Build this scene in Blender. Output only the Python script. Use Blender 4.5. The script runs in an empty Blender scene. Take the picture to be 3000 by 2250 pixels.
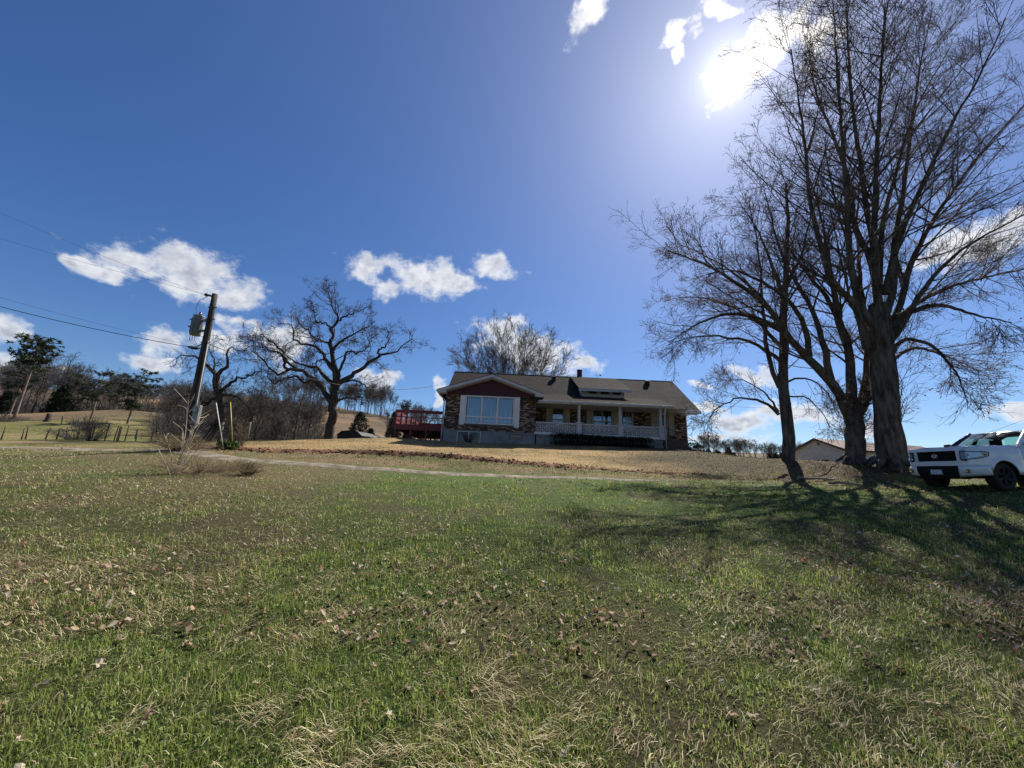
import bpy, bmesh, math, random
import numpy as np
from mathutils import Vector, Matrix

rng = np.random.default_rng(7)
random.seed(7)
SC = bpy.context.scene
COL = SC.collection

# ------------------------------------------------------------------ camera
CAM_H = 1.55
FPX, PITCH, ROLL = 1130.0, math.radians(13.0), math.radians(2.6)
cam_data = bpy.data.cameras.new('camera')
cam_data.sensor_width = 36.0
cam_data.lens = FPX / 3000.0 * 36.0
cam_data.clip_start = 0.05
cam_data.clip_end = 6000.0
cam = bpy.data.objects.new('camera', cam_data)
COL.objects.link(cam)
_f = Vector((0, math.cos(PITCH), math.sin(PITCH)))
_r0 = Vector((1, 0, 0))
_u0 = Vector((0, -math.sin(PITCH), math.cos(PITCH)))
_X = _r0 * math.cos(ROLL) + _u0 * math.sin(ROLL)
_Y = -_r0 * math.sin(ROLL) + _u0 * math.cos(ROLL)
M = Matrix((_X, _Y, -_f)).transposed().to_4x4()
M.translation = (0, 0, CAM_H)
cam.matrix_world = M
SC.camera = cam


def ray(px, py):
    x = (px - 1500) / FPX
    y = (1125 - py) / FPX
    xr = x * math.cos(ROLL) - y * math.sin(ROLL)
    yr = x * math.sin(ROLL) + y * math.cos(ROLL)
    return np.array([xr, math.cos(PITCH) - yr * math.sin(PITCH), math.sin(PITCH) + yr * math.cos(PITCH)])


def at(px, py, Y):
    """survey a point of the photograph at a known distance Y in front of the camera -> metres"""
    d = ray(px, py)
    return np.array([0, 0, CAM_H]) + d * (Y / d[1])


# ------------------------------------------------------------------ sun, sky, exposure
_sd = ray(2138, 212)
SUN = Vector(_sd).normalized()
SUN_EL = math.asin(SUN.z)
SUN_AZ = math.atan2(SUN.x, SUN.y)          # clockwise from +Y
sun_data = bpy.data.lights.new('sun', 'SUN')
sun_data.energy = 5.0
sun_data.angle = math.radians(0.53)
sun_data.color = (1.0, 0.95, 0.87)
sun = bpy.data.objects.new('sun', sun_data)
COL.objects.link(sun)
sun.rotation_euler = (-SUN).to_track_quat('-Z', 'Y').to_euler()
sun.location = (30, 40, 60)

SC.view_settings.view_transform = 'Standard'
SC.view_settings.look = 'None'
SC.view_settings.exposure = EXPOSURE = 0.85
SC.view_settings.gamma = 1.0
SC.view_settings.use_curve_mapping = False
SC.cycles.max_bounces = 5
SC.cycles.transparent_max_bounces = 10
SC.cycles.use_adaptive_sampling = True
SC.cycles.adaptive_threshold = 0.02
SC.cycles.use_denoising = True

world = bpy.data.worlds.new('World')
SC.world = world
world.use_nodes = True
world.cycles.sampling_method = 'MANUAL'
world.cycles.sample_map_resolution = 512
wt = world.node_tree
wt.nodes.clear()


class NG:
    """small helper for writing node graphs as expressions"""
    def __init__(self, tree):
        self.t = tree

    def n(self, typ, **kw):
        nd = self.t.nodes.new(typ)
        for k, v in kw.items():
            setattr(nd, k, v)
        return nd

    def put(self, sock, v):
        if isinstance(v, bpy.types.NodeSocket):
            self.t.links.new(v, sock)
        else:
            sock.default_value = v

    def m(self, op, a, b=0.0, c=None, clamp=False):
        nd = self.n('ShaderNodeMath', operation=op, use_clamp=clamp)
        self.put(nd.inputs[0], a)
        self.put(nd.inputs[1], b)
        if c is not None:
            self.put(nd.inputs[2], c)
        return nd.outputs[0]

    def v(self, op, a, b=(0, 0, 0), scale=None):
        nd = self.n('ShaderNodeVectorMath', operation=op)
        self.put(nd.inputs[0], a)
        self.put(nd.inputs[1], b)
        if scale is not None:
            self.put(nd.inputs['Scale'], scale)
        return nd.outputs['Value'] if op in ('DOT_PRODUCT', 'LENGTH') else nd.outputs[0]

    def noise(self, vec, scale, detail=4.0, rough=0.55, dist=0.0):
        nd = self.n('ShaderNodeTexNoise')
        self.put(nd.inputs['Vector'], vec)
        nd.inputs['Scale'].default_value = scale
        nd.inputs['Detail'].default_value = detail
        nd.inputs['Roughness'].default_value = rough
        nd.inputs['Distortion'].default_value = dist
        return nd.outputs[0]

    def ss(self, x, lo, hi, a=0.0, b=1.0):
        nd = self.n('ShaderNodeMapRange', interpolation_type='SMOOTHSTEP')
        self.put(nd.inputs[0], x)
        for i, q in enumerate((lo, hi, a, b)):
            nd.inputs[i + 1].default_value = q
        return nd.outputs[0]

    def mix(self, f, a, b, typ='MIX'):
        nd = self.n('ShaderNodeMix', data_type='RGBA', blend_type=typ)
        self.put(nd.inputs[0], f)
        for s, q in ((nd.inputs[6], a), (nd.inputs[7], b)):
            if isinstance(q, (tuple, list)):
                q = (q[0], q[1], q[2], 1.0)
            self.put(s, q)
        return nd.outputs[2]


g = NG(wt)
tc = g.n('ShaderNodeTexCoord').outputs['Generated']
D = g.v('NORMALIZE', tc)
sky = g.n('ShaderNodeTexSky', sky_type='NISHITA')
sky.sun_disc = False
sky.sun_elevation = SUN_EL
sky.sun_rotation = SUN_AZ
sky.altitude = 300
sky.air_density = 1.0
sky.dust_density = 0.35
sky.ozone_density = 5.0
hs = g.n('ShaderNodeHueSaturation')
hs.inputs['Hue'].default_value = 0.508
hs.inputs['Saturation'].default_value = 1.20
g.put(hs.inputs['Color'], sky.outputs[0])
bg_sky = g.n('ShaderNodeBackground')
g.put(bg_sky.inputs[0], hs.outputs[0])
bg_sky.inputs[1].default_value = SKY_STRENGTH = 0.059

# fair-weather cumulus: each puff is a direction, two angular radii and a tilt
PUFFS = [(400, 770, 150, 42, 8), (540, 795, 175, 72, 14), (690, 860, 95, 55, 20), (215, 768, 60, 28, 20), (300, 790, 70, 20, 10),
         (1085, 785, 75, 42, 10), (1250, 812, 135, 58, 6), (1440, 782, 78, 32, 4), (1140, 845, 45, 28, 0), (1340, 830, 60, 38, 0),
         (705, 948, 65, 24, 8), (645, 1000, 80, 36, 0), (490, 1010, 60, 42, 30), (440, 1060, 90, 26, 6),
         (10, 968, 55, 42, 10), (0, 1055, 40, 40, 30), (175, 1070, 35, 10, 0), (820, 1000, 90, 60, 10), (1115, 1112, 70, 25, 10),
         (1480, 975, 80, 45, -20), (1560, 1035, 150, 62, 16), (1700, 1060, 50, 26, 20), (1285, 1150, 14, 40, 0),
         (1735, 30, 85, 42, -25), (2000, 75, 62, 40, -20), (2095, 20, 60, 40, 20), (1990, 145, 16, 34, 0),
         (2230, 160, 150, 62, -20), (2390, 110, 90, 60, -40), (2160, 215, 80, 50, 0),
         (2860, 720, 190, 62, -18), (2980, 650, 80, 55, -20), (2700, 770, 100, 30, -15),
         (2190, 1095, 95, 26, 8), (2160, 1245, 90, 30, 0), (2340, 1215, 130, 34, 6), (2060, 1185, 60, 12, 16), (2060, 1130, 40, 10, 20),
         (2985, 1215, 90, 22, -15), (2560, 1255, 40, 26, 20), (2100, 1285, 110, 14, 0)]
warp = g.n('ShaderNodeTexNoise')
g.put(warp.inputs['Vector'], D)
warp.inputs['Scale'].default_value = 22.0
warp.inputs['Detail'].default_value = 2.0
wv = g.v('SUBTRACT', warp.outputs['Color'], (0.5, 0.5, 0.5))
Dw = g.v('ADD', D, g.v('SCALE', wv, scale=0.055))
best = None
for (px, py, w, h, tilt) in PUFFS:
    c = Vector(ray(px, py)).normalized()
    cx = Vector(ray(px + 40, py)).normalized() - c
    cy = Vector(ray(px, py - 40)).normalized() - c
    t = math.radians(tilt)
    ux = (cx * math.cos(t) - cy * math.sin(t)) / 40.0
    uy = (cx * math.sin(t) + cy * math.cos(t)) / 40.0
    ux = ux / ux.length_squared / w
    uy = uy / uy.length_squared / h
    e = g.v('SUBTRACT', Dw, tuple(c))
    a = g.v('DOT_PRODUCT', e, tuple(ux))
    b = g.v('DOT_PRODUCT', e, tuple(uy))
    q = g.m('SUBTRACT', 1.0, g.m('SQRT', g.m('MULTIPLY_ADD', a, a, g.m('MULTIPLY', b, b))))
    best = q if best is None else g.m('SMOOTH_MAX', best, q, 0.22)
# the same broken cumulus goes on over the rest of the sky, behind and beside the view
lowf = g.noise(g.v('MULTIPLY', D, (1.0, 1.0, 2.2)), 3.4, 2.0, 0.5)
sepy = g.n('ShaderNodeSeparateXYZ')
g.put(sepy.inputs[0], D)
behind = g.ss(sepy.outputs[1], 0.05, -0.25)
scat = g.m('SUBTRACT', g.m('MULTIPLY', g.m('SUBTRACT', lowf, 0.64), 6.0), g.m('MULTIPLY', g.m('SUBTRACT', 1.0, behind), 9.0))
best = g.m('MAXIMUM', best, scat)
Dn = g.v('MULTIPLY', D, (1.0, 1.0, 1.35))
n1 = g.noise(Dn, 17.0, 7.0, 0.64)
n2 = g.noise(g.v('ADD', Dn, tuple(SUN * 0.018)), 17.0, 3.0, 0.60)
field = g.m('ADD', g.m('ADD', best, 0.32), g.m('MULTIPLY', g.m('SUBTRACT', n1, 0.5), 2.9))
dens = g.ss(field, 0.05, 0.95)
dens = g.m('MULTIPLY', dens, g.ss(sepy.outputs[2], 0.0, 0.06))
thick = g.ss(field, 0.35, 1.2)
relief = g.ss(g.m('SUBTRACT', n1, n2), -0.16, 0.16)
sdot = g.v('DOT_PRODUCT', D, tuple(SUN))
sang = g.m('ARCCOSINE', g.m('MINIMUM', sdot, 0.999999))
near_sun = g.m('POWER', 2.718, g.m('MULTIPLY', sang, -5.5))
core = g.mix(relief, (0.44, 0.48, 0.57), (0.88, 0.90, 0.94))
ccol = g.mix(thick, (0.95, 0.96, 0.98), core)
ccol = g.mix(1.0, ccol, g.mix(near_sun, (0.92, 0.93, 0.95), (2.3, 2.12, 1.85)), 'MULTIPLY')
bg_cl = g.n('ShaderNodeBackground')
g.put(bg_cl.inputs[0], ccol)
bg_cl.inputs[1].default_value = 0.54
mixc = g.n('ShaderNodeMixShader')
g.put(mixc.inputs[0], g.m('MULTIPLY', dens, 0.96))
wt.links.new(bg_sky.outputs[0], mixc.inputs[1])
wt.links.new(bg_cl.outputs[0], mixc.inputs[2])
# solar aureole: forward scatter of the sun behind thin cloud
aur = g.m('ADD', g.m('MULTIPLY', g.m('POWER', 2.718, g.m('MULTIPLY', sang, -2.6)), 0.10),
          g.m('ADD', g.m('MULTIPLY', g.m('POWER', 2.718, g.m('MULTIPLY', sang, -9.0)), 0.11),
              g.m('MULTIPLY', g.m('POWER', 2.718, g.m('MULTIPLY', sang, -46.0)), 1.0)))
bg_au = g.n('ShaderNodeBackground')
bg_au.inputs[0].default_value = (1.0, 0.97, 0.93, 1)
g.put(bg_au.inputs[1], aur)
addw = g.n('ShaderNodeAddShader')
wt.links.new(mixc.outputs[0], addw.inputs[0])
wt.links.new(bg_au.outputs[0], addw.inputs[1])
outw = g.n('ShaderNodeOutputWorld')
wt.links.new(addw.outputs[0], outw.inputs[0])


# ------------------------------------------------------------------ helpers: objects
def tag(o, label=None, cat=None, group=None, kind=None):
    if label: o['label'] = label
    if cat: o['category'] = cat
    if group: o['group'] = group
    if kind: o['kind'] = kind
    return o


def link(name, me, parent=None, mats=None):
    o = bpy.data.objects.new(name, me)
    COL.objects.link(o)
    if mats is not None:
        for m_ in (mats if isinstance(mats, (list, tuple)) else [mats]):
            me.materials.append(m_)
    if parent is not None:
        o.parent = parent
    return o


def empty(name, loc=(0, 0, 0), rz=0.0):
    o = bpy.data.objects.new(name, None)
    COL.objects.link(o)
    o.location = loc
    o.rotation_euler = (0, 0, rz)
    o.empty_display_size = 0.3
    return o


def copy_tree(o, parent=None):
    c = o.copy()
    COL.objects.link(c)
    if parent is not None:
        c.parent = parent
    for ch in list(o.children):
        copy_tree(ch, c)
    return c


def np_mesh(name, verts, faces_list, smooth=False, colors=None, mat_idx=None):
    """faces_list: list of (k-column int arrays)"""
    me = bpy.data.meshes.new(name)
    verts = np.asarray(verts, dtype=np.float32)
    me.vertices.add(len(verts))
    me.vertices.foreach_set('co', verts.ravel())
    tot = np.concatenate([np.full(len(f), f.shape[1], dtype=np.int32) for f in faces_list])
    loops = np.concatenate([f.ravel() for f in faces_list]).astype(np.int32)
    me.loops.add(len(loops))
    me.loops.foreach_set('vertex_index', loops)
    me.polygons.add(len(tot))
    start = np.concatenate([[0], np.cumsum(tot)[:-1]]).astype(np.int32)
    me.polygons.foreach_set('loop_start', start)
    if smooth:
        me.polygons.foreach_set('use_smooth', np.ones(len(tot), dtype=bool))
    if mat_idx is not None:
        me.polygons.foreach_set('material_index', np.asarray(mat_idx, dtype=np.int32))
    me.update(calc_edges=True)
    if colors is not None:
        ca = me.color_attributes.new('tint', 'FLOAT_COLOR', 'POINT')
        c4 = np.ones((len(verts), 4), dtype=np.float32)
        c4[:, :3] = colors
        ca.data.foreach_set('color', c4.ravel())
    return me


class MB:
    """mesh builder: collects boxes, beams, tubes, prisms into ONE mesh"""
    def __init__(self):
        self.v, self.f, self.s = [], [], []

    def add(self, vs, fs, smooth=False):
        o = len(self.v)
        self.v.extend([tuple(map(float, p)) for p in vs])
        self.f.extend([tuple(i + o for i in f) for f in fs])
        self.s.extend([smooth] * len(fs))
        return self

    def box(self, x0, x1, y0, y1, z0, z1):
        vs = [(x0, y0, z0), (x1, y0, z0), (x1, y1, z0), (x0, y1, z0), (x0, y0, z1), (x1, y0, z1), (x1, y1, z1), (x0, y1, z1)]
        return self.add(vs, [(0, 3, 2, 1), (4, 5, 6, 7), (0, 1, 5, 4), (1, 2, 6, 5), (2, 3, 7, 6), (3, 0, 4, 7)])

    def beam(self, p, q, w, h, up=(0, 0, 1)):
        p, q = Vector(p), Vector(q)
        d = (q - p).normalized()
        up = Vector(up)
        s = d.cross(up)
        if s.length < 1e-4:
            s = d.cross(Vector((1, 0, 0)))
        s.normalize()
        u = s.cross(d)
        vs = []
        for c in (p, q):
            for a, b in ((-1, -1), (1, -1), (1, 1), (-1, 1)):
                vs.append(c + s * (a * w / 2) + u * (b * h / 2))
        return self.add(vs, [(0, 1, 2, 3), (7, 6, 5, 4), (0, 4, 5, 1), (1, 5, 6, 2), (2, 6, 7, 3), (3, 7, 4, 0)])

    def tube(self, pts, r, n=8, caps=True):
        pts = [Vector(p) for p in pts]
        rs = r if isinstance(r, (list, tuple)) else [r] * len(pts)
        vs, fs = [], []
        ref = None
        for i, p in enumerate(pts):
            a = pts[max(i - 1, 0)]
            b = pts[min(i + 1, len(pts) - 1)]
            t = (b - a).normalized()
            if ref is None:
                ref = t.orthogonal().normalized()
            ref = (ref - t * ref.dot(t))
            if ref.length < 1e-6:
                ref = t.orthogonal()
            ref.normalize()
            bi = t.cross(ref)
            for k in range(n):
                an = 2 * math.pi * k / n
                vs.append(p + (ref * math.cos(an) + bi * math.sin(an)) * rs[i])
        for i in range(len(pts) - 1):
            for k in range(n):
                k2 = (k + 1) % n
                fs.append((i * n + k, i * n + k2, (i + 1) * n + k2, (i + 1) * n + k))
        self.add(vs, fs, True)
        if caps:
            o = len(self.v) - len(vs)
            self.f.append(tuple(o + k for k in range(n))[::-1])
            self.f.append(tuple(o + (len(pts) - 1) * n + k for k in range(n)))
            self.s += [False, False]
        return self

    def prism(self, poly, vec):
        """closed polygon (3D points) extruded by vec"""
        n = len(poly)
        vec = Vector(vec)
        a = [Vector(p) for p in poly]
        vs = a + [p + vec for p in a]
        nrm = Vector((0, 0, 0))
        for i in range(n):
            nrm += a[i].cross(a[(i + 1) % n])
        flip = nrm.dot(vec) > 0
        f0 = tuple(range(n))
        f1 = tuple(range(n, 2 * n))
        fs = [f0[::-1] if flip else f0, f1 if flip else f1[::-1]]
        for i in range(n):
            j = (i + 1) % n
            fs.append((i, j, n + j, n + i) if flip else (j, i, n + i, n + j))
        return self.add(vs, fs)

    def grid(self, P, smooth=True, closed_u=False):
        """P: rows x cols of points"""
        R, Cn = len(P), len(P[0])
        vs = [p for row in P for p in row]
        fs = []
        for i in range(R - 1):
            for j in range(Cn - (0 if closed_u else 1)):
                j2 = (j + 1) % Cn
                fs.append((i * Cn + j, i * Cn + j2, (i + 1) * Cn + j2, (i + 1) * Cn + j))
        return self.add(vs, fs, smooth)

    def mesh(self, name):
        me = bpy.data.meshes.new(name)
        me.from_pydata(self.v, [], self.f)
        me.polygons.foreach_set('use_smooth', np.array(self.s, dtype=bool))
        me.update()
        return me

    def build(self, name, mat, parent=None, bevel=0.0, seg=2):
        o = link(name, self.mesh(name), parent, mat)
        if bevel:
            md = o.modifiers.new('bevel', 'BEVEL')
            md.width = bevel
            md.segments = seg
            md.limit_method = 'ANGLE'
            md.angle_limit = math.radians(35)
        return o


# ------------------------------------------------------------------ helpers: materials
def principled(name):
    m_ = bpy.data.materials.new(name)
    m_.use_nodes = True
    return m_, NG(m_.node_tree), m_.node_tree.nodes['Principled BSDF']


def pm(name, col, rough=0.7, var=0.25, scale=6.0, bump=0.0, bscale=None, metal=0.0, spec=0.4, col2=None, stretch=(1, 1, 1), coat=0.0, fine=0.0):
    """procedural painted / weathered surface: two octaves of tone variation and optional relief"""
    m_, gg, b = principled(name)
    co = gg.n('ShaderNodeTexCoord').outputs['Object']
    v = gg.v('MULTIPLY', co, stretch)
    nz = gg.noise(v, scale, 6.0, 0.6)
    lo = tuple(c * (1 - var) for c in col)
    hi = col2 if col2 else tuple(min(1, c * (1 + var)) for c in col)
    base = gg.mix(gg.ss(nz, 0.3, 0.7), lo, hi)
    if fine:
        base = gg.mix(gg.m('MULTIPLY', gg.ss(gg.noise(v, scale * 9, 3.0), 0.45, 0.65), fine), base, tuple(c * 0.35 for c in col))
    gg.put(b.inputs['Base Color'], base)
    gg.put(b.inputs['Roughness'], gg.ss(nz, 0.2, 0.8, max(0.02, rough - 0.1), min(1, rough + 0.1)))
    b.inputs['Metallic'].default_value = metal
    b.inputs['Specular IOR Level'].default_value = spec
    b.inputs['Coat Weight'].default_value = coat
    b.inputs['Coat Roughness'].default_value = 0.05
    if bump:
        bp = gg.n('ShaderNodeBump')
        bp.inputs['Strength'].default_value = bump
        bp.inputs['Distance'].default_value = 0.02
        gg.put(bp.inputs['Height'], gg.noise(v, bscale or scale * 4, 5.0, 0.65))
        m_.node_tree.links.new(bp.outputs[0], b.inputs['Normal'])
    return m_


def glass_mat(name, tint, alpha=0.35, rough=0.03):
    """window glass: part clear, part mirror"""
    m_, gg, b = principled(name)
    nt = m_.node_tree
    tr = gg.n('ShaderNodeBsdfTransparent')
    tr.inputs[0].default_value = (*tint, 1)
    gl = gg.n('ShaderNodeBsdfGlossy')
    gl.inputs[0].default_value = (0.9, 0.95, 1, 1)
    gl.inputs['Roughness'].default_value = rough
    fr = gg.n('ShaderNodeFresnel')
    fr.inputs[0].default_value = 1.5
    mx = gg.n('ShaderNodeMixShader')
    gg.put(mx.inputs[0], gg.m('ADD', gg.m('MULTIPLY', fr.outputs[0], 1.0), alpha, clamp=True))
    nt.links.new(tr.outputs[0], mx.inputs[1])
    nt.links.new(gl.outputs[0], mx.inputs[2])
    nt.links.new(mx.outputs[0], nt.nodes['Material Output'].inputs[0])
    return m_


def tint_mat(name, translucent=0.35, rough=0.55, spec=0.3, gain=1.0):
    """leaf and blade material: own colour per blade, some light passes through"""
    m_, gg, b = principled(name)
    nt = m_.node_tree
    at_ = gg.n('ShaderNodeAttribute')
    at_.attribute_name = 'tint'
    gg.put(b.inputs['Base Color'], at_.outputs['Color'])
    b.inputs['Roughness'].default_value = rough
    b.inputs['Specular IOR Level'].default_value = spec
    tl = gg.n('ShaderNodeBsdfTranslucent')
    gg.put(tl.inputs[0], at_.outputs['Color'])
    mx = gg.n('ShaderNodeMixShader')
    mx.inputs[0].default_value = translucent
    nt.links.new(b.outputs[0], mx.inputs[1])
    nt.links.new(tl.outputs[0], mx.inputs[2])
    nt.links.new(mx.outputs[0], nt.nodes['Material Output'].inputs[0])
    return m_


# ------------------------------------------------------------------ value noise for terrain and planting
_perm = np.random.default_rng(11).random((256, 256))


def vnoise(x, y):
    xi = np.floor(x).astype(int)
    yi = np.floor(y).astype(int)
    fx = x - xi
    fy = y - yi
    fx = fx * fx * (3 - 2 * fx)
    fy = fy * fy * (3 - 2 * fy)
    a = _perm[xi & 255, yi & 255]
    b = _perm[(xi + 1) & 255, yi & 255]
    c = _perm[xi & 255, (yi + 1) & 255]
    d = _perm[(xi + 1) & 255, (yi + 1) & 255]
    return (a * (1 - fx) + b * fx) * (1 - fy) + (c * (1 - fx) + d * fx) * fy


def fbm(x, y, o=4):
    x = np.asarray(x, float)
    y = np.asarray(y, float)
    s = 0.0
    a = 0.5
    for k in range(o):
        s = s + a * vnoise(x * 2 ** k + 17.3 * k, y * 2 ** k + 5.1 * k)
        a *= 0.5
    return s / (1 - 0.5 ** o)

# ------------------------------------------------------------------ terrain
_cp = []
for x, y, z in [(0, 0, -0.05), (0, 2.4, 0.0), (-3, 2.4, 0.02), (3, 2.4, 0.0), (-8, 2, 0.05), (8, 2, -0.05), (-20, 2, 0.2), (20, 2, 0.5), (0, -12, -0.9), (-25, -12, -0.6),
                (25, -12, -0.3), (0, 5, 0.30), (-7, 5, 0.36), (7, 5, 0.36), (0, 9, 0.72), (-10, 9, 0.8), (10, 9, 0.9), (20, 9, 1.25), (-22, 9, 0.9), (32, 9, 1.6),
                (0, 12, 1.08), (-9, 12, 1.12), (9, 12, 1.30), (15, 12, 1.70), (15, 14, 1.76), (19, 12.5, 1.75), (19, 14.3, 1.8), (24, 14, 1.9), (-20, 12, 1.15), (-35, 12, 1.1),
                (16.65, 17, 2.5), (15.9, 18, 2.68), (13.87, 19.5, 2.82), (22, 19, 2.4), (30, 20, 2.2), (10, 22, 2.95), (16, 22, 2.80), (22, 23, 2.45),
                (-4.6, 26.3, 3.42), (1.5, 26.0, 3.44), (6, 25.6, 3.5), (10.5, 26.0, 3.58), (13.2, 28, 3.68), (15, 29.3, 3.72), (-8.6, 29.5, 3.78), (-5.3, 30, 3.72), (-8.6, 38, 3.7),
                (0, 38, 3.8), (13, 38, 3.6), (20, 30, 2.85), (26, 33, 2.3), (40, 45, 3.4), (60, 55, 3.5), (50, 30, 1.8), (80, 40, 1.5), (18, 45, 2.6), (0, 55, 2.8), (30, 70, 2.5),
                (-19.3, 40, 3.55), (-13, 34, 3.65), (-20, 30, 3.0), (-25, 34, 2.5), (-25, 45, 2.6), (-12, 50, 2.6), (-14, 17, 1.95), (-12, 22, 2.55)]:
    _cp.append((x, y, z))
for px, py, Y in [(330, 1322, 17), (650, 1346, 16), (1000, 1372, 15), (1300, 1390, 15), (1700, 1402, 15), (2200, 1414, 15), (2550, 1424, 15),
                  (640, 1316, 19), (1000, 1326, 19), (1300, 1336, 19), (1500, 1352, 19), (1900, 1374, 19), (2200, 1385, 18),
                  (60, 1308, 24), (330, 1294, 30), (62, 1290, 34), (200, 1286, 34), (480, 1292, 32), (0, 1240, 60), (200, 1222, 62), (375, 1233, 58), (45, 1210, 72), (250, 1208, 82), (480, 1215, 75), (-400, 1280, 34), (-500, 1205, 72),
                  (600, 1275, 50), (800, 1280, 55), (700, 1262, 75), (250, 1195, 120), (600, 1215, 120), (0, 1175, 130), (250, 1150, 260), (0, 1140, 300),
                  (870, 1180, 170), (980, 1195, 165), (1080, 1212, 160), (1160, 1232, 155), (1230, 1252, 150), (700, 1165, 180), (1000, 1262, 105), (1150, 1272, 110), (850, 1262, 100),
                  (1000, 1195, 260), (1240, 1262, 260), (1500, 1285, 260), (2000, 1330, 260), (2230, 1352, 260), (2500, 1372, 260), (2900, 1400, 260), (2230, 1330, 420), (2600, 1345, 420), (1700, 1290, 420)]:
    _cp.append(tuple(at(px, py, Y)))
for x, y, z in [(-120, 30, 4), (-160, 80, 10), (-60, -60, -2), (60, -60, -2), (0, -160, -3), (160, 20, 2), (180, 120, 5), (300, 300, 22), (-300, 300, 40), (0, 600, 30), (500, 0, 10), (-500, 0, 14),
                (0, -500, 0), (500, 600, 30), (-500, 700, 45), (1200, 0, 10), (-1200, 0, 10), (0, 1500, 20), (0, -1200, 0), (1200, 1200, 20), (-1200, 1200, 20)]:
    _cp.append((x, y, z))
_cp = np.array(_cp)


def _phi(d2):
    return np.sqrt(d2 + 4.0)


_n = len(_cp)
_A = np.zeros((_n + 3, _n + 3))
_A[:_n, :_n] = _phi(((_cp[:, None, :2] - _cp[None, :, :2]) ** 2).sum(-1)) + np.eye(_n) * -0.25
_A[:_n, _n] = 1
_A[:_n, _n + 1:] = _cp[:, :2] * 0.01
_A[_n:, :_n] = _A[:_n, _n:].T
_w = np.linalg.solve(_A, np.concatenate([_cp[:, 2], [0, 0, 0]]))


def gz(x, y):
    """ground height in metres"""
    x = np.asarray(x, float)
    y = np.asarray(y, float)
    sh = x.shape
    xf = x.ravel()
    yf = y.ravel()
    out = np.empty(len(xf))
    for i in range(0, len(xf), 40000):
        a = xf[i:i + 40000]
        b = yf[i:i + 40000]
        d2 = (a[:, None] - _cp[None, :, 0]) ** 2 + (b[:, None] - _cp[None, :, 1]) ** 2
        out[i:i + 40000] = _phi(d2) @ _w[:_n] + _w[_n] + _w[_n + 1] * a * 0.01 + _w[_n + 2] * b * 0.01
    dist = np.hypot(xf, yf)
    out += (fbm(xf * 0.9, yf * 0.9, 3) - 0.5) * 0.07 * np.clip(dist / 4, 0.3, 1) * np.clip(1.5 - dist / 60, 0, 1)
    out += (fbm(xf * 0.05 + 9, yf * 0.05, 3) - 0.5) * np.clip((dist - 60) / 60, 0, 1) * 3.0
    return out.reshape(sh)


def gz1(x, y):
    return float(gz(np.array([x]), np.array([y]))[0])


TRACK = [at(-250, 1304, 20), at(60, 1310, 19), at(330, 1323, 17.4), at(650, 1347, 16.2), at(1000, 1372, 15.4), at(1300, 1389, 15.1), at(1700, 1401, 15.1), at(1950, 1408, 15.1)]
TRACK = np.array([[p[0], p[1]] for p in TRACK])
BANK = np.array([[-15.5, 18.4], [-13, 18.9], [-8, 19.2], [-3, 19.1], [0.2, 18.7], [3, 18.2], [6.8, 17.9], [9, 17.6]])


def line_dist(x, y, P):
    best_ = np.full(np.shape(x), 1e9)
    for a, b in zip(P[:-1], P[1:]):
        d = b - a
        t = np.clip(((x - a[0]) * d[0] + (y - a[1]) * d[1]) / (d @ d), 0, 1)
        best_ = np.minimum(best_, np.hypot(x - a[0] - t * d[0], y - a[1] - t * d[1]))
    return best_


def side_of(x, y, P):
    """y distance beyond a left-to-right polyline (positive = farther from the camera)"""
    return y - np.interp(x, P[:, 0], P[:, 1])


GREEN = np.array([0.100, 0.155, 0.030])
DEEP = np.array([0.045, 0.085, 0.020])
STRAW = np.array([0.40, 0.33, 0.18])
THATCH = np.array([0.155, 0.125, 0.065])
SOIL = np.array([0.075, 0.050, 0.032])


def lerp(a, b, t):
    t = np.clip(t, 0, 1)[..., None]
    return a * (1 - t) + b * t


def dryness(x, y):
    """0 lush green .. 1 dry straw, as the field is"""
    d = fbm(x * 0.30 + 3, y * 0.30, 4)
    d2 = fbm(x * 1.3 + 40, y * 1.3, 3)
    d3 = fbm(x * 6.0 + 80, y * 6.0, 2)
    v = 0.22 + (d - 0.5) * 0.8 + (d2 - 0.5) * 1.0 + (d3 - 0.5) * 1.1
    v = v + np.clip((-x - 2.0 - 0.10 * y) / 7.0, 0, 0.55)              # the left of the field is rank and dry
    v = v + 0.35 * np.exp(-((x + 8.5) / 3.0) ** 2 - ((y - 12) / 2.2) ** 2)
    v = v + 0.10 * np.clip(1 - y / 6.0, 0, 1)
    v = v - 0.35 * np.exp(-((y - 12) / 2.6) ** 2) * np.clip((x + 6) / 5, 0, 1)
    return np.clip(v, 0, 1)


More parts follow.
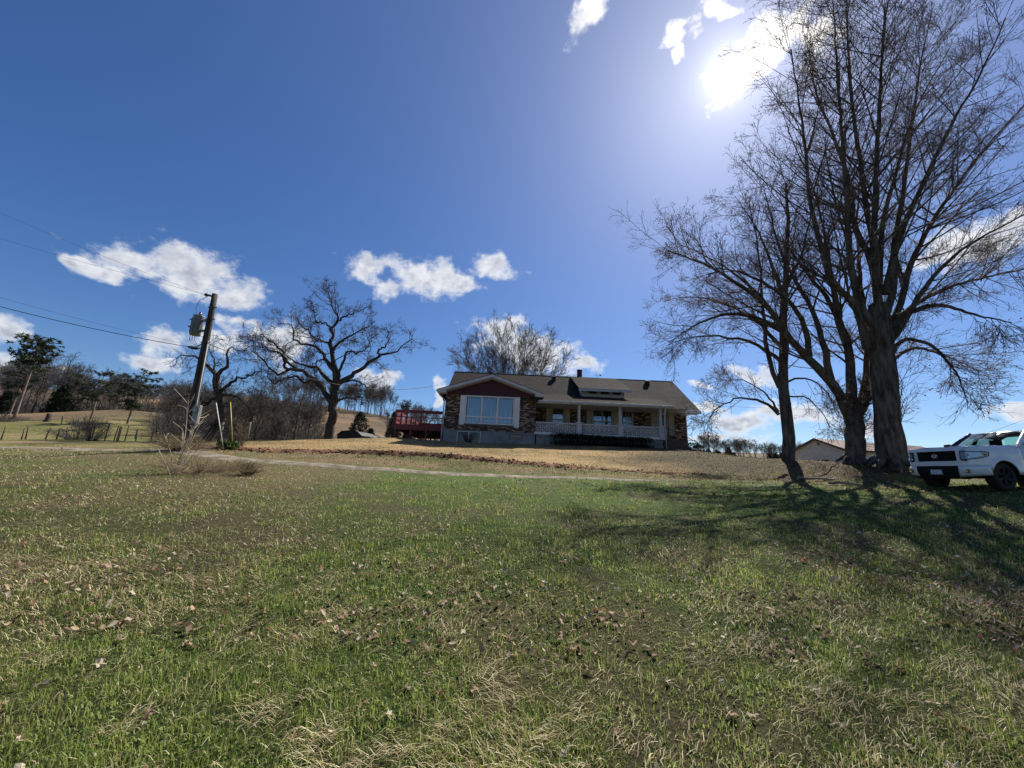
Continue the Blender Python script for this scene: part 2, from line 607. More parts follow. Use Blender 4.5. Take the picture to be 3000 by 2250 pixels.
def ground_color(x, y):
    dry = dryness(x, y)
    c = lerp(lerp(DEEP, GREEN, fbm(x * 2.0, y * 2.0, 3)), THATCH, dry * 0.95)
    soil = np.clip((fbm(x * 0.8 + 70, y * 0.8, 4) - 0.56) * 6, 0, 1)
    c = lerp(c, np.array([0.13, 0.095, 0.06]), soil * 0.55)
    sd = side_of(x, y, TRACK)
    up = np.clip((sd - 0.2) / 0.8, 0, 1)
    n = fbm(x * 0.5, y * 0.7, 4)
    n3 = fbm(x * 2.5, y * 4.0, 3)
    verge = lerp(np.array([0.11, 0.115, 0.042]), np.array([0.24, 0.18, 0.10]), (n - 0.38) * 3 + (n3 - 0.5))
    bankside = side_of(x, y, BANK)
    lawn = lerp(np.array([0.40, 0.285, 0.140]), np.array([0.235, 0.175, 0.085]), (n - 0.38) * 3.0 + (n3 - 0.5) * 1.6)
    lawn = lerp(lawn, np.array([0.16, 0.15, 0.06]), np.clip((y - 27) / 4, 0, 0.8) * np.clip(-(x + 2) / 6, 0, 1))
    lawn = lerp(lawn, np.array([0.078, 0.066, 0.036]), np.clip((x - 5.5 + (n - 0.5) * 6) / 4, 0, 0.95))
    up2 = np.clip(bankside / 0.5, 0, 1) * np.clip((x + 17) / 3, 0, 1)
    hill = lerp(verge, lawn, up2)
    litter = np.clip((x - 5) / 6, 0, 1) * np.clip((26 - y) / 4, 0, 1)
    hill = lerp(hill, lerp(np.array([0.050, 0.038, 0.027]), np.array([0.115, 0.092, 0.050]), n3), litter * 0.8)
    c = c * (0.55 + 0.45 * np.clip((y - 7) / 7, 0, 1))[..., None]      # near thatch and soil darkened to paint in the shade between blades
    c = lerp(c, hill, up)
    field = lerp(np.array([0.145, 0.150, 0.050]), np.array([0.25, 0.20, 0.10]), (fbm(x * 0.12, y * 0.25, 4) - 0.40) * 3.2)
    c = lerp(c, field, np.clip((-x - 17) / 5, 0, 1) * np.clip((y - 18) / 4, 0, 1))
    far = np.clip((np.hypot(x, y) - 75) / 30, 0, 1)
    fc = lerp(np.array([0.10, 0.078, 0.052]), np.array([0.23, 0.155, 0.095]), (fbm(x * 0.03, y * 0.05, 4) - 0.42) * 4)
    c = lerp(c, fc, far)
    behind_ = np.clip((y - 42) / 6, 0, 1) * np.clip((x + 36) / 8, 0, 1)
    c = lerp(c, fc, behind_ * 0.9)
    return c


# one sheet: fine near the camera, coarse towards the horizon
def axis(parts):
    out = []
    for a, b, st in parts:
        out.extend(np.arange(a, b - 1e-6, st))
    out.append(parts[-1][1])
    return np.array(out)


gx = axis([(-2500, -600, 190), (-600, -200, 40), (-200, -60, 7), (-60, -22, 1.2), (-22, 24, 0.40), (24, 60, 1.2), (60, 200, 7), (200, 600, 40), (600, 2500, 190)])
gy = axis([(-1500, -200, 130), (-200, -20, 15), (-20, 1, 1.5), (1, 14, 0.40), (14, 32, 0.33), (32, 60, 0.8), (60, 200, 4), (200, 600, 20), (600, 3000, 160)])
GX, GY = np.meshgrid(gx, gy)
GZ = gz(GX, GY)
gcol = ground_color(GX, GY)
nx, ny = len(gx), len(gy)
idx = np.arange(nx * ny).reshape(ny, nx)
quads = np.stack([idx[:-1, :-1], idx[:-1, 1:], idx[1:, 1:], idx[1:, :-1]], -1).reshape(-1, 4)
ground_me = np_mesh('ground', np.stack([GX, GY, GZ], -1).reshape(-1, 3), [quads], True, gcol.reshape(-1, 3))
m_ground, gg, b = principled('meadow_ground')
at_ = gg.n('ShaderNodeAttribute')
at_.attribute_name = 'tint'
co = gg.n('ShaderNodeTexCoord').outputs['Object']
fn = gg.noise(co, 26.0, 8.0, 0.7)
fn2 = gg.noise(gg.v('MULTIPLY', co, (1.0, 2.0, 1.0)), 5.5, 6.0, 0.65)
cc = gg.mix(gg.ss(fn, 0.33, 0.68), gg.mix(1.0, at_.outputs['Color'], (0.42, 0.42, 0.42), 'MULTIPLY'), gg.mix(1.0, at_.outputs['Color'], (1.28, 1.25, 1.2), 'MULTIPLY'))
cc = gg.mix(gg.m('MULTIPLY', gg.ss(fn2, 0.52, 0.72), 0.4), cc, (0.10, 0.075, 0.05))
gg.put(b.inputs['Base Color'], cc)
b.inputs['Roughness'].default_value = 0.95
b.inputs['Specular IOR Level'].default_value = 0.1
bp = gg.n('ShaderNodeBump')
bp.inputs['Strength'].default_value = 0.9
bp.inputs['Distance'].default_value = 0.06
gg.put(bp.inputs['Height'], gg.m('ADD', fn, gg.m('MULTIPLY', fn2, 0.8)))
m_ground.node_tree.links.new(bp.outputs[0], b.inputs['Normal'])
ground = link('ground', ground_me, None, m_ground)
tag(ground, 'sloping meadow and lawn of mixed green and dry winter grass', 'ground', kind='structure')


# gravel farm track crossing the slope
def ribbon(P, w0, w1, lift, n=160, wob=0.12):
    s = np.concatenate([[0], np.cumsum(np.hypot(*np.diff(P, axis=0).T))])
    t = np.linspace(0, s[-1], n)
    X = np.interp(t, s, P[:, 0])
    Yv = np.interp(t, s, P[:, 1])
    k = np.ones(9) / 9
    Xs = np.convolve(np.pad(X, 4, 'edge'), k, 'valid')
    Ys = np.convolve(np.pad(Yv, 4, 'edge'), k, 'valid')
    dx = np.gradient(Xs)
    dy = np.gradient(Ys)
    l = np.hypot(dx, dy)
    nxv, nyv = -dy / l, dx / l
    rows = []
    m = 7
    for j in range(m):
        u = j / (m - 1) * 2 - 1
        w = np.interp(t, [0, s[-1]], [w0, w1]) / 2 * (1 + wob * (fbm(t * 0.8 + 50 * (u > 0), t * 0, 3) - 0.5) * 4)
        x = Xs + nxv * u * w
        y = Ys + nyv * u * w
        rows.append(np.stack([x, y, gz(x, y) + lift * (1 - abs(u) ** 4) - 0.012 * (abs(u) > 0.9)], -1))
    V = np.array(rows)
    ii = np.arange(m * n).reshape(m, n)
    q = np.stack([ii[:-1, :-1], ii[:-1, 1:], ii[1:, 1:], ii[1:, :-1]], -1).reshape(-1, 4)
    return V.reshape(-1, 3), q


m_gravel = pm('track_gravel', (0.20, 0.17, 0.125), 0.95, 0.55, 2.0, 0.8, 30, spec=0.1, fine=0.5)
v_, q_ = ribbon(TRACK, 1.7, 0.4, 0.03)
trk = link('gravel_track', np_mesh('gravel_track', v_, [q_], True), None, m_gravel)
tag(trk, 'pale gravel farm track crossing the slope below the house', 'track', kind='structure')

# turned red earth along the lower edge of the lawn
m_dirt = pm('turned_red_earth', (0.095, 0.052, 0.034), 0.97, 0.6, 0.7, 1.0, 14, spec=0.05, col2=(0.23, 0.125, 0.075))
n = 420
s = np.linspace(0, 1, n)
bx_ = np.interp(s, np.linspace(0, 1, len(BANK)), BANK[:, 0])
by_ = np.interp(s, np.linspace(0, 1, len(BANK)), BANK[:, 1])
rows = []
m = 13
for j in range(m):
    u = j / (m - 1) * 2 - 1
    wid = (0.62 + 0.5 * (fbm(bx_ * 0.5, bx_ * 0 + 3, 2) - 0.5)) * np.interp(s, [0, 0.08, 0.6, 0.75, 1.0], [0.4, 1, 0.8, 0.35, 0.15])
    y = by_ + u * wid
    lump = fbm(bx_ * 3.2, y * 3.2, 4)
    h = (1 - u * u) * (0.02 + 0.13 * lump) * np.interp(s, [0, 0.06, 0.6, 0.75, 1.0], [0.3, 1, 1.0, 0.6, 0.3]) + (fbm(bx_ * 9, y * 9, 2) - 0.5) * 0.10 * (1 - u * u)
    rows.append(np.stack([bx_, y, gz(bx_, y) + h - 0.03 * abs(u) ** 3], -1))
V = np.array(rows)
ii = np.arange(m * n).reshape(m, n)
q = np.stack([ii[:-1, :-1], ii[:-1, 1:], ii[1:, 1:], ii[1:, :-1]], -1).reshape(-1, 4)
bank = link('dirt_bank', np_mesh('dirt_bank', V.reshape(-1, 3), [q], False), None, m_dirt)
tag(bank, 'long low bank of turned red earth along the lawn edge', 'dirt bank', kind='structure')


def lumps(n, pos, rad, seed, flat=0.7):
    """many small irregular clods as one mesh"""
    r = np.random.default_rng(seed)
    base = np.array([[1, 0, 0], [-1, 0, 0], [0, 1, 0], [0, -1, 0], [0, 0, 1], [0, 0, -1]], float)
    fc = np.array([[0, 2, 4], [2, 1, 4], [1, 3, 4], [3, 0, 4], [2, 0, 5], [1, 2, 5], [3, 1, 5], [0, 3, 5]])
    V = base[None] * (rad[:, None, None] * r.uniform(0.6, 1.3, (n, 6, 1)))
    V = V + r.normal(0, 0.18, V.shape) * rad[:, None, None]
    V[..., 2] *= flat
    an = r.uniform(0, 6.28, n)
    c, s_ = np.cos(an)[:, None], np.sin(an)[:, None]
    X = V[..., 0] * c - V[..., 1] * s_
    Y = V[..., 0] * s_ + V[..., 1] * c
    V[..., 0], V[..., 1] = X, Y
    V = V + pos[:, None, :]
    F = fc[None] + (np.arange(n) * 6)[:, None, None]
    return V.reshape(-1, 3), F.reshape(-1, 3)


n = 2600
s = rng.beta(1.0, 1.8, n)
cx = np.interp(s, np.linspace(0, 1, len(BANK)), BANK[:, 0])
cy = np.interp(s, np.linspace(0, 1, len(BANK)), BANK[:, 1]) + rng.normal(0, 0.38, n) - 0.1
hb = np.clip(1 - ((cy - np.interp(s, np.linspace(0, 1, len(BANK)), BANK[:, 1])) / 0.9) ** 2, 0, 1) * 0.08 * np.interp(s, [0, 0.06, 0.6, 0.75, 1.0], [0.3, 1, 1, 0.5, 0.2])
rad = np.clip(rng.lognormal(-3.6, 0.6, n), 0.012, 0.11)
v_, f_ = lumps(n, np.stack([cx, cy, gz(cx, cy) + hb], -1), rad, 5)
clods = link('earth_clods', np_mesh('earth_clods', v_, [f_]), None, m_dirt)
tag(clods, 'loose clods of red earth scattered over the dirt bank', 'clods', kind='stuff')

# ------------------------------------------------------------------ bare trees
def tubes(P, R, sides):
    """P: B x n x 3 centre lines, R: B x n radii -> vertices, quads"""
    B, n, _ = P.shape
    T = np.empty_like(P)
    T[:, 1:-1] = P[:, 2:] - P[:, :-2]
    T[:, 0] = P[:, 1] - P[:, 0]
    T[:, -1] = P[:, -1] - P[:, -2]
    T /= np.linalg.norm(T, axis=-1, keepdims=True) + 1e-9
    ref = np.where(np.abs(T[:, :1, 2:3]) < 0.9, np.array([0.0, 0, 1.0]), np.array([1.0, 0, 0]))
    ref = np.broadcast_to(ref, P.shape)
    u = ref - T * (ref * T).sum(-1, keepdims=True)
    u /= np.linalg.norm(u, axis=-1, keepdims=True) + 1e-9
    w = np.cross(T, u)
    a = np.arange(sides) / sides * 2 * np.pi
    V = P[:, :, None, :] + (u[:, :, None, :] * np.cos(a)[None, None, :, None] + w[:, :, None, :] * np.sin(a)[None, None, :, None]) * (R[:, :, None, None] if R.ndim == 2 else R[..., None])
    ii = np.arange(B * n * sides).reshape(B, n, sides)
    jj = np.roll(ii, -1, axis=2)
    F = np.stack([ii[:, :-1], jj[:, :-1], jj[:, 1:], ii[:, 1:]], -1).reshape(-1, 4)
    return V.reshape(-1, 3), F


def join(parts):
    vs, fs = [], []
    o = 0
    for v, f in parts:
        vs.append(v)
        fs.append(f + o)
        o += len(v)
    return np.concatenate(vs), np.concatenate(fs)


def spline(pts, n, jit=0.0, r=None):
    pts = np.asarray(pts, float)
    s = np.concatenate([[0], np.cumsum(np.linalg.norm(np.diff(pts, axis=0), axis=1))])
    t = np.linspace(0, s[-1], n)
    m = np.gradient(pts, s, axis=0) if len(pts) > 2 else np.repeat((pts[1:] - pts[:-1]) / s[-1], 2, 0)
    i = np.clip(np.searchsorted(s, t, 'right') - 1, 0, len(s) - 2)
    h = (s[i + 1] - s[i])[:, None]
    u = ((t - s[i])[:, None]) / h
    p = (2 * u ** 3 - 3 * u ** 2 + 1) * pts[i] + (u ** 3 - 2 * u ** 2 + u) * h * m[i] + (-2 * u ** 3 + 3 * u ** 2) * pts[i + 1] + (u ** 3 - u ** 2) * h * m[i + 1]
    if jit and r is not None:
        p[1:] += r.normal(0, jit, p[1:].shape)
    return p


def grow(par, L, r):
    """one generation of branches from parent centre lines par=(P,R)"""
    P, R = par
    B, n, _ = P.shape
    seg = np.linalg.norm(np.diff(P, axis=1), axis=-1)
    ln = seg.sum(1)
    cnt = np.maximum(r.poisson(np.clip(L['dens'] * ln, L.get('cmin', 0), L.get('cmax', 99))), L.get('cmin', 0))
    k = np.repeat(np.arange(B), cnt)
    N = len(k)
    if N == 0:
        return None
    t = L['t0'] + (1 - L['t0']) * r.random(N) ** L.get('tpow', 0.8)
    x = t * (n - 1)
    i = np.minimum(x.astype(int), n - 2)
    fr = (x - i)[:, None]
    base = P[k, i] * (1 - fr) + P[k, i + 1] * fr
    pr = R[k, i] * (1 - fr[:, 0]) + R[k, i + 1] * fr[:, 0]
    T = P[k, i + 1] - P[k, i]
    T /= np.linalg.norm(T, axis=1, keepdims=True) + 1e-9
    rnd = r.normal(0, 1, (N, 3))
    rnd[:, 2] += L.get('nup', 0.0)
    Nn = rnd - T * (rnd * T).sum(1, keepdims=True)
    Nn /= np.linalg.norm(Nn, axis=1, keepdims=True) + 1e-9
    a = np.radians(r.uniform(*L['ang'], N))[:, None]
    d = T * np.cos(a) + Nn * np.sin(a)
    length = ln[k] * r.uniform(*L['len'], N) * (1 - L.get('taper', 0.45) * t)
    length = np.clip(length, L.get('lmin', 0.1), L.get('lmax', 9))
    npt = L['n']
    Q = np.empty((N, npt, 3))
    Q[:, 0] = base
    step = (length / (npt - 1))[:, None]
    bend = r.normal(0, L.get('curl', 0.15), (N, 3))
    for j in range(1, npt):
        d = d + bend * 0.5 + r.normal(0, L['wob'], (N, 3))
        d[:, 2] += L['up']
        d /= np.linalg.norm(d, axis=1, keepdims=True) + 1e-9
        Q[:, j] = Q[:, j - 1] + d * step
    r0 = np.clip(np.minimum(pr * L.get('rr', 0.7), length * L.get('rl', 0.02)), L['rmin'], None)
    w = np.linspace(0, 1, npt)[None]
    RR = r0[:, None] * (1 - w) + np.maximum(L['rmin'] * 0.7, r0 * 0.3)[:, None] * w
    return Q, RR


def bare_tree(limbs, levels, seed, limb_sides=9, limb_n=14, jit=0.0):
    """limbs: list of (points, r0, r1). returns (wood verts, faces), (twig verts, faces), tips"""
    r = np.random.default_rng(seed)
    Ps, Rs, wood = [], [], []
    for pts, r0, r1 in limbs:
        p = spline(pts, limb_n, jit, r)
        w = np.linspace(0, 1, limb_n)
        rad = r1 + (r0 - r1) * ((1 - w) ** 1.25 if len(Ps) else 1 - 0.9 * w + 0.55 * np.clip(0.25 - w, 0, 1) * 0)
        Ps.append(p)
        Rs.append(rad)
    par = (np.array(Ps), np.array(Rs))
    sa = np.arange(limb_sides) / limb_sides * 2 * np.pi
    hh0 = np.cumsum(np.concatenate([np.zeros((len(Ps), 1)), np.linalg.norm(np.diff(par[0], axis=1), axis=-1)], 1), 1)[:, :, None]
    ph = r.uniform(0, 40, (len(Ps), 1, 1))
    rough_ = fbm(np.cos(sa)[None, None] * 1.6 + ph + hh0 * 0, np.sin(sa)[None, None] * 1.6 + hh0 * 0.9 + ph, 3) - 0.5
    wood.append(tubes(par[0], par[1][:, :, None] * (1 + 0.34 * rough_), limb_sides))      # fluted, knotted stems
    twig = []
    tips = None
    allpar = par
    for li, L in enumerate(levels):
        ch = grow(allpar, L, r)
        if ch is None:
            break
        (wood if L.get('wood') else twig).append(tubes(ch[0], ch[1], L['sides']))
        if L.get('both'):
            # the next generation grows from limbs and from these branches
            n0 = ch[0].shape[1]
            resP = np.array([spline(p, n0) for p in allpar[0]])
            resR = allpar[1][:, np.linspace(0, allpar[1].shape[1] - 1, n0).astype(int)]
            allpar = (np.concatenate([resP, ch[0]]), np.concatenate([resR, ch[1]]))
        else:
            allpar = ch
        tips = ch[0]
    return join(wood), join(twig), tips


def buds(tips, per, size, seed):
    """clusters of swelling buds near twig ends"""
    r = np.random.default_rng(seed)
    B, n, _ = tips.shape
    k = r.integers(0, B, int(B * per))
    t = r.uniform(0.45, 1.0, len(k)) * (n - 1)
    i = np.minimum(t.astype(int), n - 2)
    fr = (t - i)[:, None]
    p = tips[k, i] * (1 - fr) + tips[k, i + 1] * fr + r.normal(0, size * 0.5, (len(k), 3))
    return lumps(len(k), p, size * r.uniform(0.6, 1.4, len(k)), seed + 1, 1.1)


m_bark = pm('tree_bark', (0.085, 0.066, 0.052), 0.95, 0.6, 6.0, 1.0, 14, spec=0.1, stretch=(1, 1, 0.22), col2=(0.16, 0.135, 0.11), fine=0.5)
m_bark_dark = pm('oak_bark', (0.060, 0.048, 0.040), 0.95, 0.45, 4.0, 0.8, 20, spec=0.1, stretch=(1, 1, 0.3))
m_twig = pm('twigs', (0.105, 0.075, 0.062), 0.85, 0.3, 2.0, spec=0.2)
m_bud = pm('reddish_buds', (0.17, 0.085, 0.065), 0.7, 0.35, 4.0, spec=0.3)
m_twig_grey = pm('grey_twigs', (0.072, 0.066, 0.062), 0.9, 0.3, 1.5, spec=0.1)


def plant(name, limbs, levels, seed, label, cat='tree', group=None, bark=None, twig=None, bud=None, roots=None, **kw):
    """a tree standing at the foot of its first limb: Empty > trunk, crown (> buds)"""
    wood, tw, tips = bare_tree(limbs, levels, seed, **kw)
    base = np.asarray(limbs[0][0][0], float)
    t = empty(name, tuple(base))
    wv_, wf_ = wood
    if roots:
        v2, f2 = roots
        wv_, wf_ = join([(wv_, wf_), (v2, f2)])
    link('trunk', np_mesh(name + '_trunk', wv_ - base, [wf_], True), t, bark or m_bark)
    cr = link('crown', np_mesh(name + '_crown', tw[0] - base, [tw[1]], True), t, twig or m_twig)
    if bud:
        bv, bf = buds(tips, bud[0], bud[1], seed + 9)
        link('buds', np_mesh(name + '_buds', bv - base, [bf]), cr, m_bud)
    tag(t, label, cat, group)
    return t


def px_limb(pts, Y, r0, r1, dy=0.0, org=(0, 0), sc=1.0):
    """a limb surveyed from the photograph; dy = how far it comes forward (-) or goes back (+) along its run"""
    out = []
    m = len(pts)
    for i, (x, y) in enumerate(pts):
        w = i / (m - 1)
        out.append(at(org[0] + x * sc, org[1] + y * sc, Y + dy * w ** 1.3))
    return (np.array(out), r0, r1)


def to_ground(limb):
    p = limb[0]
    p[0, 2] = gz1(p[0, 0], p[0, 1]) - 0.15
    return limb


def root_flare(x, y, r, n, seed):
    """buttress roots spreading from the foot of a trunk"""
    rr = np.random.default_rng(seed)
    out = []
    for k in range(n):
        a = 2 * math.pi * (k + rr.uniform(-0.25, 0.25)) / n
        L = r * rr.uniform(1.7, 2.6)
        pts = []
        for w, h in ((0.35, 1.15), (0.7, 0.62), (0.95, 0.28), (1.0, 0.10)):
            d = r * 0.55 + (L - r * 0.55) * w if w > 0.35 else r * 0.62
            X, Y = x + math.cos(a) * d, y + math.sin(a) * d
            pts.append((X, Y, gz1(X, Y) + h * r - 0.05))
        P = spline(pts, 7)[None]
        R = np.linspace(r * 0.42, r * 0.10, 7)[None]
        out.append(tubes(P, R, 7))
    return join(out)


O = (1900, 0)
S = 1100 / 1304.0
# --- the big maple by the truck
YB = 17.0
bl = [to_ground(px_limb([(845, 1606), (832, 1480), (818, 1330), (806, 1180), (800, 1060)], YB, 0.52, 0.38, 0, O, S)),
      px_limb([(802, 1130), (790, 930), (765, 760), (735, 560), (705, 330), (690, 80), (690, -160)], YB, 0.165, 0.022, 1.5, O, S),
      px_limb([(790, 1150), (735, 1060), (700, 900), (690, 700), (672, 480), (655, 240), (640, -20)], YB, 0.165, 0.022, -1.0, O, S),
      px_limb([(760, 1210), (715, 1060), (640, 980), (600, 860), (560, 690), (545, 520), (520, 330), (495, 170)], YB, 0.165, 0.022, -2.5, O, S),
      px_limb([(812, 1130), (850, 1000), (850, 860), (880, 700), (905, 500), (940, 250), (985, 30)], YB, 0.165, 0.022, 2.5, O, S),
      px_limb([(820, 1180), (872, 1060), (905, 930), (975, 790), (1060, 660), (1180, 500), (1310, 360)], YB, 0.165, 0.022, 0.5, O, S),
      px_limb([(830, 1200), (885, 1120), (960, 1000), (1060, 890), (1180, 810), (1320, 740)], YB, 0.16, 0.025, -2.5, O, S),
      px_limb([(835, 1150), (920, 1060), (1040, 1000), (1180, 960), (1340, 930)], YB, 0.14, 0.025, 2.0, O, S),
      px_limb([(800, 1060), (785, 880), (790, 640), (800, 400), (815, 150), (850, -120)], YB, 0.165, 0.022, -3.0, O, S),
      px_limb([(800, 1080), (770, 900), (720, 800), (700, 640), (640, 470), (585, 330), (560, 180)], YB, 0.17, 0.025, 3.5, O, S),
      px_limb([(835, 1110), (900, 1085), (1000, 1060), (1120, 1090), (1260, 1120)], YB, 0.14, 0.02, -3.0, O, S),
      px_limb([(840, 1230), (890, 1180), (960, 1190), (1050, 1270), (1110, 1400)], YB, 0.10, 0.015, -1.5, O, S),
      px_limb([(845, 1250), (920, 1210), (1040, 1240), (1170, 1300)], YB, 0.09, 0.015, 2.5, O, S),
      px_limb([(820, 1020), (880, 800), (960, 620), (1060, 420), (1180, 200), (1240, 60)], YB, 0.16, 0.025, -4.0, O, S),
      px_limb([(800, 1000), (810, 800), (860, 600), (930, 380), (1050, 160)], YB, 0.14, 0.025, 5.0, O, S)]
big_levels = [dict(dens=2.0, cmin=10, cmax=34, t0=0.12, ang=(24, 50), len=(0.18, 0.40), lmax=5.5, taper=0.4, n=7, sides=4, wob=0.035, up=0.03, curl=0.06, rr=0.45, rl=0.011, rmin=0.011, wood=True, both=True),
              dict(dens=2.0, cmin=5, cmax=14, t0=0.10, ang=(22, 48), len=(0.22, 0.45), lmin=0.7, lmax=2.6, n=4, sides=3, wob=0.07, up=0.03, curl=0.10, rr=0.5, rl=0.010, rmin=0.009),
              dict(dens=3.0, cmin=3, cmax=7, t0=0.12, ang=(22, 52), len=(0.30, 0.60), lmin=0.4, lmax=1.3, n=3, sides=3, wob=0.08, up=0.03, rr=0.6, rl=0.010, rmin=0.0062),
              dict(dens=2.8, cmin=1, cmax=4, t0=0.2, ang=(25, 58), len=(0.4, 0.8), lmin=0.25, lmax=0.7, n=2, sides=3, wob=0.10, up=0.05, rr=0.7, rl=0.011, rmin=0.0053)]
bx0, by0 = bl[0][0][0][:2]
big_tree = plant('maple_tree', bl, big_levels, 21, 'largest bare maple with thick flared trunk, nearest the white pickup', bud=(0.5, 0.022), roots=root_flare(bx0, by0, 0.48, 9, 3), group='bare maples on the rise', jit=0.015, limb_sides=14, limb_n=26)

# --- the forked maple in the middle
YM = 18.2
ml = [to_ground(px_limb([(712, 1606), (715, 1520), (712, 1450), (708, 1400)], YM, 0.40, 0.36, 0, O, S)),
      px_limb([(700, 1450), (665, 1370), (610, 1300), (540, 1230), (470, 1150), (420, 1075), (330, 1000), (210, 925), (70, 870)], YM, 0.25, 0.025, -2.0, O, S),
      px_limb([(640, 1340), (612, 1220), (590, 1130), (555, 1050), (500, 960), (455, 860), (420, 740), (400, 650)], YM, 0.16, 0.02, 1.0, O, S),
      px_limb([(706, 1440), (702, 1320), (695, 1210), (665, 1120), (640, 1000), (625, 900), (600, 760), (560, 620)], YM, 0.24, 0.025, 0.5, O, S),
      px_limb([(725, 1430), (755, 1340), (760, 1240), (750, 1100), (735, 960), (725, 780), (735, 600)], YM, 0.20, 0.025, 2.0, O, S),
      px_limb([(735, 1440), (765, 1385), (790, 1340)], YM, 0.16, 0.10, -0.5, O, S),
      px_limb([(560, 1240), (540, 1130), (500, 1060), (430, 1000), (330, 950), (230, 930)], YM, 0.15, 0.02, -3.0, O, S),
      px_limb([(480, 1160), (390, 1110), (290, 1090), (180, 1120), (70, 1190)], YM, 0.14, 0.02, 0.5, O, S),
      px_limb([(690, 1200), (640, 1070), (560, 960), (500, 880), (430, 800)], YM, 0.16, 0.02, 3.5, O, S)]
mid_levels = [dict(dens=1.5, cmin=8, cmax=22, t0=0.15, ang=(28, 60), len=(0.2, 0.44), lmax=3.8, taper=0.4, n=8, sides=5, wob=0.06, up=0.03, curl=0.1, rr=0.5, rl=0.014, rmin=0.011, wood=True, both=True)] + big_levels[1:]
mid_tree = plant('maple_tree', ml, mid_levels, 33, 'middle bare maple forking low into a long left-leaning limb', bud=(0.5, 0.021), roots=root_flare(ml[0][0][0][0], ml[0][0][0][1], 0.33, 7, 8), group='bare maples on the rise', jit=0.02, limb_sides=14, limb_n=22)

# --- the slim maple nearest the house
YS = 19.5
sl = [to_ground(px_limb([(483, 1596), (480, 1500), (470, 1400), (460, 1320), (470, 1230), (472, 1100), (478, 950), (482, 800), (478, 640)], YS, 0.29, 0.025, 0, O, S)),
      px_limb([(455, 1345), (422, 1270), (405, 1140), (395, 1000), (380, 860), (350, 720)], YS, 0.13, 0.02, 0.8, O, S),
      px_limb([(452, 1440), (428, 1412), (380, 1390), (310, 1385), (240, 1420), (200, 1470)], YS, 0.085, 0.012, -0.8, O, S),
      px_limb([(452, 1430), (410, 1370), (330, 1320), (250, 1320)], YS, 0.06, 0.012, 1.5, O, S),
      px_limb([(465, 1260), (380, 1200), (280, 1170), (170, 1170), (60, 1200)], YS, 0.11, 0.014, -1.0, O, S),
      px_limb([(468, 1210), (380, 1120), (270, 1060), (150, 1030), (50, 1045)], YS, 0.11, 0.014, 1.2, O, S),
      px_limb([(472, 1150), (400, 1040), (300, 950), (200, 890), (110, 850)], YS, 0.12, 0.014, -1.6, O, S),
      px_limb([(478, 1080), (420, 900), (370, 780), (300, 680)], YS, 0.12, 0.014, 1.8, O, S),
      px_limb([(470, 1330), (530, 1310), (600, 1340), (650, 1430)], YS, 0.06, 0.012, -1.5, O, S),
      px_limb([(472, 1380), (540, 1380), (600, 1430), (640, 1500)], YS, 0.05, 0.012, 1.0, O, S),
      px_limb([(478, 1000), (530, 880), (560, 760), (570, 680)], YS, 0.10, 0.014, -1.8, O, S)]
sm_levels = [dict(dens=2.2, cmin=9, cmax=30, t0=0.22, ang=(25, 58), len=(0.2, 0.42), lmax=2.8, taper=0.4, n=6, sides=3, wob=0.05, up=0.03, curl=0.08, rr=0.5, rl=0.012, rmin=0.010, both=True),
             dict(dens=2.4, cmin=5, cmax=12, t0=0.12, ang=(25, 55), len=(0.22, 0.45), lmin=0.5, lmax=1.6, n=4, sides=3, wob=0.09, up=0.02, rr=0.55, rl=0.012, rmin=0.0075),
             dict(dens=3.4, cmin=3, cmax=6, t0=0.15, ang=(25, 60), len=(0.3, 0.6), lmin=0.35, lmax=0.9, n=3, sides=3, wob=0.10, up=0.02, rr=0.6, rl=0.012, rmin=0.0068),
             dict(dens=2.6, cmin=1, cmax=3, t0=0.2, ang=(25, 60), len=(0.4, 0.8), lmin=0.22, lmax=0.6, n=2, sides=3, wob=0.1, up=0.03, rr=0.7, rl=0.012, rmin=0.006)]
small_tree = plant('maple_tree', sl, sm_levels, 55, 'slimmest bare maple with a straight trunk, nearest the brick house', bud=(0.6, 0.020), group='bare maples on the rise', jit=0.03)

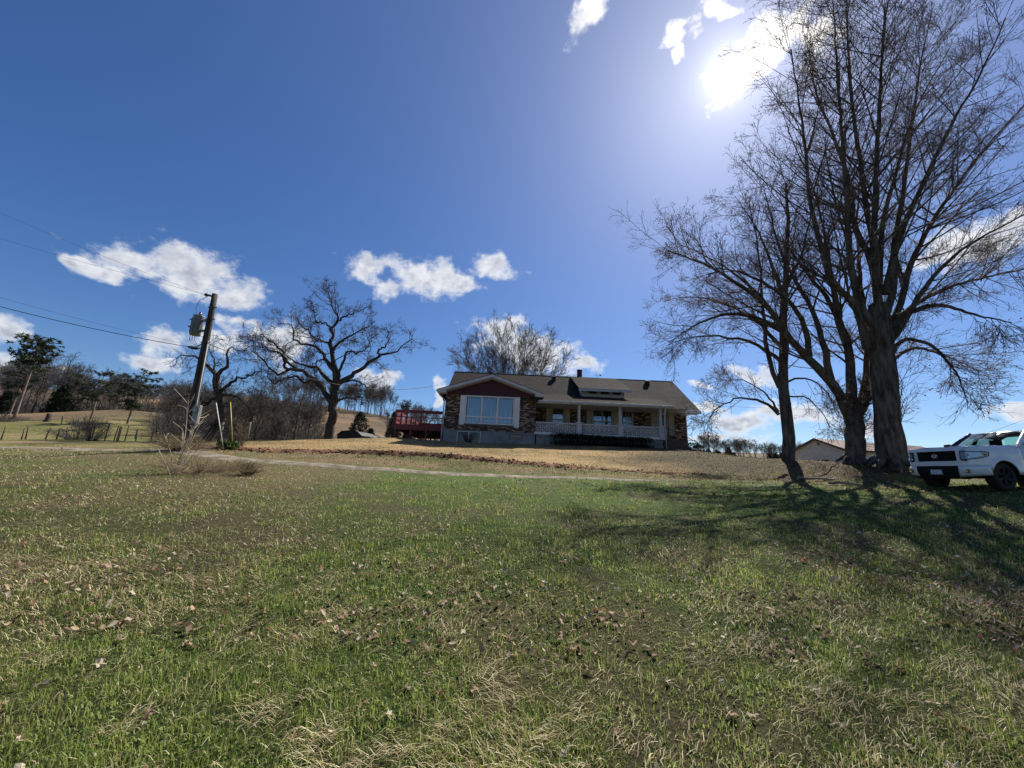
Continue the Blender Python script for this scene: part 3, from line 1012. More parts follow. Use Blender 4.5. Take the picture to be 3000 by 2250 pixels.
# --- the spreading oak beside the deck
O5, S5 = (750, 840), 550 / 1984.0
YO = 41.0
ol = [to_ground(px_limb([(768, 1612), (785, 1480), (812, 1330), (815, 1230), (822, 1130), (850, 1030)], YO, 0.50, 0.40, 0, O5, S5)),
      px_limb([(800, 1230), (755, 1150), (720, 1080), (670, 1020), (590, 960), (500, 890), (400, 868), (335, 885), (230, 940), (170, 880), (90, 790), (0, 700), (-60, 660)], YO, 0.34, 0.05, -2.0, O5, S5),
      px_limb([(345, 880), (300, 830), (290, 750), (240, 640), (150, 560), (40, 500)], YO - 1, 0.17, 0.04, -1.0, O5, S5),
      px_limb([(850, 1040), (845, 930), (822, 800), (800, 640), (800, 480), (850, 400), (870, 330), (830, 250), (790, 160), (800, 90)], YO, 0.36, 0.04, 0.5, O5, S5),
      px_limb([(830, 1060), (735, 960), (660, 880), (580, 840), (470, 820), (390, 780), (290, 720), (200, 760)], YO, 0.24, 0.04, 2.5, O5, S5),
      px_limb([(840, 900), (760, 800), (690, 700), (640, 640), (550, 610), (440, 590), (390, 530), (400, 440), (330, 390), (230, 380)], YO, 0.24, 0.04, 0.8, O5, S5),
      px_limb([(860, 1040), (960, 970), (1090, 890), (1200, 800), (1280, 740), (1400, 700), (1520, 670), (1560, 600), (1660, 565)], YO, 0.30, 0.04, -1.2, O5, S5),
      px_limb([(1300, 735), (1300, 670), (1370, 620), (1395, 530), (1380, 440)], YO - 0.8, 0.14, 0.03, 0.5, O5, S5),
      px_limb([(868, 980), (910, 830), (950, 720), (1000, 680), (1080, 700), (1190, 630), (1180, 560), (1220, 500)], YO, 0.18, 0.03, 2.8, O5, S5),
      px_limb([(815, 670), (920, 560), (1040, 490), (1140, 440), (1260, 380)], YO, 0.17, 0.03, -1.5, O5, S5),
      px_limb([(860, 390), (930, 320), (1010, 270), (1120, 250), (1180, 200)], YO + 0.3, 0.13, 0.03, 0.8, O5, S5),
      px_limb([(800, 480), (740, 390), (630, 380), (630, 290), (560, 210)], YO, 0.15, 0.03, -0.9, O5, S5),
      px_limb([(880, 1010), (990, 1000), (1100, 1010), (1190, 1070), (1240, 1150), (1340, 1130)], YO, 0.13, 0.025, -1.8, O5, S5),
      px_limb([(840, 1215), (900, 1180), (990, 1180), (1085, 1168)], YO, 0.13, 0.08, -1.0, O5, S5),
      px_limb([(600, 965), (520, 1010), (430, 960), (330, 980), (220, 1010), (110, 960), (0, 900)], YO - 0.6, 0.15, 0.03, -2.2, O5, S5),
      px_limb([(420, 865), (340, 800), (250, 700), (140, 660), (40, 600), (-80, 560)], YO, 0.15, 0.03, 2.4, O5, S5),
      px_limb([(820, 820), (700, 760), (620, 800), (640, 960)], YO, 0.11, 0.03, -1.6, O5, S5),
      px_limb([(820, 700), (760, 590), (640, 560), (560, 480), (470, 420), (430, 340)], YO, 0.16, 0.03, 3.0, O5, S5)]
oak_levels = [dict(dens=1.0, cmin=5, cmax=15, t0=0.20, ang=(30, 70), len=(0.2, 0.42), lmax=3.6, taper=0.3, n=8, sides=4, wob=0.20, up=0.03, curl=0.15, rr=0.55, rl=0.016, rmin=0.022, both=True),
              dict(dens=1.8, cmin=4, cmax=12, t0=0.12, ang=(30, 70), len=(0.28, 0.55), lmin=0.6, lmax=2.0, n=6, sides=3, wob=0.22, up=0.02, rr=0.6, rl=0.014, rmin=0.015),
              dict(dens=2.4, cmin=3, cmax=6, t0=0.15, ang=(30, 70), len=(0.3, 0.65), lmin=0.4, lmax=1.1, n=3, sides=3, wob=0.2, up=0.04, rr=0.7, rl=0.014, rmin=0.012),
              dict(dens=3.0, cmin=2, cmax=4, t0=0.2, ang=(30, 70), len=(0.4, 0.8), lmin=0.3, lmax=0.7, n=2, sides=3, wob=0.15, up=0.04, rr=0.7, rl=0.014, rmin=0.009)]
oak = plant('oak_tree', ol, oak_levels, 71, 'large bare oak with a wide crooked crown between pole and red deck', bark=m_bark_dark, twig=m_bark_dark, jit=0.10, limb_n=18)

# --- the gnarled oak behind the utility pole
O4, S4 = (450, 820), 400 / 1276.0
YG = 37.0
glm = [to_ground(px_limb([(520, 1460), (560, 1400), (620, 1320), (645, 1210), (605, 1080), (582, 950), (590, 885)], YG, 0.40, 0.26, 0, O4, S4)),
       px_limb([(590, 890), (650, 840), (690, 745), (682, 680), (730, 640), (800, 690)], YG, 0.20, 0.03, -1.0, O4, S4),
       px_limb([(590, 900), (540, 840), (480, 780), (385, 720), (280, 700), (190, 770)], YG, 0.20, 0.03, 0.8, O4, S4),
       px_limb([(615, 1070), (700, 970), (800, 915), (900, 900), (960, 850)], YG, 0.22, 0.04, 1.5, O4, S4),
       px_limb([(625, 1080), (700, 1075), (780, 1095), (880, 1190), (940, 1320)], YG, 0.15, 0.03, -1.5, O4, S4),
       px_limb([(600, 1080), (560, 1110), (490, 1165), (440, 1180), (360, 1110)], YG, 0.16, 0.03, -1.0, O4, S4),
       px_limb([(585, 960), (570, 860), (560, 760), (520, 660), (510, 580)], YG, 0.13, 0.025, 1.0, O4, S4),
       px_limb([(490, 1150), (400, 1090), (280, 1090), (180, 1150), (90, 1220)], YG, 0.13, 0.025, 0.5, O4, S4)]
plant('oak_tree', glm, oak_levels[:3], 83, 'smaller gnarled oak behind the utility pole', bark=m_bark_dark, twig=m_bark_dark, jit=0.08)

# --- round-headed tree behind the roof
YH = 47.0
hl = []
hb_ = at(1495, 1260, YH)
hz = gz1(hb_[0], hb_[1])
hl.append((np.array([[hb_[0], YH, hz - 0.2], [hb_[0] + 0.05, YH, hz + 2.0], [hb_[0], YH, hz + 4.0]]), 0.5, 0.40))
rr_ = np.random.default_rng(5)
for k in range(34):
    a = k * 2.39996
    sp = math.sqrt((k + 0.5) / 34.0)
    top = np.array([hb_[0] + math.cos(a) * 8.0 * sp, YH + math.sin(a) * 5.5 * sp, at(1495, 985, YH)[2] - 4.0 * sp ** 2.0 + rr_.normal(0, 0.3)])
    p0 = np.array([hb_[0], YH, hz + 3.2])
    m1 = p0 + (top - p0) * 0.35 + np.array([math.cos(a) * 0.3, math.sin(a) * 0.3, 0.3 - 0.7 * sp])
    m2 = p0 + (top - p0) * 0.7 + np.array([math.cos(a) * 0.5 * sp, math.sin(a) * 0.3, 0.4 * sp])
    hl.append((np.array([p0, m1, m2, top]), 0.075, 0.015))
house_levels = [dict(dens=1.5, cmin=9, cmax=16, t0=0.2, ang=(18, 42), len=(0.22, 0.42), lmax=4, taper=0.4, n=5, sides=3, wob=0.04, up=0.0, curl=0.05, rr=0.5, rl=0.012, rmin=0.018),
                dict(dens=2.4, cmin=5, cmax=8, t0=0.1, ang=(18, 42), len=(0.3, 0.6), lmin=0.6, lmax=2, n=3, sides=3, wob=0.06, up=0.0, rr=0.6, rl=0.012, rmin=0.013),
                dict(dens=3.5, cmin=4, cmax=7, t0=0.15, ang=(18, 50), len=(0.4, 0.7), lmin=0.4, lmax=1, n=2, sides=3, wob=0.06, up=0.0, rr=0.6, rl=0.012, rmin=0.010)]
plant('elm_tree', hl, house_levels, 91, 'round-headed bare tree rising behind the house roof', bark=m_bark_dark, twig=m_bark, jit=0.06)


# --- pool of smaller bare trees for the thicket and the far ridges
def generic_limbs(h, spread, nl, seed, lean=0.0, thick=0.011, low=0.25):
    r = np.random.default_rng(seed)
    trunk = np.array([[0, 0, -0.3], [lean * 0.3, 0, h * 0.3], [lean * 0.7 + r.normal(0, 0.15), r.normal(0, 0.15), h * 0.62], [lean + r.normal(0, 0.2), r.normal(0, 0.2), h * 0.97]])
    out = [(trunk, h * thick, h * thick * 0.15)]
    for k in range(nl):
        t = r.uniform(low, 0.8)
        a = r.uniform(0, 6.283)
        s0 = spline(trunk, 20)[int(t * 19)]
        L = h * spread * r.uniform(0.7, 1.15) * (1.1 - 0.6 * t)
        rise = r.uniform(0.55, 1.0) * h * (0.98 - t)
        d = np.array([math.cos(a), math.sin(a), 0])
        out.append((np.array([s0, s0 + d * L * 0.45 + [0, 0, rise * 0.35], s0 + d * L + [0, 0, rise]]), h * thick * 0.5 * (1.1 - t), h * thick * 0.08))
    return out


gen_levels = [dict(dens=0.9, cmin=4, cmax=9, t0=0.2, ang=(25, 58), len=(0.22, 0.5), lmax=4, n=6, sides=3, wob=0.10, up=0.05, rr=0.5, rl=0.014, rmin=0.022, both=True),
              dict(dens=1.6, cmin=4, cmax=8, t0=0.1, ang=(25, 60), len=(0.3, 0.6), lmin=0.5, lmax=2, n=4, sides=3, wob=0.12, up=0.05, rr=0.6, rl=0.014, rmin=0.015),
              dict(dens=2.0, cmin=2, cmax=3, t0=0.2, ang=(25, 60), len=(0.4, 0.7), lmin=0.4, lmax=1.0, n=3, sides=3, wob=0.12, up=0.05, rr=0.6, rl=0.014, rmin=0.012)]
proto = []
for k in range(5):
    t = plant('bare_tree', generic_limbs(9.0, (0.34, 0.26, 0.40, 0.30, 0.22)[k], (9, 8, 11, 7, 9)[k], 100 + k, (0.4, -0.3, 0.2, 0.6, 0)[k], low=(0.2, 0.3, 0.12, 0.3, 0.4)[k]),
              gen_levels, 200 + k, 'bare tree', bark=m_bark_dark, twig=m_twig_grey, jit=0.06, limb_sides=6, limb_n=9)
    proto.append(t)


_used = set()


def place(k, px, Y, h, py=None, rz=None, sx=1.0, label='', group=None, name='bare_tree', cat='tree', protos=None, ph=9.0):
    P_ = protos or proto
    d = at(px, py if py else 1280, Y)
    x, y = float(d[0]), float(d[1])
    key = (id(P_), k)
    o = P_[k] if key not in _used else copy_tree(P_[k])
    _used.add(key)
    o.location = (x, y, gz1(x, y) - 0.1)
    o.rotation_euler = (0, 0, rng.uniform(0, 6.28) if rz is None else rz)
    s_ = h / ph
    o.scale = (s_ * sx, s_ * sx, s_)
    tag(o, label, cat, group)
    return o

# ------------------------------------------------------------------ the brick house
m_white = pm('white_trim_paint', (0.43, 0.43, 0.45), 0.55, 0.12, 3.0, 0.1, 30)
m_block_white = pm('whitewashed_concrete', (0.58, 0.58, 0.58), 0.85, 0.15, 5.0, 0.4, 40)
m_shutter = pm('cream_shutter_paint', (0.52, 0.50, 0.44), 0.6, 0.12, 3.0)
m_cream = pm('yellowed_cream_paint', (0.30, 0.275, 0.20), 0.65, 0.15, 3.0)
m_maroon = pm('maroon_board_paint', (0.050, 0.014, 0.024), 0.7, 0.25, 3.0, 0.2, 20, stretch=(3, 1, 0.5))
m_conc = pm('poured_concrete', (0.20, 0.21, 0.215), 0.9, 0.25, 1.6, 0.4, 25, fine=0.15)
m_mortar = pm('mortar', (0.10, 0.09, 0.08), 0.95, 0.2, 8.0, 0.3)
m_iron = pm('black_iron', (0.03, 0.03, 0.032), 0.5, 0.2, 6.0, metal=0.3)
m_galv = pm('pale_aluminium', (0.58, 0.58, 0.57), 0.4, 0.15, 5.0, metal=0.6)
m_dark = pm('dark_room', (0.02, 0.022, 0.025), 0.9, 0.3, 2.0)
m_curtain = pm('sheer_white_curtain', (0.40, 0.43, 0.48), 0.9, 0.45, 5.0, stretch=(5, 1, 0.15))
m_frame = pm('bright_white_window_paint', (0.66, 0.66, 0.66), 0.5, 0.06, 3.0)
m_glass = glass_mat('window_glass', (0.86, 0.90, 0.93), 0.06)
m_glass_dark = glass_mat('basement_glass', (0.35, 0.45, 0.5), 0.0)
brick_cols = [(0.030, 0.024, 0.024), (0.060, 0.035, 0.027), (0.155, 0.095, 0.068), (0.27, 0.205, 0.150), (0.095, 0.055, 0.042), (0.30, 0.25, 0.195)]
m_bricks = [pm('brick_tone', c, 0.92, 0.22, 9.0, 0.5, 60, spec=0.15) for c in brick_cols]
BW = [0.26, 0.22, 0.17, 0.14, 0.13, 0.08]


def shingle_mat():
    m_, gg, b = principled('asphalt_shingle')
    co = gg.n('ShaderNodeTexCoord').outputs['Object']
    br = gg.n('ShaderNodeTexBrick')
    gg.put(br.inputs['Vector'], gg.v('MULTIPLY', co, (1, 1, 1)))
    n1_ = gg.noise(co, 1.1, 5.0, 0.6)
    n2_ = gg.noise(gg.v('MULTIPLY', co, (3.2, 7, 7)), 3.0, 3.0, 0.7)
    n3_ = gg.noise(co, 90.0, 2.0, 0.6)
    c1 = gg.mix(gg.ss(n2_, 0.36, 0.64), (0.014, 0.0125, 0.012), (0.066, 0.057, 0.051))
    c1 = gg.mix(gg.m('MULTIPLY', gg.ss(n3_, 0.4, 0.6), 0.35), c1, (0.05, 0.045, 0.04))
    # black algae streaking near the east end of the roof
    sx = gg.n('ShaderNodeSeparateXYZ')
    gg.put(sx.inputs[0], co)
    alg = gg.m('MULTIPLY', gg.ss(sx.outputs[0], 9.5, 11.8), gg.ss(n1_, 0.38, 0.60))
    c1 = gg.mix(gg.m('MULTIPLY', alg, 0.8), c1, (0.022, 0.022, 0.022))
    gg.put(b.inputs['Base Color'], c1)
    m_.node_tree.nodes.remove(br)
    b.inputs['Roughness'].default_value = 0.9
    b.inputs['Specular IOR Level'].default_value = 0.08
    bp_ = gg.n('ShaderNodeBump')
    bp_.inputs['Strength'].default_value = 1.0
    bp_.inputs['Distance'].default_value = 0.02
    gg.put(bp_.inputs['Height'], n2_)
    m_.node_tree.links.new(bp_.outputs[0], b.inputs['Normal'])
    return m_


m_shingle = shingle_mat()
house = empty('brick_house', (0, 27, 3.4))
tag(house, 'long low brick house with maroon front gable and white porch', 'house')
HO = Vector((0, 27, 3.4))


class HB(MB):
    """builder in world metres for parts of the house (stored relative to the house)"""
    def part(self, name, mat, parent=None, bevel=0.0):
        self.v = [tuple(Vector(p) - HO) for p in self.v]
        return self.build(name, mat, parent or house, bevel)


BX0, BX1, BY = -4.65, 1.78, 27.0        # front wing
BZ0, BZ1 = 4.33, 6.90
MX1, MY = 13.25, 28.8                    # main range, wall behind the porch
EAVE_Z = 6.65
# walls
wing_wall = HB().box(BX0 + 0.02, BX1 - 0.02, BY + 0.02, BY + 4, BZ0, BZ1).part('front_wall', m_mortar)
main_wall = HB().box(BX1 - 0.02, MX1 - 0.02, MY + 0.02, 36.98, 4.3, EAVE_Z + 0.2)
main_wall.box(BX0 + 0.02, BX1 - 0.02, BY + 4, 36.98, BZ0, BZ1)
main_wall = main_wall.part('porch_wall', m_mortar)
# east gable above the eaves and west gable
for x0, x1 in ((MX1 - 0.25, MX1 - 0.03), (BX0 + 0.03, BX0 + 0.25)):
    HB().prism([(x0, MY + 0.1, EAVE_Z + 0.1), (x0, 36.9, EAVE_Z + 0.1), (x0, 32.8, 9.75)], (x1 - x0, 0, 0)).part('gable_end', m_white)

# openings that bricks keep clear of
wing_open = [(-3.60, 0.62, 4.72, 6.84)]
porch_open = [(3.05, 4.07, 5.0, 6.72), (6.10, 7.72, 5.0, 6.66), (8.34, 9.24, 5.0, 6.6), (10.52, 11.84, 4.3, 6.6)]


def brick_mesh(name, L, H=0.066, dep=0.09):
    return MB().box(-L / 2, L / 2, -dep / 2, dep / 2, -H / 2, H / 2).mesh(name)


LMAIN = 0.232
bm_full = [brick_mesh('brick_%d' % k, LMAIN) for k in range(len(m_bricks))]
for k, me in enumerate(bm_full):
    me.materials.append(m_bricks[k])
CH = 0.0802


def lay(x0, x1, z0, z1, yf, opens, sink):
    """running bond: yields (x centre, z centre, length) of the bricks of one wall face"""
    z = z0 + CH / 2
    row = 0
    while z < z1 - 0.01:
        x = x0 - (LMAIN + 0.012) * (0.5 if row % 2 else 0.0)
        while x < x1 - 0.02:
            a, b_ = max(x, x0), min(x + LMAIN, x1)
            ok = b_ - a > 0.06
            for (oa, ob, za, zb) in opens:
                if zb > z - 0.03 and za < z + 0.03 and b_ > oa and a < ob:
                    if a < oa - 0.06:
                        b_ = min(b_, oa)
                    elif b_ > ob + 0.06:
                        a = max(a, ob)
                    else:
                        ok = False
            if ok and b_ - a > 0.05:
                sink.append(((a + b_) / 2, z, b_ - a))
            x += LMAIN + 0.012
        z += CH
        row += 1


wing, porch = [], []
lay(BX0, BX1, BZ0 + 0.01, BZ1 - 0.02, BY, wing_open, wing)
lay(BX1, MX1, 4.42, EAVE_Z - 0.05, MY, porch_open, porch)
rb = np.random.default_rng(4)


def tone(n):
    return rb.choice(len(BW), n, p=BW)


full = [w for w in wing if abs(w[2] - LMAIN) < 0.004]
full.sort(key=lambda w: -w[1])
pick = set(id(w) for w in [full[i] for i in np.linspace(0, len(full) - 1, 300).astype(int)])


def smear(xs, zs):
    """neighbouring bricks came from mixed pallets: tones run in loose clusters"""
    return fbm(np.array(xs) * 2.0, np.array(zs) * 6.0 + 30, 2)


stuff_bins = [MB() for _ in m_bricks]
pstuff = MB()
pm_idx = []
tn = tone(len(wing))
rest_v = MB()
rest_i = []
for (x, z, L), k, w in zip(wing, tn, wing):
    off = rb.uniform(-0.006, 0.006)
    if id(w) in pick:
        o = bpy.data.objects.new('brick', bm_full[k])
        COL.objects.link(o)
        o.parent = wing_wall
        o.location = Vector((x, BY + 0.045 + off, z)) - HO
    else:
        rest_v.box(x - L / 2, x + L / 2, BY + off, BY + 0.09 + off, z - 0.033, z + 0.033)
        rest_i += [int(k)] * 6
rest_v.v = [tuple(Vector(p) - HO) for p in rest_v.v]
me = rest_v.mesh('brick_rest')
me.polygons.foreach_set('material_index', np.array(rest_i, dtype=np.int32))
o = link('bricks', me, wing_wall, m_bricks)
o['kind'] = 'stuff'
tn = tone(len(porch))
pb_, pi_ = MB(), []
for (x, z, L), k in zip(porch, tn):
    off = rb.uniform(-0.006, 0.006)
    pb_.box(x - L / 2, x + L / 2, MY + off, MY + 0.09 + off, z - 0.033, z + 0.033)
    pi_ += [int(k)] * 6
# return of the wing into the porch
for r_ in range(28):
    z = 4.42 + CH / 2 + r_ * CH
    for c_ in range(7):
        y = BY + 0.1 + c_ * (LMAIN + 0.012) + (0.12 if r_ % 2 else 0)
        pb_.box(BX1 - 0.05, BX1 + rb.uniform(-0.005, 0.006), y, y + LMAIN, z - 0.033, z + 0.033)
        pi_ += [int(tone(1)[0])] * 6
pb_.v = [tuple(Vector(p) - HO) for p in pb_.v]
me = pb_.mesh('porch_bricks')
me.polygons.foreach_set('material_index', np.array(pi_, dtype=np.int32))
o = link('bricks', me, main_wall, m_bricks)
o['kind'] = 'stuff'

# foundation
fd = HB()
fd.box(BX0 + 0.01, -3.68, BY + 0.03, BY + 3.5, 2.6, BZ0)
fd.box(-2.02, -0.05, BY + 0.03, BY + 3.5, 2.6, BZ0)
fd.box(0.83, BX1 - 0.01, BY + 0.03, BY + 3.5, 2.6, BZ0)
fd.box(-3.68, -2.02, BY + 0.04, BY + 0.3, 2.6, 3.42)
fd.box(-3.68, -2.02, BY + 0.04, BY + 0.3, 4.27, BZ0 - 0.002)
fd.box(-0.05, 0.83, BY + 0.04, BY + 0.3, 2.6, 3.86)
fd.box(-0.05, 0.83, BY + 0.04, BY + 0.3, 4.24, BZ0 - 0.002)
fd.box(BX0 + 0.01, BX1 - 0.01, BY + 3.5, 36.9, 2.6, BZ0 - 0.004)
fd.box(BX1 - 0.01, MX1, MY + 0.06, 36.9, 2.6, 4.3)
for x in (-1.35, -0.95, 1.3):
    fd.box(x - 0.012, x + 0.012, BY + 0.022, BY + 0.04, 3.0, BZ0 - 0.02)
fd.part('foundation', m_conc)
m_cblock = pm('concrete_block', (0.20, 0.21, 0.215), 0.92, 0.2, 3.0, 0.4, 30)
for r_ in range(6):
    z0 = 3.06 + r_ * 0.2
    x = 1.85 - (0.2 if r_ % 2 else 0)
    while x < 10.65:
        a, b_ = max(x, 1.85), min(x + 0.39, 10.68)
        HB().box(a, b_, 26.9 + rb.uniform(0, 0.006), 27.2, z0, z0 + 0.19).part('foundation_block', m_cblock)
        x += 0.40


def window(parent, name, x0, x1, z0, z1, y, cols, rows, fr=0.06, mat=None, glass=None, backing=None, mul=0.045, curtain=False, splits=None):
    """casement: frame and mullions proud of the wall, one pane object per light, dark room or curtain behind"""
    mat = mat or m_white
    w = HB()
    w.box(x0, x1, y - 0.05, y + 0.10, z0, z0 + fr).box(x0, x1, y - 0.05, y + 0.10, z1 - fr, z1)
    w.box(x0, x0 + fr, y - 0.05, y + 0.10, z0 + fr, z1 - fr).box(x1 - fr, x1, y - 0.05, y + 0.10, z0 + fr, z1 - fr)
    xs = [x0 + fr + (x1 - x0 - 2 * fr) * k / cols for k in range(cols + 1)]
    zs = splits or [z0 + fr + (z1 - z0 - 2 * fr) * k / rows for k in range(rows + 1)]
    for x in xs[1:-1]:
        w.box(x - mul / 2, x + mul / 2, y - 0.042, y + 0.09, z0 + fr, z1 - fr)
    for z in zs[1:-1]:
        for a, b_ in zip(xs[:-1], xs[1:]):
            w.box(a + (mul / 2 if a != xs[0] else 0), b_ - (mul / 2 if b_ != xs[-1] else 0), y - 0.036, y + 0.09, z - mul / 2, z + mul / 2)
    wo = w.part(name, mat, parent, 0.006)
    for i in range(cols):
        for j in range(len(zs) - 1):
            HB().box(xs[i] + mul / 2, xs[i + 1] - mul / 2, y + 0.03, y + 0.036, zs[j] + mul / 2, zs[j + 1] - mul / 2).part('pane', glass or m_glass, wo)
    HB().box(x0 + 0.01, x1 - 0.01, y + 0.75, y + 0.8, z0, z1).part('backing', backing or m_dark, wo)
    return wo


# hollow behind the wing window so that the curtain has room: cut the wall solid back
for wall_, (x0, x1, z0, z1, y0) in ((wing_wall, (-3.24, 0.24, 4.8, 6.80, BY)),):
    pass


def recess(wall, boxes):
    """rebuild a wall solid as strips that leave the window openings free"""
    for c in list(wall.data.vertices):
        pass


wing_wall.data.clear_geometry()
ww = MB()
y0, y1 = BY + 0.02, BY + 4
def _wb(a, b_, c, d, e, f):
    ww.box(a, b_, c, d, e - 0, f)
x0, x1, za, zb = -3.22, 0.22, 4.80, 6.80
_wb(BX0 + 0.02, x0, y0, y1, BZ0, BZ1)
_wb(x1, BX1 - 0.02, y0, y1, BZ0, BZ1)
_wb(x0, x1, y0, y0 + 0.2, BZ0, za)
_wb(x0, x1, y0, y0 + 0.2, zb, BZ1)
ww.v = [tuple(Vector(p) - HO) for p in ww.v]
tmp = ww.mesh('front_wall_open')
tmp.materials.append(m_mortar)
wing_wall.data = tmp
main_wall.data.clear_geometry()
ww = MB()
xs = [BX1 - 0.02]
Z0, Z1 = 4.3, EAVE_Z + 0.15
for (oa, ob, za, zb) in porch_open:
    ww.box(xs[-1], oa, MY + 0.02, MY + 1.2, Z0, Z1)
    ww.box(oa, ob, MY + 0.02, MY + 0.2, zb - 0.02, Z1)
    if za > 4.35:
        ww.box(oa, ob, MY + 0.02, MY + 0.2, Z0, za + 0.02)
    xs.append(ob)
ww.box(xs[-1], MX1 - 0.02, MY + 0.02, MY + 1.2, Z0, Z1)
ww.box(BX1, MX1 - 0.02, MY + 1.2, 36.98, Z0, Z1 - 0.01)
ww.box(BX0 + 0.02, BX1 - 0.02, BY + 4.002, 36.98, BZ0, BZ1)
ww.v = [tuple(Vector(p) - HO) for p in ww.v]
tmp = ww.mesh('porch_wall_open')
tmp.materials.append(m_mortar)
main_wall.data = tmp

# picture window with sheer curtains
pw = window(house, 'picture_window', -3.24, 0.24, 4.80, 6.81, BY, 3, 2, 0.085, mat=m_frame, mul=0.10, splits=[4.875, 5.30, 6.735])
for k, (a, b_) in enumerate(((-3.15, -2.05), (-2.05, -0.95), (-0.95, 0.15))):
    rows_ = []
    for z in (4.82, 6.78):
        rows_.append([(a + (b_ - a) * i / 48, BY + 0.22 + 0.07 * math.sin(i * 0.55 + k * 2) + 0.03 * math.sin(i * 1.3 + k), z) for i in range(49)])
    HB().grid(rows_).part('curtain', m_curtain, pw)
# shutters either side of the picture window


def shutter(x0, x1, z0, z1, y, mat, panels=2):
    s_ = HB()
    s_.box(x0, x1, y - 0.035, y - 0.012, z0, z1)
    f_ = 0.05
    s_.box(x0, x0 + f_, y - 0.052, y - 0.035, z0, z1).box(x1 - f_, x1, y - 0.052, y - 0.035, z0, z1)
    for k in range(panels + 1):
        z = z0 + (z1 - z0 - f_) * k / panels
        s_.box(x0 + f_, x1 - f_, y - 0.052, y - 0.035, z, z + f_)
    s_ = s_.part('shutter', mat, house, 0.004)
    return s_


shutter(-3.60, -3.25, 4.70, 6.80, BY, m_frame, 3)
shutter(0.25, 0.62, 4.66, 6.82, BY, m_frame, 3)
# basement lights
window(house, 'basement_window', -3.67, -2.03, 3.43, 4.26, BY + 0.08, 2, 1, 0.04, mat=m_galv, glass=m_glass_dark, mul=0.05)
window(house, 'basement_window', -0.04, 0.82, 3.87, 4.23, BY + 0.08, 2, 1, 0.03, mat=m_conc, glass=m_glass_dark, mul=0.03)
# porch windows
blind = pm('half_drawn_blind', (0.50, 0.53, 0.55), 0.8, 0.1, 2.0)
for (x0, x1, z1, cols) in ((3.05, 4.07, 6.70, 1), (6.10, 7.72, 6.64, 2), (8.34, 9.24, 6.58, 1)):
    w_ = window(house, 'porch_window', x0, x1, 5.02, z1, MY, cols, 2, 0.11, mat=m_cream if cols else m_white, mul=0.07, splits=[5.13, 5.62, z1 - 0.11])
    HB().box(x0 + 0.1, x1 - 0.1, MY + 0.30, MY + 0.31, 5.62, 5.95).part('blind', blind, w_)
gr = HB()
for k in range(1, 3):
    gr.box(8.45 + 0.68 * k / 3 - 0.01, 8.45 + 0.68 * k / 3 + 0.01, MY + 0.0, MY + 0.028, 5.66, 6.46)
gr.box(8.45, 9.13, MY + 0.0, MY + 0.026, 6.05, 6.07)
gr.part('window_grille', m_white)
for (x0, x1, z1) in ((2.68, 3.02, 6.62), (4.10, 4.46, 6.62), (5.73, 6.07, 6.58), (7.75, 8.12, 6.58), (11.88, 12.30, 6.52)):
    shutter(x0, x1, 4.80, z1, MY, m_cream, 2)
# entrance: sidelight panel, door leaf, frame
dr = HB()
dr.box(10.56, 10.60, MY - 0.04, MY + 0.16, 4.42, 6.55).box(11.76, 11.82, MY - 0.04, MY + 0.16, 4.42, 6.55).box(10.60, 11.76, MY - 0.04, MY + 0.16, 6.45, 6.55)
dr.box(11.00, 11.05, MY - 0.035, MY + 0.16, 4.42, 6.45)
dr.part('door_frame', m_cream)
HB().box(10.60, 11.00, MY + 0.04, MY + 0.08, 4.42, 6.45).part('side_panel', m_cream)
dl = HB()
dl.box(11.05, 11.76, MY + 0.05, MY + 0.09, 4.43, 5.15).box(11.05, 11.14, MY + 0.05, MY + 0.09, 5.15, 6.45).box(11.67, 11.76, MY + 0.05, MY + 0.09, 5.15, 6.45).box(11.14, 11.67, MY + 0.05, MY + 0.09, 6.33, 6.45)
door = dl.part('front_door', m_white, house, 0.004)
HB().box(11.14, 11.67, MY + 0.066, MY + 0.074, 5.15, 6.33).part('door_glass', m_glass_dark, door)
HB().tube([(11.10, MY + 0.04, 5.35), (11.10, MY - 0.02, 5.35), (11.14, MY - 0.03, 5.35)], 0.014, 8).part('door_handle', m_galv, door)
HB().box(10.6, 11.8, MY + 0.9, MY + 0.95, 4.4, 6.5).part('hall_backing', m_dark, door)
lamp = HB()
lamp.tube([(10.05, MY - 0.02, 6.18), (10.05, MY - 0.12, 6.22), (10.05, MY - 0.14, 6.14)], 0.012, 6)
lamp.tube([(10.05, MY - 0.14, 6.16), (10.05, MY - 0.14, 5.98)], [0.03, 0.055], 8)
lamp.part('porch_lamp', m_iron)

# porch deck, rails, pillars
PY = 26.78
sl_ = HB()
sl_.box(1.70, 10.80, PY - 0.02, MY + 0.05, 4.25, 4.42)
sl_.part('porch_slab', m_block_white, house, 0.015)
sc_ = HB()
sc_.box(1.80, 12.5, 26.6, MY, 6.44, 6.48)
sc_.part('porch_ceiling', m_white)


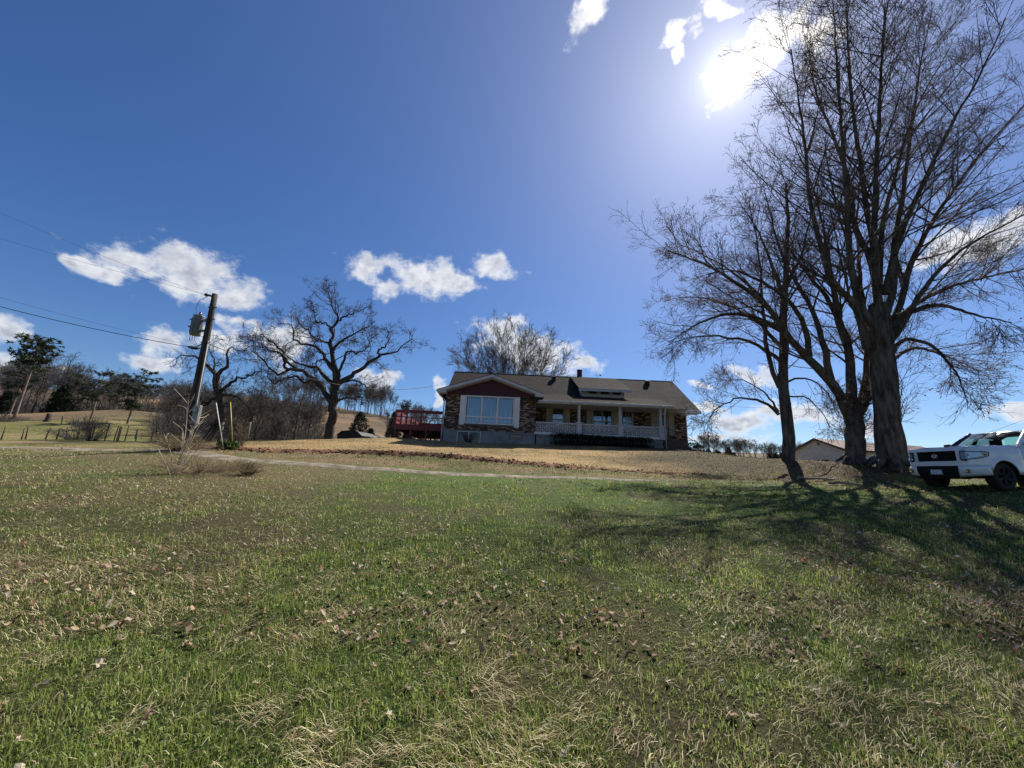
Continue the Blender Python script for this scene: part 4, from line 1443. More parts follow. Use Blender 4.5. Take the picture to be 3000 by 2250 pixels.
def breeze_mesh(w=0.302, d=0.09):
    """decorative screen block: square rim, a diagonal cross, an upright cross and a small ring"""
    b_ = MB()
    h = w / 2
    t = 0.017
    b_.box(-h, h, -d / 2, d / 2, -h, -h + t).box(-h, h, -d / 2, d / 2, h - t, h).box(-h, -h + t, -d / 2, d / 2, -h + t, h - t).box(h - t, h, -d / 2, d / 2, -h + t, h - t)
    e = h - t
    for a in (1, -1):
        b_.beam((-e, 0, -e * a), (e, 0, e * a), d * 0.86, 0.020, up=(0, 1, 0)) if False else b_.beam((-e, 0, -e * a), (e, 0, e * a), 0.013, d * 0.80 - 0.004 * a, up=(0, 1, 0))
    b_.beam((0, 0, -e), (0, 0, e), 0.011, d * 0.7, up=(0, 1, 0))
    b_.beam((-e, 0, 0), (e, 0, 0), 0.011, d * 0.66, up=(0, 1, 0))
    n_ = 12
    ring = []
    for k in range(n_ + 1):
        an = 2 * math.pi * k / n_
        ring.append((math.cos(an), math.sin(an)))
    for (c0, s0), (c1, s1) in zip(ring[:-1], ring[1:]):
        r0_, r1_ = 0.058, 0.070
        dd = d * 0.45
        b_.prism([(c0 * r0_, -dd, s0 * r0_), (c0 * r1_, -dd, s0 * r1_), (c1 * r1_, -dd, s1 * r1_), (c1 * r0_, -dd, s1 * r0_)], (0, 2 * dd, 0))
    me_ = b_.mesh('screen_block')
    me_.materials.append(m_block_white)
    return me_


bz_me = breeze_mesh()
PIL = (4.81, 7.70, 10.55)
for (x0, x1, nb) in ((1.80, 4.63, 9), (4.99, 7.52, 8), (7.88, 10.37, 8)):
    rl = HB()
    rl.box(x0, x1, PY - 0.02, PY + 0.20, 5.035, 5.135)
    rail = rl.part('porch_railing', m_white, house, 0.012)
    w_ = (x1 - x0) / nb
    for i in range(nb):
        for j in range(2):
            o = bpy.data.objects.new('screen_block', bz_me)
            COL.objects.link(o)
            o.parent = rail
            o.location = Vector((x0 + w_ * (i + 0.5), PY + 0.09, 4.42 + 0.153 + j * 0.307)) - HO
            o.scale = (w_ / 0.306, 1, 1.0)
for x in PIL:
    p_ = HB()
    p_.box(x - 0.18, x + 0.18, PY - 0.06, PY + 0.28, 4.24, 5.12)
    p_.box(x - 0.24, x + 0.24, PY - 0.12, PY + 0.34, 5.12, 5.21)
    p_.box(x - 0.09, x + 0.09, PY + 0.03, PY + 0.21, 5.21, 6.42)
    p_.box(x - 0.12, x + 0.12, PY, PY + 0.24, 6.36, 6.44)
    p_.part('porch_pillar', m_white, house, 0.012)

# roofs: slabs carrying overlapped shingle courses


def roof_plane(name, e0, e1, r0, r1, courses, parent=None, thick=0.10):
    """e0,e1 eave corners left and right; r0,r1 the upper edge"""
    e0, e1, r0, r1 = map(Vector, (e0, e1, r0, r1))
    nrm = (e1 - e0).cross(r0 - e0).normalized()
    if nrm.z < 0:
        nrm = -nrm
    rf = HB()
    rf.prism([e0 - nrm * 0.004, e1 - nrm * 0.004, r1 - nrm * 0.004, r0 - nrm * 0.004], -nrm * thick)
    for k in range(courses):
        a, b_ = k / courses, min(1.0, (k + 1.12) / courses)
        p0, p1 = e0.lerp(r0, a), e1.lerp(r1, a)
        q0, q1 = e0.lerp(r0, b_), e1.lerp(r1, b_)
        up = nrm * 0.020
        lo = nrm * 0.004
        vs = [p0 + up, p1 + up, q1 + lo, q0 + lo, p0, p1]
        rf.add(vs, [(0, 1, 2, 3), (4, 5, 1, 0)])
    return rf.part(name, m_shingle, parent)


RZ, RY = 9.97, 32.8
MEY = 28.2
RX0, RX1 = -5.08, 14.05
sl = (RZ - EAVE_Z) / (RY - MEY)
main_roof = roof_plane('roof', (RX0, MEY, EAVE_Z), (RX1, MEY, EAVE_Z), (RX0, RY, RZ), (RX1, RY, RZ), 44)
roof_plane('rear_slope', (RX1, 2 * RY - MEY, EAVE_Z), (RX0, 2 * RY - MEY, EAVE_Z), (RX1, RY, RZ), (RX0, RY, RZ), 6, main_roof)
HB().tube([(RX0, RY, RZ + 0.0), (RX1, RY, RZ + 0.0)], 0.06, 8).part('ridge_cap', m_shingle, main_roof)
# lower pitch over the porch
py0, pz0 = 26.4, 6.60
ps = 0.34
yj = (pz0 - ps * py0 - EAVE_Z + sl * MEY) / (sl - ps)
zj = pz0 + ps * (yj - py0)
roof_plane('porch_roof', (1.2, py0, pz0), (11.30, py0, pz0), (1.2, yj + 0.15, zj + 0.15 * ps + 0.03), (11.30, yj + 0.15, zj + 0.15 * ps + 0.03), 16)
pc = HB()
pc.prism([(11.22, py0 + 0.1, pz0 - 0.08), (11.22, yj, zj - 0.1), (11.22, MEY, EAVE_Z - 0.08)], (0.05, 0, 0))
pc.part('porch_roof_cheek', m_white)
# front gable roof
GX, GA, GE = -1.42, 8.30, 7.05
GL, GR, GY0 = -5.18, 2.27, 26.38
for a in ('west', 'east'):
    xe = GL if a == 'west' else GR
    e_f, e_b = (xe, GY0, GE), (xe, 30.4, GE)
    r_f, r_b = (GX, GY0, GA), (GX, 30.4, GA)
    if a == 'west':
        roof_plane('gable_roof', e_b, e_f, r_b, r_f, 14)
    else:
        roof_plane('gable_roof', e_f, e_b, r_f, r_b, 14)
# white barge boards and boxed returns
for xe in (GL, GR):
    bb = HB()
    d = -1 if xe == GL else 1
    bb.prism([(GX, GY0 - 0.035, GA - 0.03), (xe, GY0 - 0.035, GE - 0.03), (xe, GY0 - 0.035, GE - 0.22), (GX, GY0 - 0.035, GA - 0.22)], (0, 0.03, 0))
    bb.prism([(xe, GY0 - 0.03, GE - 0.20), (xe - d * 0.62, GY0 - 0.03, GE - 0.20), (xe - d * 0.62, GY0 - 0.03, GE + 0.02), (xe - d * 0.35, GY0 - 0.03, GE - 0.02)], (0, 0.60, 0))
    bb.box(min(xe, xe - d * 0.62), max(xe, xe - d * 0.62), GY0 - 0.028, BY - 0.02, GE - 0.24, GE - 0.20)
    bb.part('barge_board', m_white)
sf = HB()
for xe in (GL, GR):
    d = -1 if xe == GL else 1
    sf.prism([(GX, GY0, GA - 0.24), (xe - d * 0.5, GY0, GE - 0.24 + 0.5 * (GA - GE) / abs(GX - xe)), (xe - d * 0.5, GY0, GE - 0.27 + 0.5 * (GA - GE) / abs(GX - xe)), (GX, GY0, GA - 0.27)], (0, BY - GY0, 0))
sf.part('soffit', m_white)
# maroon boards of the gable
x = BX0 - 0.02
bd0 = HB().box(BX0 - 0.02, BX1 + 0.06, BY - 0.03, BY + 0.02, 6.86, 7.00).part('gable_band', m_maroon)
k = 0
while x < BX1 + 0.04:
    xa, xb = x, min(x + 0.198, BX1 + 0.06)
    za = GA - 0.24 - (GA - GE) * abs(xa - GX) / (GX - GL if xa < GX else GR - GX)
    zb = GA - 0.24 - (GA - GE) * abs(xb - GX) / (GX - GL if xb < GX else GR - GX)
    if min(za, zb) > 7.02:
        HB().prism([(xa, BY - 0.012 + 0.003 * (k % 2), 7.0), (xb, BY - 0.012 + 0.003 * (k % 2), 7.0), (xb, BY - 0.012 + 0.003 * (k % 2), zb), (xa, BY - 0.012 + 0.003 * (k % 2), za)], (0, 0.02, 0)).part('siding_board', m_maroon, bd0)
    x += 0.205
    k += 1
HB().prism([(BX0, BY + 0.03, 6.88), (BX1, BY + 0.03, 6.88), (GX, BY + 0.03, GA - 0.25)], (0, 0.08, 0)).part('gable_backing', m_dark)
# gutters, fascia, downspouts
gt = HB()
gt.box(1.9, 11.34, py0 - 0.10, py0 - 0.005, pz0 - 0.14, pz0 - 0.01)
gt.part('gutter', m_white, None, 0.012)
HB().box(1.9, 11.30, py0 + 0.0, py0 + 0.04, pz0 - 0.20, pz0 - 0.11).part('fascia', m_white)
g2 = HB()
g2.box(11.31, RX1 + 0.02, MEY - 0.10, MEY - 0.005, EAVE_Z - 0.14, EAVE_Z - 0.01)
g2.part('gutter', m_white, None, 0.012)
HB().box(11.25, RX1, MEY - 0.0, MY + 0.05, EAVE_Z - 0.20, EAVE_Z - 0.15).part('soffit', m_white)
rk = HB()
rk.prism([(RX1 + 0.005, MEY, EAVE_Z - 0.02), (RX1 + 0.005, RY, RZ - 0.02), (RX1 + 0.005, RY, RZ - 0.20), (RX1 + 0.005, MEY, EAVE_Z - 0.18)], (0.03, 0, 0))
rk.part('barge_board', m_shingle)
ds = HB()
ds.tube([(GL + 0.08, GY0 + 0.25, GE - 0.10), (GL + 0.10, GY0 + 0.30, GE - 0.32), (BX0 - 0.10, BY - 0.10, GE - 0.62), (BX0 - 0.08, BY - 0.08, GE - 0.9), (BX0 - 0.08, BY - 0.08, 3.45)], 0.045, 8)
ds.part('downspout', m_white)
HB().box(GL - 0.09, GL - 0.005, GY0 + 0.02, 30.3, GE - 0.13, GE - 0.005).part('gutter', m_white)
HB().tube([(10.72, py0 - 0.05, pz0 - 0.12), (10.74, py0 + 0.15, pz0 - 0.45), (10.74, PY - 0.10, 5.7), (10.80, PY - 0.12, 3.66)], 0.045, 8).part('downspout', m_white)
HB().tube([(MX1 - 0.10, MEY - 0.05, EAVE_Z - 0.12), (MX1 - 0.06, MY - 0.08, EAVE_Z - 0.4), (MX1 - 0.06, MY - 0.08, 3.8)], 0.045, 8).part('downspout', m_white)

# shed dormer
DX0, DX1 = 5.05, 9.05
DYF, DZF = 28.35, 8.02
dyt, dzt = RY - 0.15, RZ + 0.02
dorm = empty('dormer')
dorm.parent = house
roof_plane('dormer_roof', (DX0, DYF, DZF), (DX1, DYF, DZF), (DX0, dyt, dzt), (DX1, dyt, dzt), 26, dorm)
HB().box(DX0, DX1, DYF - 0.035, DYF - 0.003, DZF - 0.20, DZF - 0.01).part('fascia', m_white, dorm)
dsl = (dzt - DZF) / (dyt - DYF)
wy = 29.0
zt = DZF + dsl * (wy - DYF) - 0.12
zb = EAVE_Z + sl * (wy - MEY) - 0.05
wl = HB()
wins = [(5.95, 6.55), (6.85, 7.50), (7.80, 8.40)]
wx0, wx1 = DX0 + 0.38, DX1 - 0.38
xs = [wx0] + [v for w in wins for v in w] + [wx1]
for k in range(0, len(xs), 2):
    wl.box(xs[k], xs[k + 1], wy, wy + 0.12, zb, zt)
for a, b_ in wins:
    wl.box(a, b_, wy, wy + 0.12, zb, zt - 0.42)
    wl.box(a, b_, wy, wy + 0.12, zt - 0.08, zt)
for x in (wx0, wx1 - 0.06):
    wl.prism([(x, wy + 0.12, zb), (x, wy + 0.12, zt - 0.02), (x, dyt - 0.3, dzt - 0.3)], (0.06, 0, 0))
wl.part('dormer_wall', m_white, dorm)
for a, b_ in wins:
    lv = HB()
    for k in range(5):
        z = zt - 0.40 + k * 0.066
        lv.beam((a, wy + 0.05, z), (b_, wy + 0.05, z), 0.06, 0.012, up=(0, -0.6, 0.8))
    o = lv.part('louvre', m_dark, dorm)
HB().box(wx0 + 0.08, wx1 - 0.08, wy + 0.16, wy + 0.20, zb + 0.05, zt - 0.02).part('dormer_backing', m_dark, dorm)

# roof furniture
for x in (3.55, 11.55):
    yv = 32.05
    zv = EAVE_Z + sl * (yv - MEY)
    v_ = HB()
    v_.box(x - 0.17, x + 0.17, yv - 0.2, yv + 0.14, zv - 0.15, zv + 0.26)
    vo = v_.part('roof_vent', m_dark, main_roof, 0.02)
    HB().box(x - 0.21, x + 0.21, yv - 0.24, yv + 0.18, zv + 0.262, zv + 0.30).part('vent_cap', m_galv, main_roof, 0.01)
chm = HB()
for r_ in range(14):
    z0 = 9.75 + r_ * 0.072
    for c_ in range(2):
        xo = 5.78 + c_ * 0.2 + (0.0 if r_ % 2 else 0.004)
        for y_ in (33.1, 33.3):
            chm.box(xo, xo + 0.19, y_, y_ + 0.19, z0, z0 + 0.062)
chm.box(5.79, 6.16, 33.11, 33.48, 9.4, 10.74)
chm.part('chimney', m_bricks[4], main_roof)
HB().box(5.75, 6.20, 33.07, 33.52, 10.745, 10.80).part('chimney_cap', m_dark, main_roof, 0.02)
wv_ = HB()
wv_.tube([(7.45, 32.85, 9.9), (7.45, 32.85, 10.5)], 0.010, 5)
wv_.tube([(7.25, 32.85, 10.28), (7.72, 32.85, 10.28)], 0.010, 5).box(7.66, 7.80, 32.845, 32.855, 10.22, 10.34)
wv_.part('weather_vane', m_iron, main_roof)
HB().tube([(13.3, 32.85, 9.9), (13.3, 32.85, 10.45)], 0.008, 5).part('lightning_rod', m_galv, main_roof)

# side steps with iron handrail
st = HB()
st.box(10.85, 12.0, 27.15, MY - 0.0, 3.2, 4.38)
for k in range(5):
    st.box(12.0 + k * 0.28, 12.28 + k * 0.28, 27.3, MY - 0.01, 3.2, 4.22 - k * 0.16)
o = st.part('side_steps', pm('brick_steps', (0.09, 0.06, 0.05), 0.92, 0.4, 9.0, 0.5, 40))
hr = HB()
yr = 27.25
hr.tube([(10.95, yr, 5.22), (11.1, yr, 5.18), (13.25, yr, 4.22)], 0.022, 6)
hr.tube([(10.95, yr, 4.62), (13.25, yr, 3.60)], 0.016, 6)
for k in range(14):
    w = k / 13
    x = 11.0 + 2.2 * w
    hr.tube([(x, yr, 5.19 - 0.96 * w), (x, yr, 4.60 - 1.0 * w)], 0.009, 5, False)
for x, zt_, zb_ in ((10.97, 5.2, 4.35), (13.25, 4.22, 3.55)):
    hr.tube([(x, yr, zt_), (x, yr, zb_)], 0.02, 6)
hr.part('handrail', m_iron)
# level iron rail beyond the corner
r2 = empty('iron_railing', (13.4, 29.0, 3.7))
tag(r2, 'thin black iron railing with upright bars beyond the house corner', 'railing')
rr2 = MB()
zr = at(2045, 1291, 29.0)[2]
ra = MB().tube([(13.35 - 13.4, 0, zr - 3.7), (14.95 - 13.4, 0, zr - 3.7)], 0.020, 6).build('top_rail', m_iron, r2)
gzr = gz1(14.2, 29.0)
MB().tube([(-0.05, 0, gzr + 0.12 - 3.7), (1.55, 0, gzr + 0.12 - 3.7)], 0.012, 6).build('bottom_rail', m_iron, r2)
for k in range(9):
    x = -0.02 + 1.56 * k / 8
    MB().tube([(x, 0, zr - 3.7), (x, 0, (gzr - 0.1 if k in (0, 8) else gzr + 0.12) - 3.7)], 0.018 if k in (0, 8) else 0.008, 6).build('post' if k in (0, 8) else 'baluster', m_iron, r2)


# ------------------------------------------------------------------ shrubs by the house
m_leafdark = tint_mat('evergreen_leaf', 0.12, 0.75, 0.1)


def leaf_cloud(P, size, col, seed, var=0.35, normal_bias=None):
    """one small folded leaf (two triangles) at every point of P"""
    r = np.random.default_rng(seed)
    N = len(P)
    d = r.normal(0, 1, (N, 3))
    d /= np.linalg.norm(d, axis=1, keepdims=True)
    e = np.cross(d, r.normal(0, 1, (N, 3)))
    e /= np.linalg.norm(e, axis=1, keepdims=True) + 1e-9
    s_ = (size * r.uniform(0.6, 1.4, N))[:, None]
    V = np.stack([P - d * s_, P + e * s_ * 0.45, P + d * s_, P - e * s_ * 0.45], 1)
    F = np.array([[0, 1, 2], [0, 2, 3]])[None] + (np.arange(N) * 4)[:, None, None]
    c = np.clip(np.array(col)[None] * (1 + r.normal(0, var, (N, 1))), 0.004, 1)
    return V.reshape(-1, 3), F.reshape(-1, 3), np.repeat(c, 4, 0)


def shrub(name, lobes, n, size, col, label, cat, seed, loc, group=None, core=True):
    r = np.random.default_rng(seed)
    P = []
    for (cx_, cy_, cz_, rx, ry, rz_) in lobes:
        k = int(n / len(lobes))
        d = r.normal(0, 1, (k, 3))
        d /= np.linalg.norm(d, axis=1, keepdims=True)
        d = np.sign(d) * np.abs(d) ** 0.6
        d *= r.uniform(0.80, 1.06, (k, 1))
        P.append(np.array([cx_, cy_, cz_]) + d * np.array([rx, ry, rz_]))
    P = np.concatenate(P)
    P = P[P[:, 2] > 0.0]
    v_, f_, c_ = leaf_cloud(P, size, col, seed + 1)
    root = empty(name, loc)
    link('foliage', np_mesh(name, v_, [f_], False, c_), root, m_leafdark)
    stem = MB()
    for (cx_, cy_, cz_, rx, ry, rz_) in lobes:
        for k in range(5):
            a = r.uniform(0, 6.28)
            stem.tube([(cx_, cy_, -0.1), (cx_ + math.cos(a) * rx * 0.4, cy_ + math.sin(a) * ry * 0.4, cz_), (cx_ + math.cos(a) * rx * 0.8, cy_ + math.sin(a) * ry * 0.8, cz_ + rz_ * 0.6)], [0.03, 0.02, 0.008], 5)
    stem.build('stem', m_bark_dark, root)
    tag(root, label, cat, group)
    return root


hx0, hx1, hy = 3.0, 9.45, 26.15
lob = []
for k in range(24):
    x = (hx1 - hx0) * (k + 0.5) / 24
    lob.append((x, rb.uniform(-0.05, 0.05), 0.30, 0.42, 0.42, 0.46 + rb.uniform(-0.035, 0.035) - 0.004 * k))
shrub('clipped_hedge', lob, 20000, 0.036, (0.010, 0.017, 0.008), 'low dark clipped evergreen hedge along the porch foundation', 'hedge', 300, (hx0, hy, gz1(6, hy) + 0.02))
gb_ = gz1(14.4, 29.7)
shrub('evergreen_bush', [(0, 0, 0.30, 0.55, 0.4, 0.38), (0.45, 0.05, 0.22, 0.35, 0.35, 0.30)], 4500, 0.035, (0.030, 0.05, 0.018), 'small rounded evergreen bush behind the iron railing', 'bush', 310, (14.1, 29.8, gb_))
# bare twiggy shrub before the basement window
tw_ = empty('twiggy_shrub', (-2.9, 26.5, gz1(-2.9, 26.5)))
tw = MB()
rt = random.Random(3)
for k in range(46):
    a = rt.uniform(0, 6.28)
    L = rt.uniform(0.4, 0.95)
    sp = rt.uniform(0.15, 0.75)
    x, y = math.cos(a) * sp, math.sin(a) * sp * 0.5
    tw.tube([(x * 0.12, y * 0.12, -0.05), (x * 0.5, y * 0.5, L * 0.6), (x, y, L)], [0.012, 0.008, 0.004], 4, False)
tw.build('stems', m_twig, tw_)
tag(tw_, 'leafless twiggy shrub in front of the basement window', 'shrub')

# ------------------------------------------------------------------ red deck at the west end
m_red = pm('red_deck_paint', (0.15, 0.020, 0.022), 0.6, 0.3, 3.0, 0.2, 25, stretch=(1, 1, 3))
deck = empty('red_deck', (-8.8, 29.6, 3.7))
tag(deck, 'raised wooden deck painted dark red at the left end of the house', 'deck')
DO = Vector((-8.8, 29.6, 3.7))


class DB(MB):
    def part(self, name, mat=None, parent=None, bevel=0.0):
        self.v = [tuple(Vector(p) - DO) for p in self.v]
        return self.build(name, mat or m_red, parent or deck, bevel)


dx0, dx1, dya, dyb, dzf = -8.85, -5.15, 29.6, 37.6, 4.78
for k in range(int((dyb - dya) / 0.145)):
    y = dya + k * 0.145
    DB().box(dx0, dx1, y, y + 0.138, dzf - 0.035, dzf).part('deck_board')
DB().box(dx0 - 0.03, dx1, dya - 0.045, dya - 0.002, 4.42, 4.84).part('rim_board')
DB().box(dx0 - 0.05, dx0 - 0.005, dya - 0.001, dyb, 4.42, 4.84).part('rim_board')
DB().box(dx0 - 0.03, dx1, dyb + 0.002, dyb + 0.045, 4.42, 4.84).part('rim_board')
for k in range(1, 9):
    x = dx0 + (dx1 - dx0) * k / 9
    DB().box(x - 0.02, x + 0.02, dya, dyb, 4.50, dzf - 0.037).part('joist')
DB().box(dx0, dx1, dya - 0.06, dya - 0.01, 5.72, 5.95).part('top_rail')
DB().box(dx0, dx1, dya - 0.055, dya - 0.012, 5.36, 5.42).part('mid_rail')
DB().box(dx0 - 0.055, dx0 - 0.01, dya, dyb, 5.70, 5.93).part('top_rail')
DB().box(dx0 - 0.055, dx0 - 0.012, dya, dyb, 5.28, 5.50).part('mid_rail')
DB().box(dx0 - 0.055, dx0 - 0.012, dya, dyb, 4.95, 5.15).part('mid_rail')
DB().box(dx0, dx1, dyb, dyb + 0.05, 5.70, 5.92).part('top_rail')
DB().box(dx0 + 1.2, dx1 - 0.4, dyb - 0.5, dyb - 0.44, 5.10, 5.42).part('bench_back')
DB().box(dx0 + 1.2, dx1 - 0.4, dyb - 0.95, dyb - 0.45, 5.0, 5.05).part('bench_seat')
for x in (dx0 + 0.05, -7.95, -6.85, dx1 - 0.06):
    DB().box(x - 0.045, x + 0.045, dya - 0.010, dya + 0.08, 4.80 if x not in (dx0 + 0.05, dx1 - 0.06) else 4.80, 5.72).part('rail_post')
for k in range(1, 6):
    y = dya + (dyb - dya) * k / 5 - 0.05
    DB().box(dx0 - 0.008, dx0 + 0.08, y - 0.045, y + 0.045, dzf, 5.93).part('rail_post')
for x in (dx0 + 0.08, -7.6, -6.4, dx1 - 0.08):
    for y in (dya + 0.08, 33.4, dyb - 0.1):
        zb = gz1(x, y) - 0.2
        DB().box(x - 0.07, x + 0.07, y - 0.07, y + 0.07, zb, 4.49).part('support_post')
for x in (dx0 + 0.10, -7.6, -6.4):
    DB().beam((x, dya + 0.08, 4.0), (x + 0.45, dya + 0.08, 4.46), 0.08, 0.06).part('brace')
    DB().beam((x, 33.4, 3.85), (x + 0.5, 33.4, 4.46), 0.08, 0.06).part('brace')

# ------------------------------------------------------------------ outbuildings
m_siding = pm('cream_lap_siding', (0.60, 0.55, 0.44), 0.75, 0.12, 2.0)
m_rust = pm('rusty_brown_metal_roof', (0.155, 0.085, 0.062), 0.55, 0.3, 1.2, stretch=(1, 1, 1), metal=0.1)
m_brown = pm('brown_fascia', (0.10, 0.055, 0.035), 0.7, 0.2, 3.0)
Lc = np.array([40.4, 55.0])
Rc = np.array([41.8, 48.4])
gd = (Rc - Lc) / np.linalg.norm(Rc - Lc)          # along the gable
ld = np.array([-gd[1], gd[0]])                     # along the ridge
if ld[0] < 0: ld = -ld
Wd = float(np.linalg.norm(Rc - Lc))
Ln = 18.0
bo = empty('cream_outbuilding', (Lc[0], Lc[1], 3.0))
tag(bo, 'low cream sided outbuilding with brown metal roof behind the maples', 'outbuilding')
zE, zA = 6.34, 7.77


def bw(u, v, z):
    """u along gable from the left corner, v along the ridge"""
    p = gd * u + ld * v
    return (p[0], p[1], z - 3.0)


z = 1.8
k = 0
wz0, wz1, wu0, wu1 = 4.55, 5.05, Wd * 0.46, Wd * 0.70
while z < zA - 0.05:
    zt = min(z + 0.23, zA)
    def half(zz):
        return Wd / 2 if zz <= zE else Wd / 2 * (zA - zz) / (zA - zE)
    a0, a1 = Wd / 2 - half(z), Wd / 2 + half(z)
    b0, b1 = Wd / 2 - half(zt), Wd / 2 + half(zt)
    bd = MB()
    spans = [(a0, a1, b0, b1)]
    if zt > wz0 and z < wz1:
        spans = [(a0, wu0, b0, wu0), (wu1, a1, wu1, b1)]
    for (p0, p1, q0, q1) in spans:
        bd.add([bw(p0, -0.03, z), bw(p1, -0.03, z), bw(q1, -0.008, zt), bw(q0, -0.008, zt), bw(p0, 0.0, z), bw(p1, 0.0, z)], [(0, 1, 2, 3), (4, 5, 1, 0)])
    bd.build('siding_board', m_siding, bo)
    z += 0.235
wl = MB()
wl.prism([bw(0.02, 0.0, 1.5), bw(Wd - 0.02, 0.0, 1.5), bw(Wd - 0.02, 0.0, zE), bw(Wd / 2, 0.0, zA - 0.02), bw(0.02, 0.0, zE)], Vector((*(ld * 0.15), 0)))
wl.prism([bw(Wd - 0.15, 0.16, 1.5), bw(Wd - 0.02, 0.16, 1.5), bw(Wd - 0.02, 0.16, zE), bw(Wd - 0.15, 0.16, zE)], Vector((*(ld * (Ln - 0.3)), 0)))
wl.prism([bw(0.15, 0.16, 1.5), bw(0.02, 0.16, 1.5), bw(0.02, 0.16, zE), bw(0.15, 0.16, zE)], Vector((*(ld * (Ln - 0.3)), 0)))
wl.prism([bw(0.02, Ln - 0.14, 1.5), bw(Wd - 0.02, Ln - 0.14, 1.5), bw(Wd - 0.02, Ln - 0.14, zE), bw(Wd / 2, Ln - 0.14, zA - 0.02), bw(0.02, Ln - 0.14, zE)], Vector((*(ld * 0.13), 0)))
wl.build('wall', m_siding, bo)
ov = 0.35
sl_b = (zA - zE) / (Wd / 2)
for sgn in (-1, 1):
    ue = Wd / 2 + sgn * (Wd / 2 + ov)
    ze = zE - ov * sl_b
    rf = MB()
    rf.prism([bw(ue, -ov, ze + 0.05), bw(Wd / 2, -ov, zA + 0.05), bw(Wd / 2, -ov, zA + 0.13), bw(ue, -ov, ze + 0.13)], Vector((*(ld * (Ln + 2 * ov)), 0)))
    n_r = 30
    for k in range(n_r + 1):
        v = -ov + (Ln + 2 * ov) * k / n_r
        rf.beam(bw(ue, v, ze + 0.145), bw(Wd / 2, v, zA + 0.145), 0.05, 0.04)
    rf.build('roof', m_rust, bo)
    br = MB()
    br.prism([bw(ue, -ov - 0.03, ze - 0.12), bw(Wd / 2, -ov - 0.03, zA - 0.12), bw(Wd / 2, -ov - 0.03, zA + 0.12), bw(ue, -ov - 0.03, ze + 0.12)], Vector((*(ld * 0.03), 0)))
    br.prism([bw(ue, -ov, ze - 0.10), bw(ue, Ln + ov, ze - 0.10), bw(ue, Ln + ov, ze + 0.06), bw(ue, -ov, ze + 0.06)], Vector((*(gd * 0.03 * sgn), 0)))
    br.build('fascia', m_brown, bo)
wn = MB()
for u0, u1 in ((wu0, (wu0 + wu1) / 2 - 0.03), ((wu0 + wu1) / 2 + 0.03, wu1)):
    pass
wf = MB()
for (a, b_, c, d_) in ((wu0, wu1, wz0, wz0 + 0.05), (wu0, wu1, wz1 - 0.05, wz1), (wu0, wu0 + 0.05, wz0, wz1), (wu1 - 0.05, wu1, wz0, wz1), ((wu0 + wu1) / 2 - 0.03, (wu0 + wu1) / 2 + 0.03, wz0, wz1)):
    wf.prism([bw(a, -0.045, c), bw(b_, -0.045, c), bw(b_, -0.045, d_), bw(a, -0.045, d_)], Vector((*(ld * 0.05), 0)))
wfo = wf.build('window', m_brown, bo)
for a, b_ in ((wu0 + 0.05, (wu0 + wu1) / 2 - 0.03), ((wu0 + wu1) / 2 + 0.03, wu1 - 0.05)):
    MB().prism([bw(a, -0.02, wz0 + 0.05), bw(b_, -0.02, wz0 + 0.05), bw(b_, -0.02, wz1 - 0.05), bw(a, -0.02, wz1 - 0.05)], Vector((*(ld * 0.01), 0))).build('pane', pm('dark_pane', (0.015, 0.018, 0.02), 0.12, 0.2, 2.0), wfo)
lv = MB()
for k in range(7):
    zz = 6.98 + k * 0.06
    lv.beam(bw(Wd * 0.5 + 0.12, -0.05, zz), bw(Wd * 0.5 + 0.42, -0.05, zz), 0.05, 0.012, up=(-ld[0] * 0.6, -ld[1] * 0.6, 0.8))
lv.build('louvre', m_brown, bo)

# dark shed beyond the lawn crest
sx = at(1022, 1284, 62)
sz = gz1(sx[0], 62)
shed = empty('metal_shed', (sx[0], 62, sz))
zt = at(1022, 1262, 62)[2] - sz
ze_ = at(1045, 1276, 62)[2] - sz
m_shed = pm('dark_green_shed', (0.022, 0.026, 0.024), 0.7, 0.2, 1.5)
m_shedroof = pm('grey_tin', (0.07, 0.066, 0.062), 0.8, 0.2, 1.5)
MB().prism([(-1.9, 0, -0.5), (1.9, 0, -0.5), (1.9, 0, ze_), (1.2, 0, zt - 0.15), (0, 0, zt), (-1.2, 0, zt - 0.15), (-1.9, 0, ze_)], (1.5, 5.0, 0)).build('wall', m_shed, shed)
MB().prism([(1.95, -0.1, ze_ - 0.02), (1.25, -0.1, zt - 0.10), (0, -0.1, zt + 0.04), (0, -0.1, zt + 0.09), (1.28, -0.1, zt - 0.05), (2.02, -0.1, ze_)], (1.56, 5.2, 0)).build('roof', m_shedroof, shed)
MB().prism([(-1.95, -0.1, ze_ - 0.02), (-1.25, -0.1, zt - 0.10), (0, -0.1, zt + 0.04), (0, -0.1, zt + 0.09), (-1.28, -0.1, zt - 0.05), (-2.02, -0.1, ze_)], (1.56, 5.2, 0)).build('roof', m_shedroof, shed)
MB().box(-0.8, 0.8, -0.06, -0.01, -0.5, ze_ * 0.9).build('door', m_shed, shed)
tag(shed, 'small dark metal shed half hidden beyond the lawn crest', 'shed')

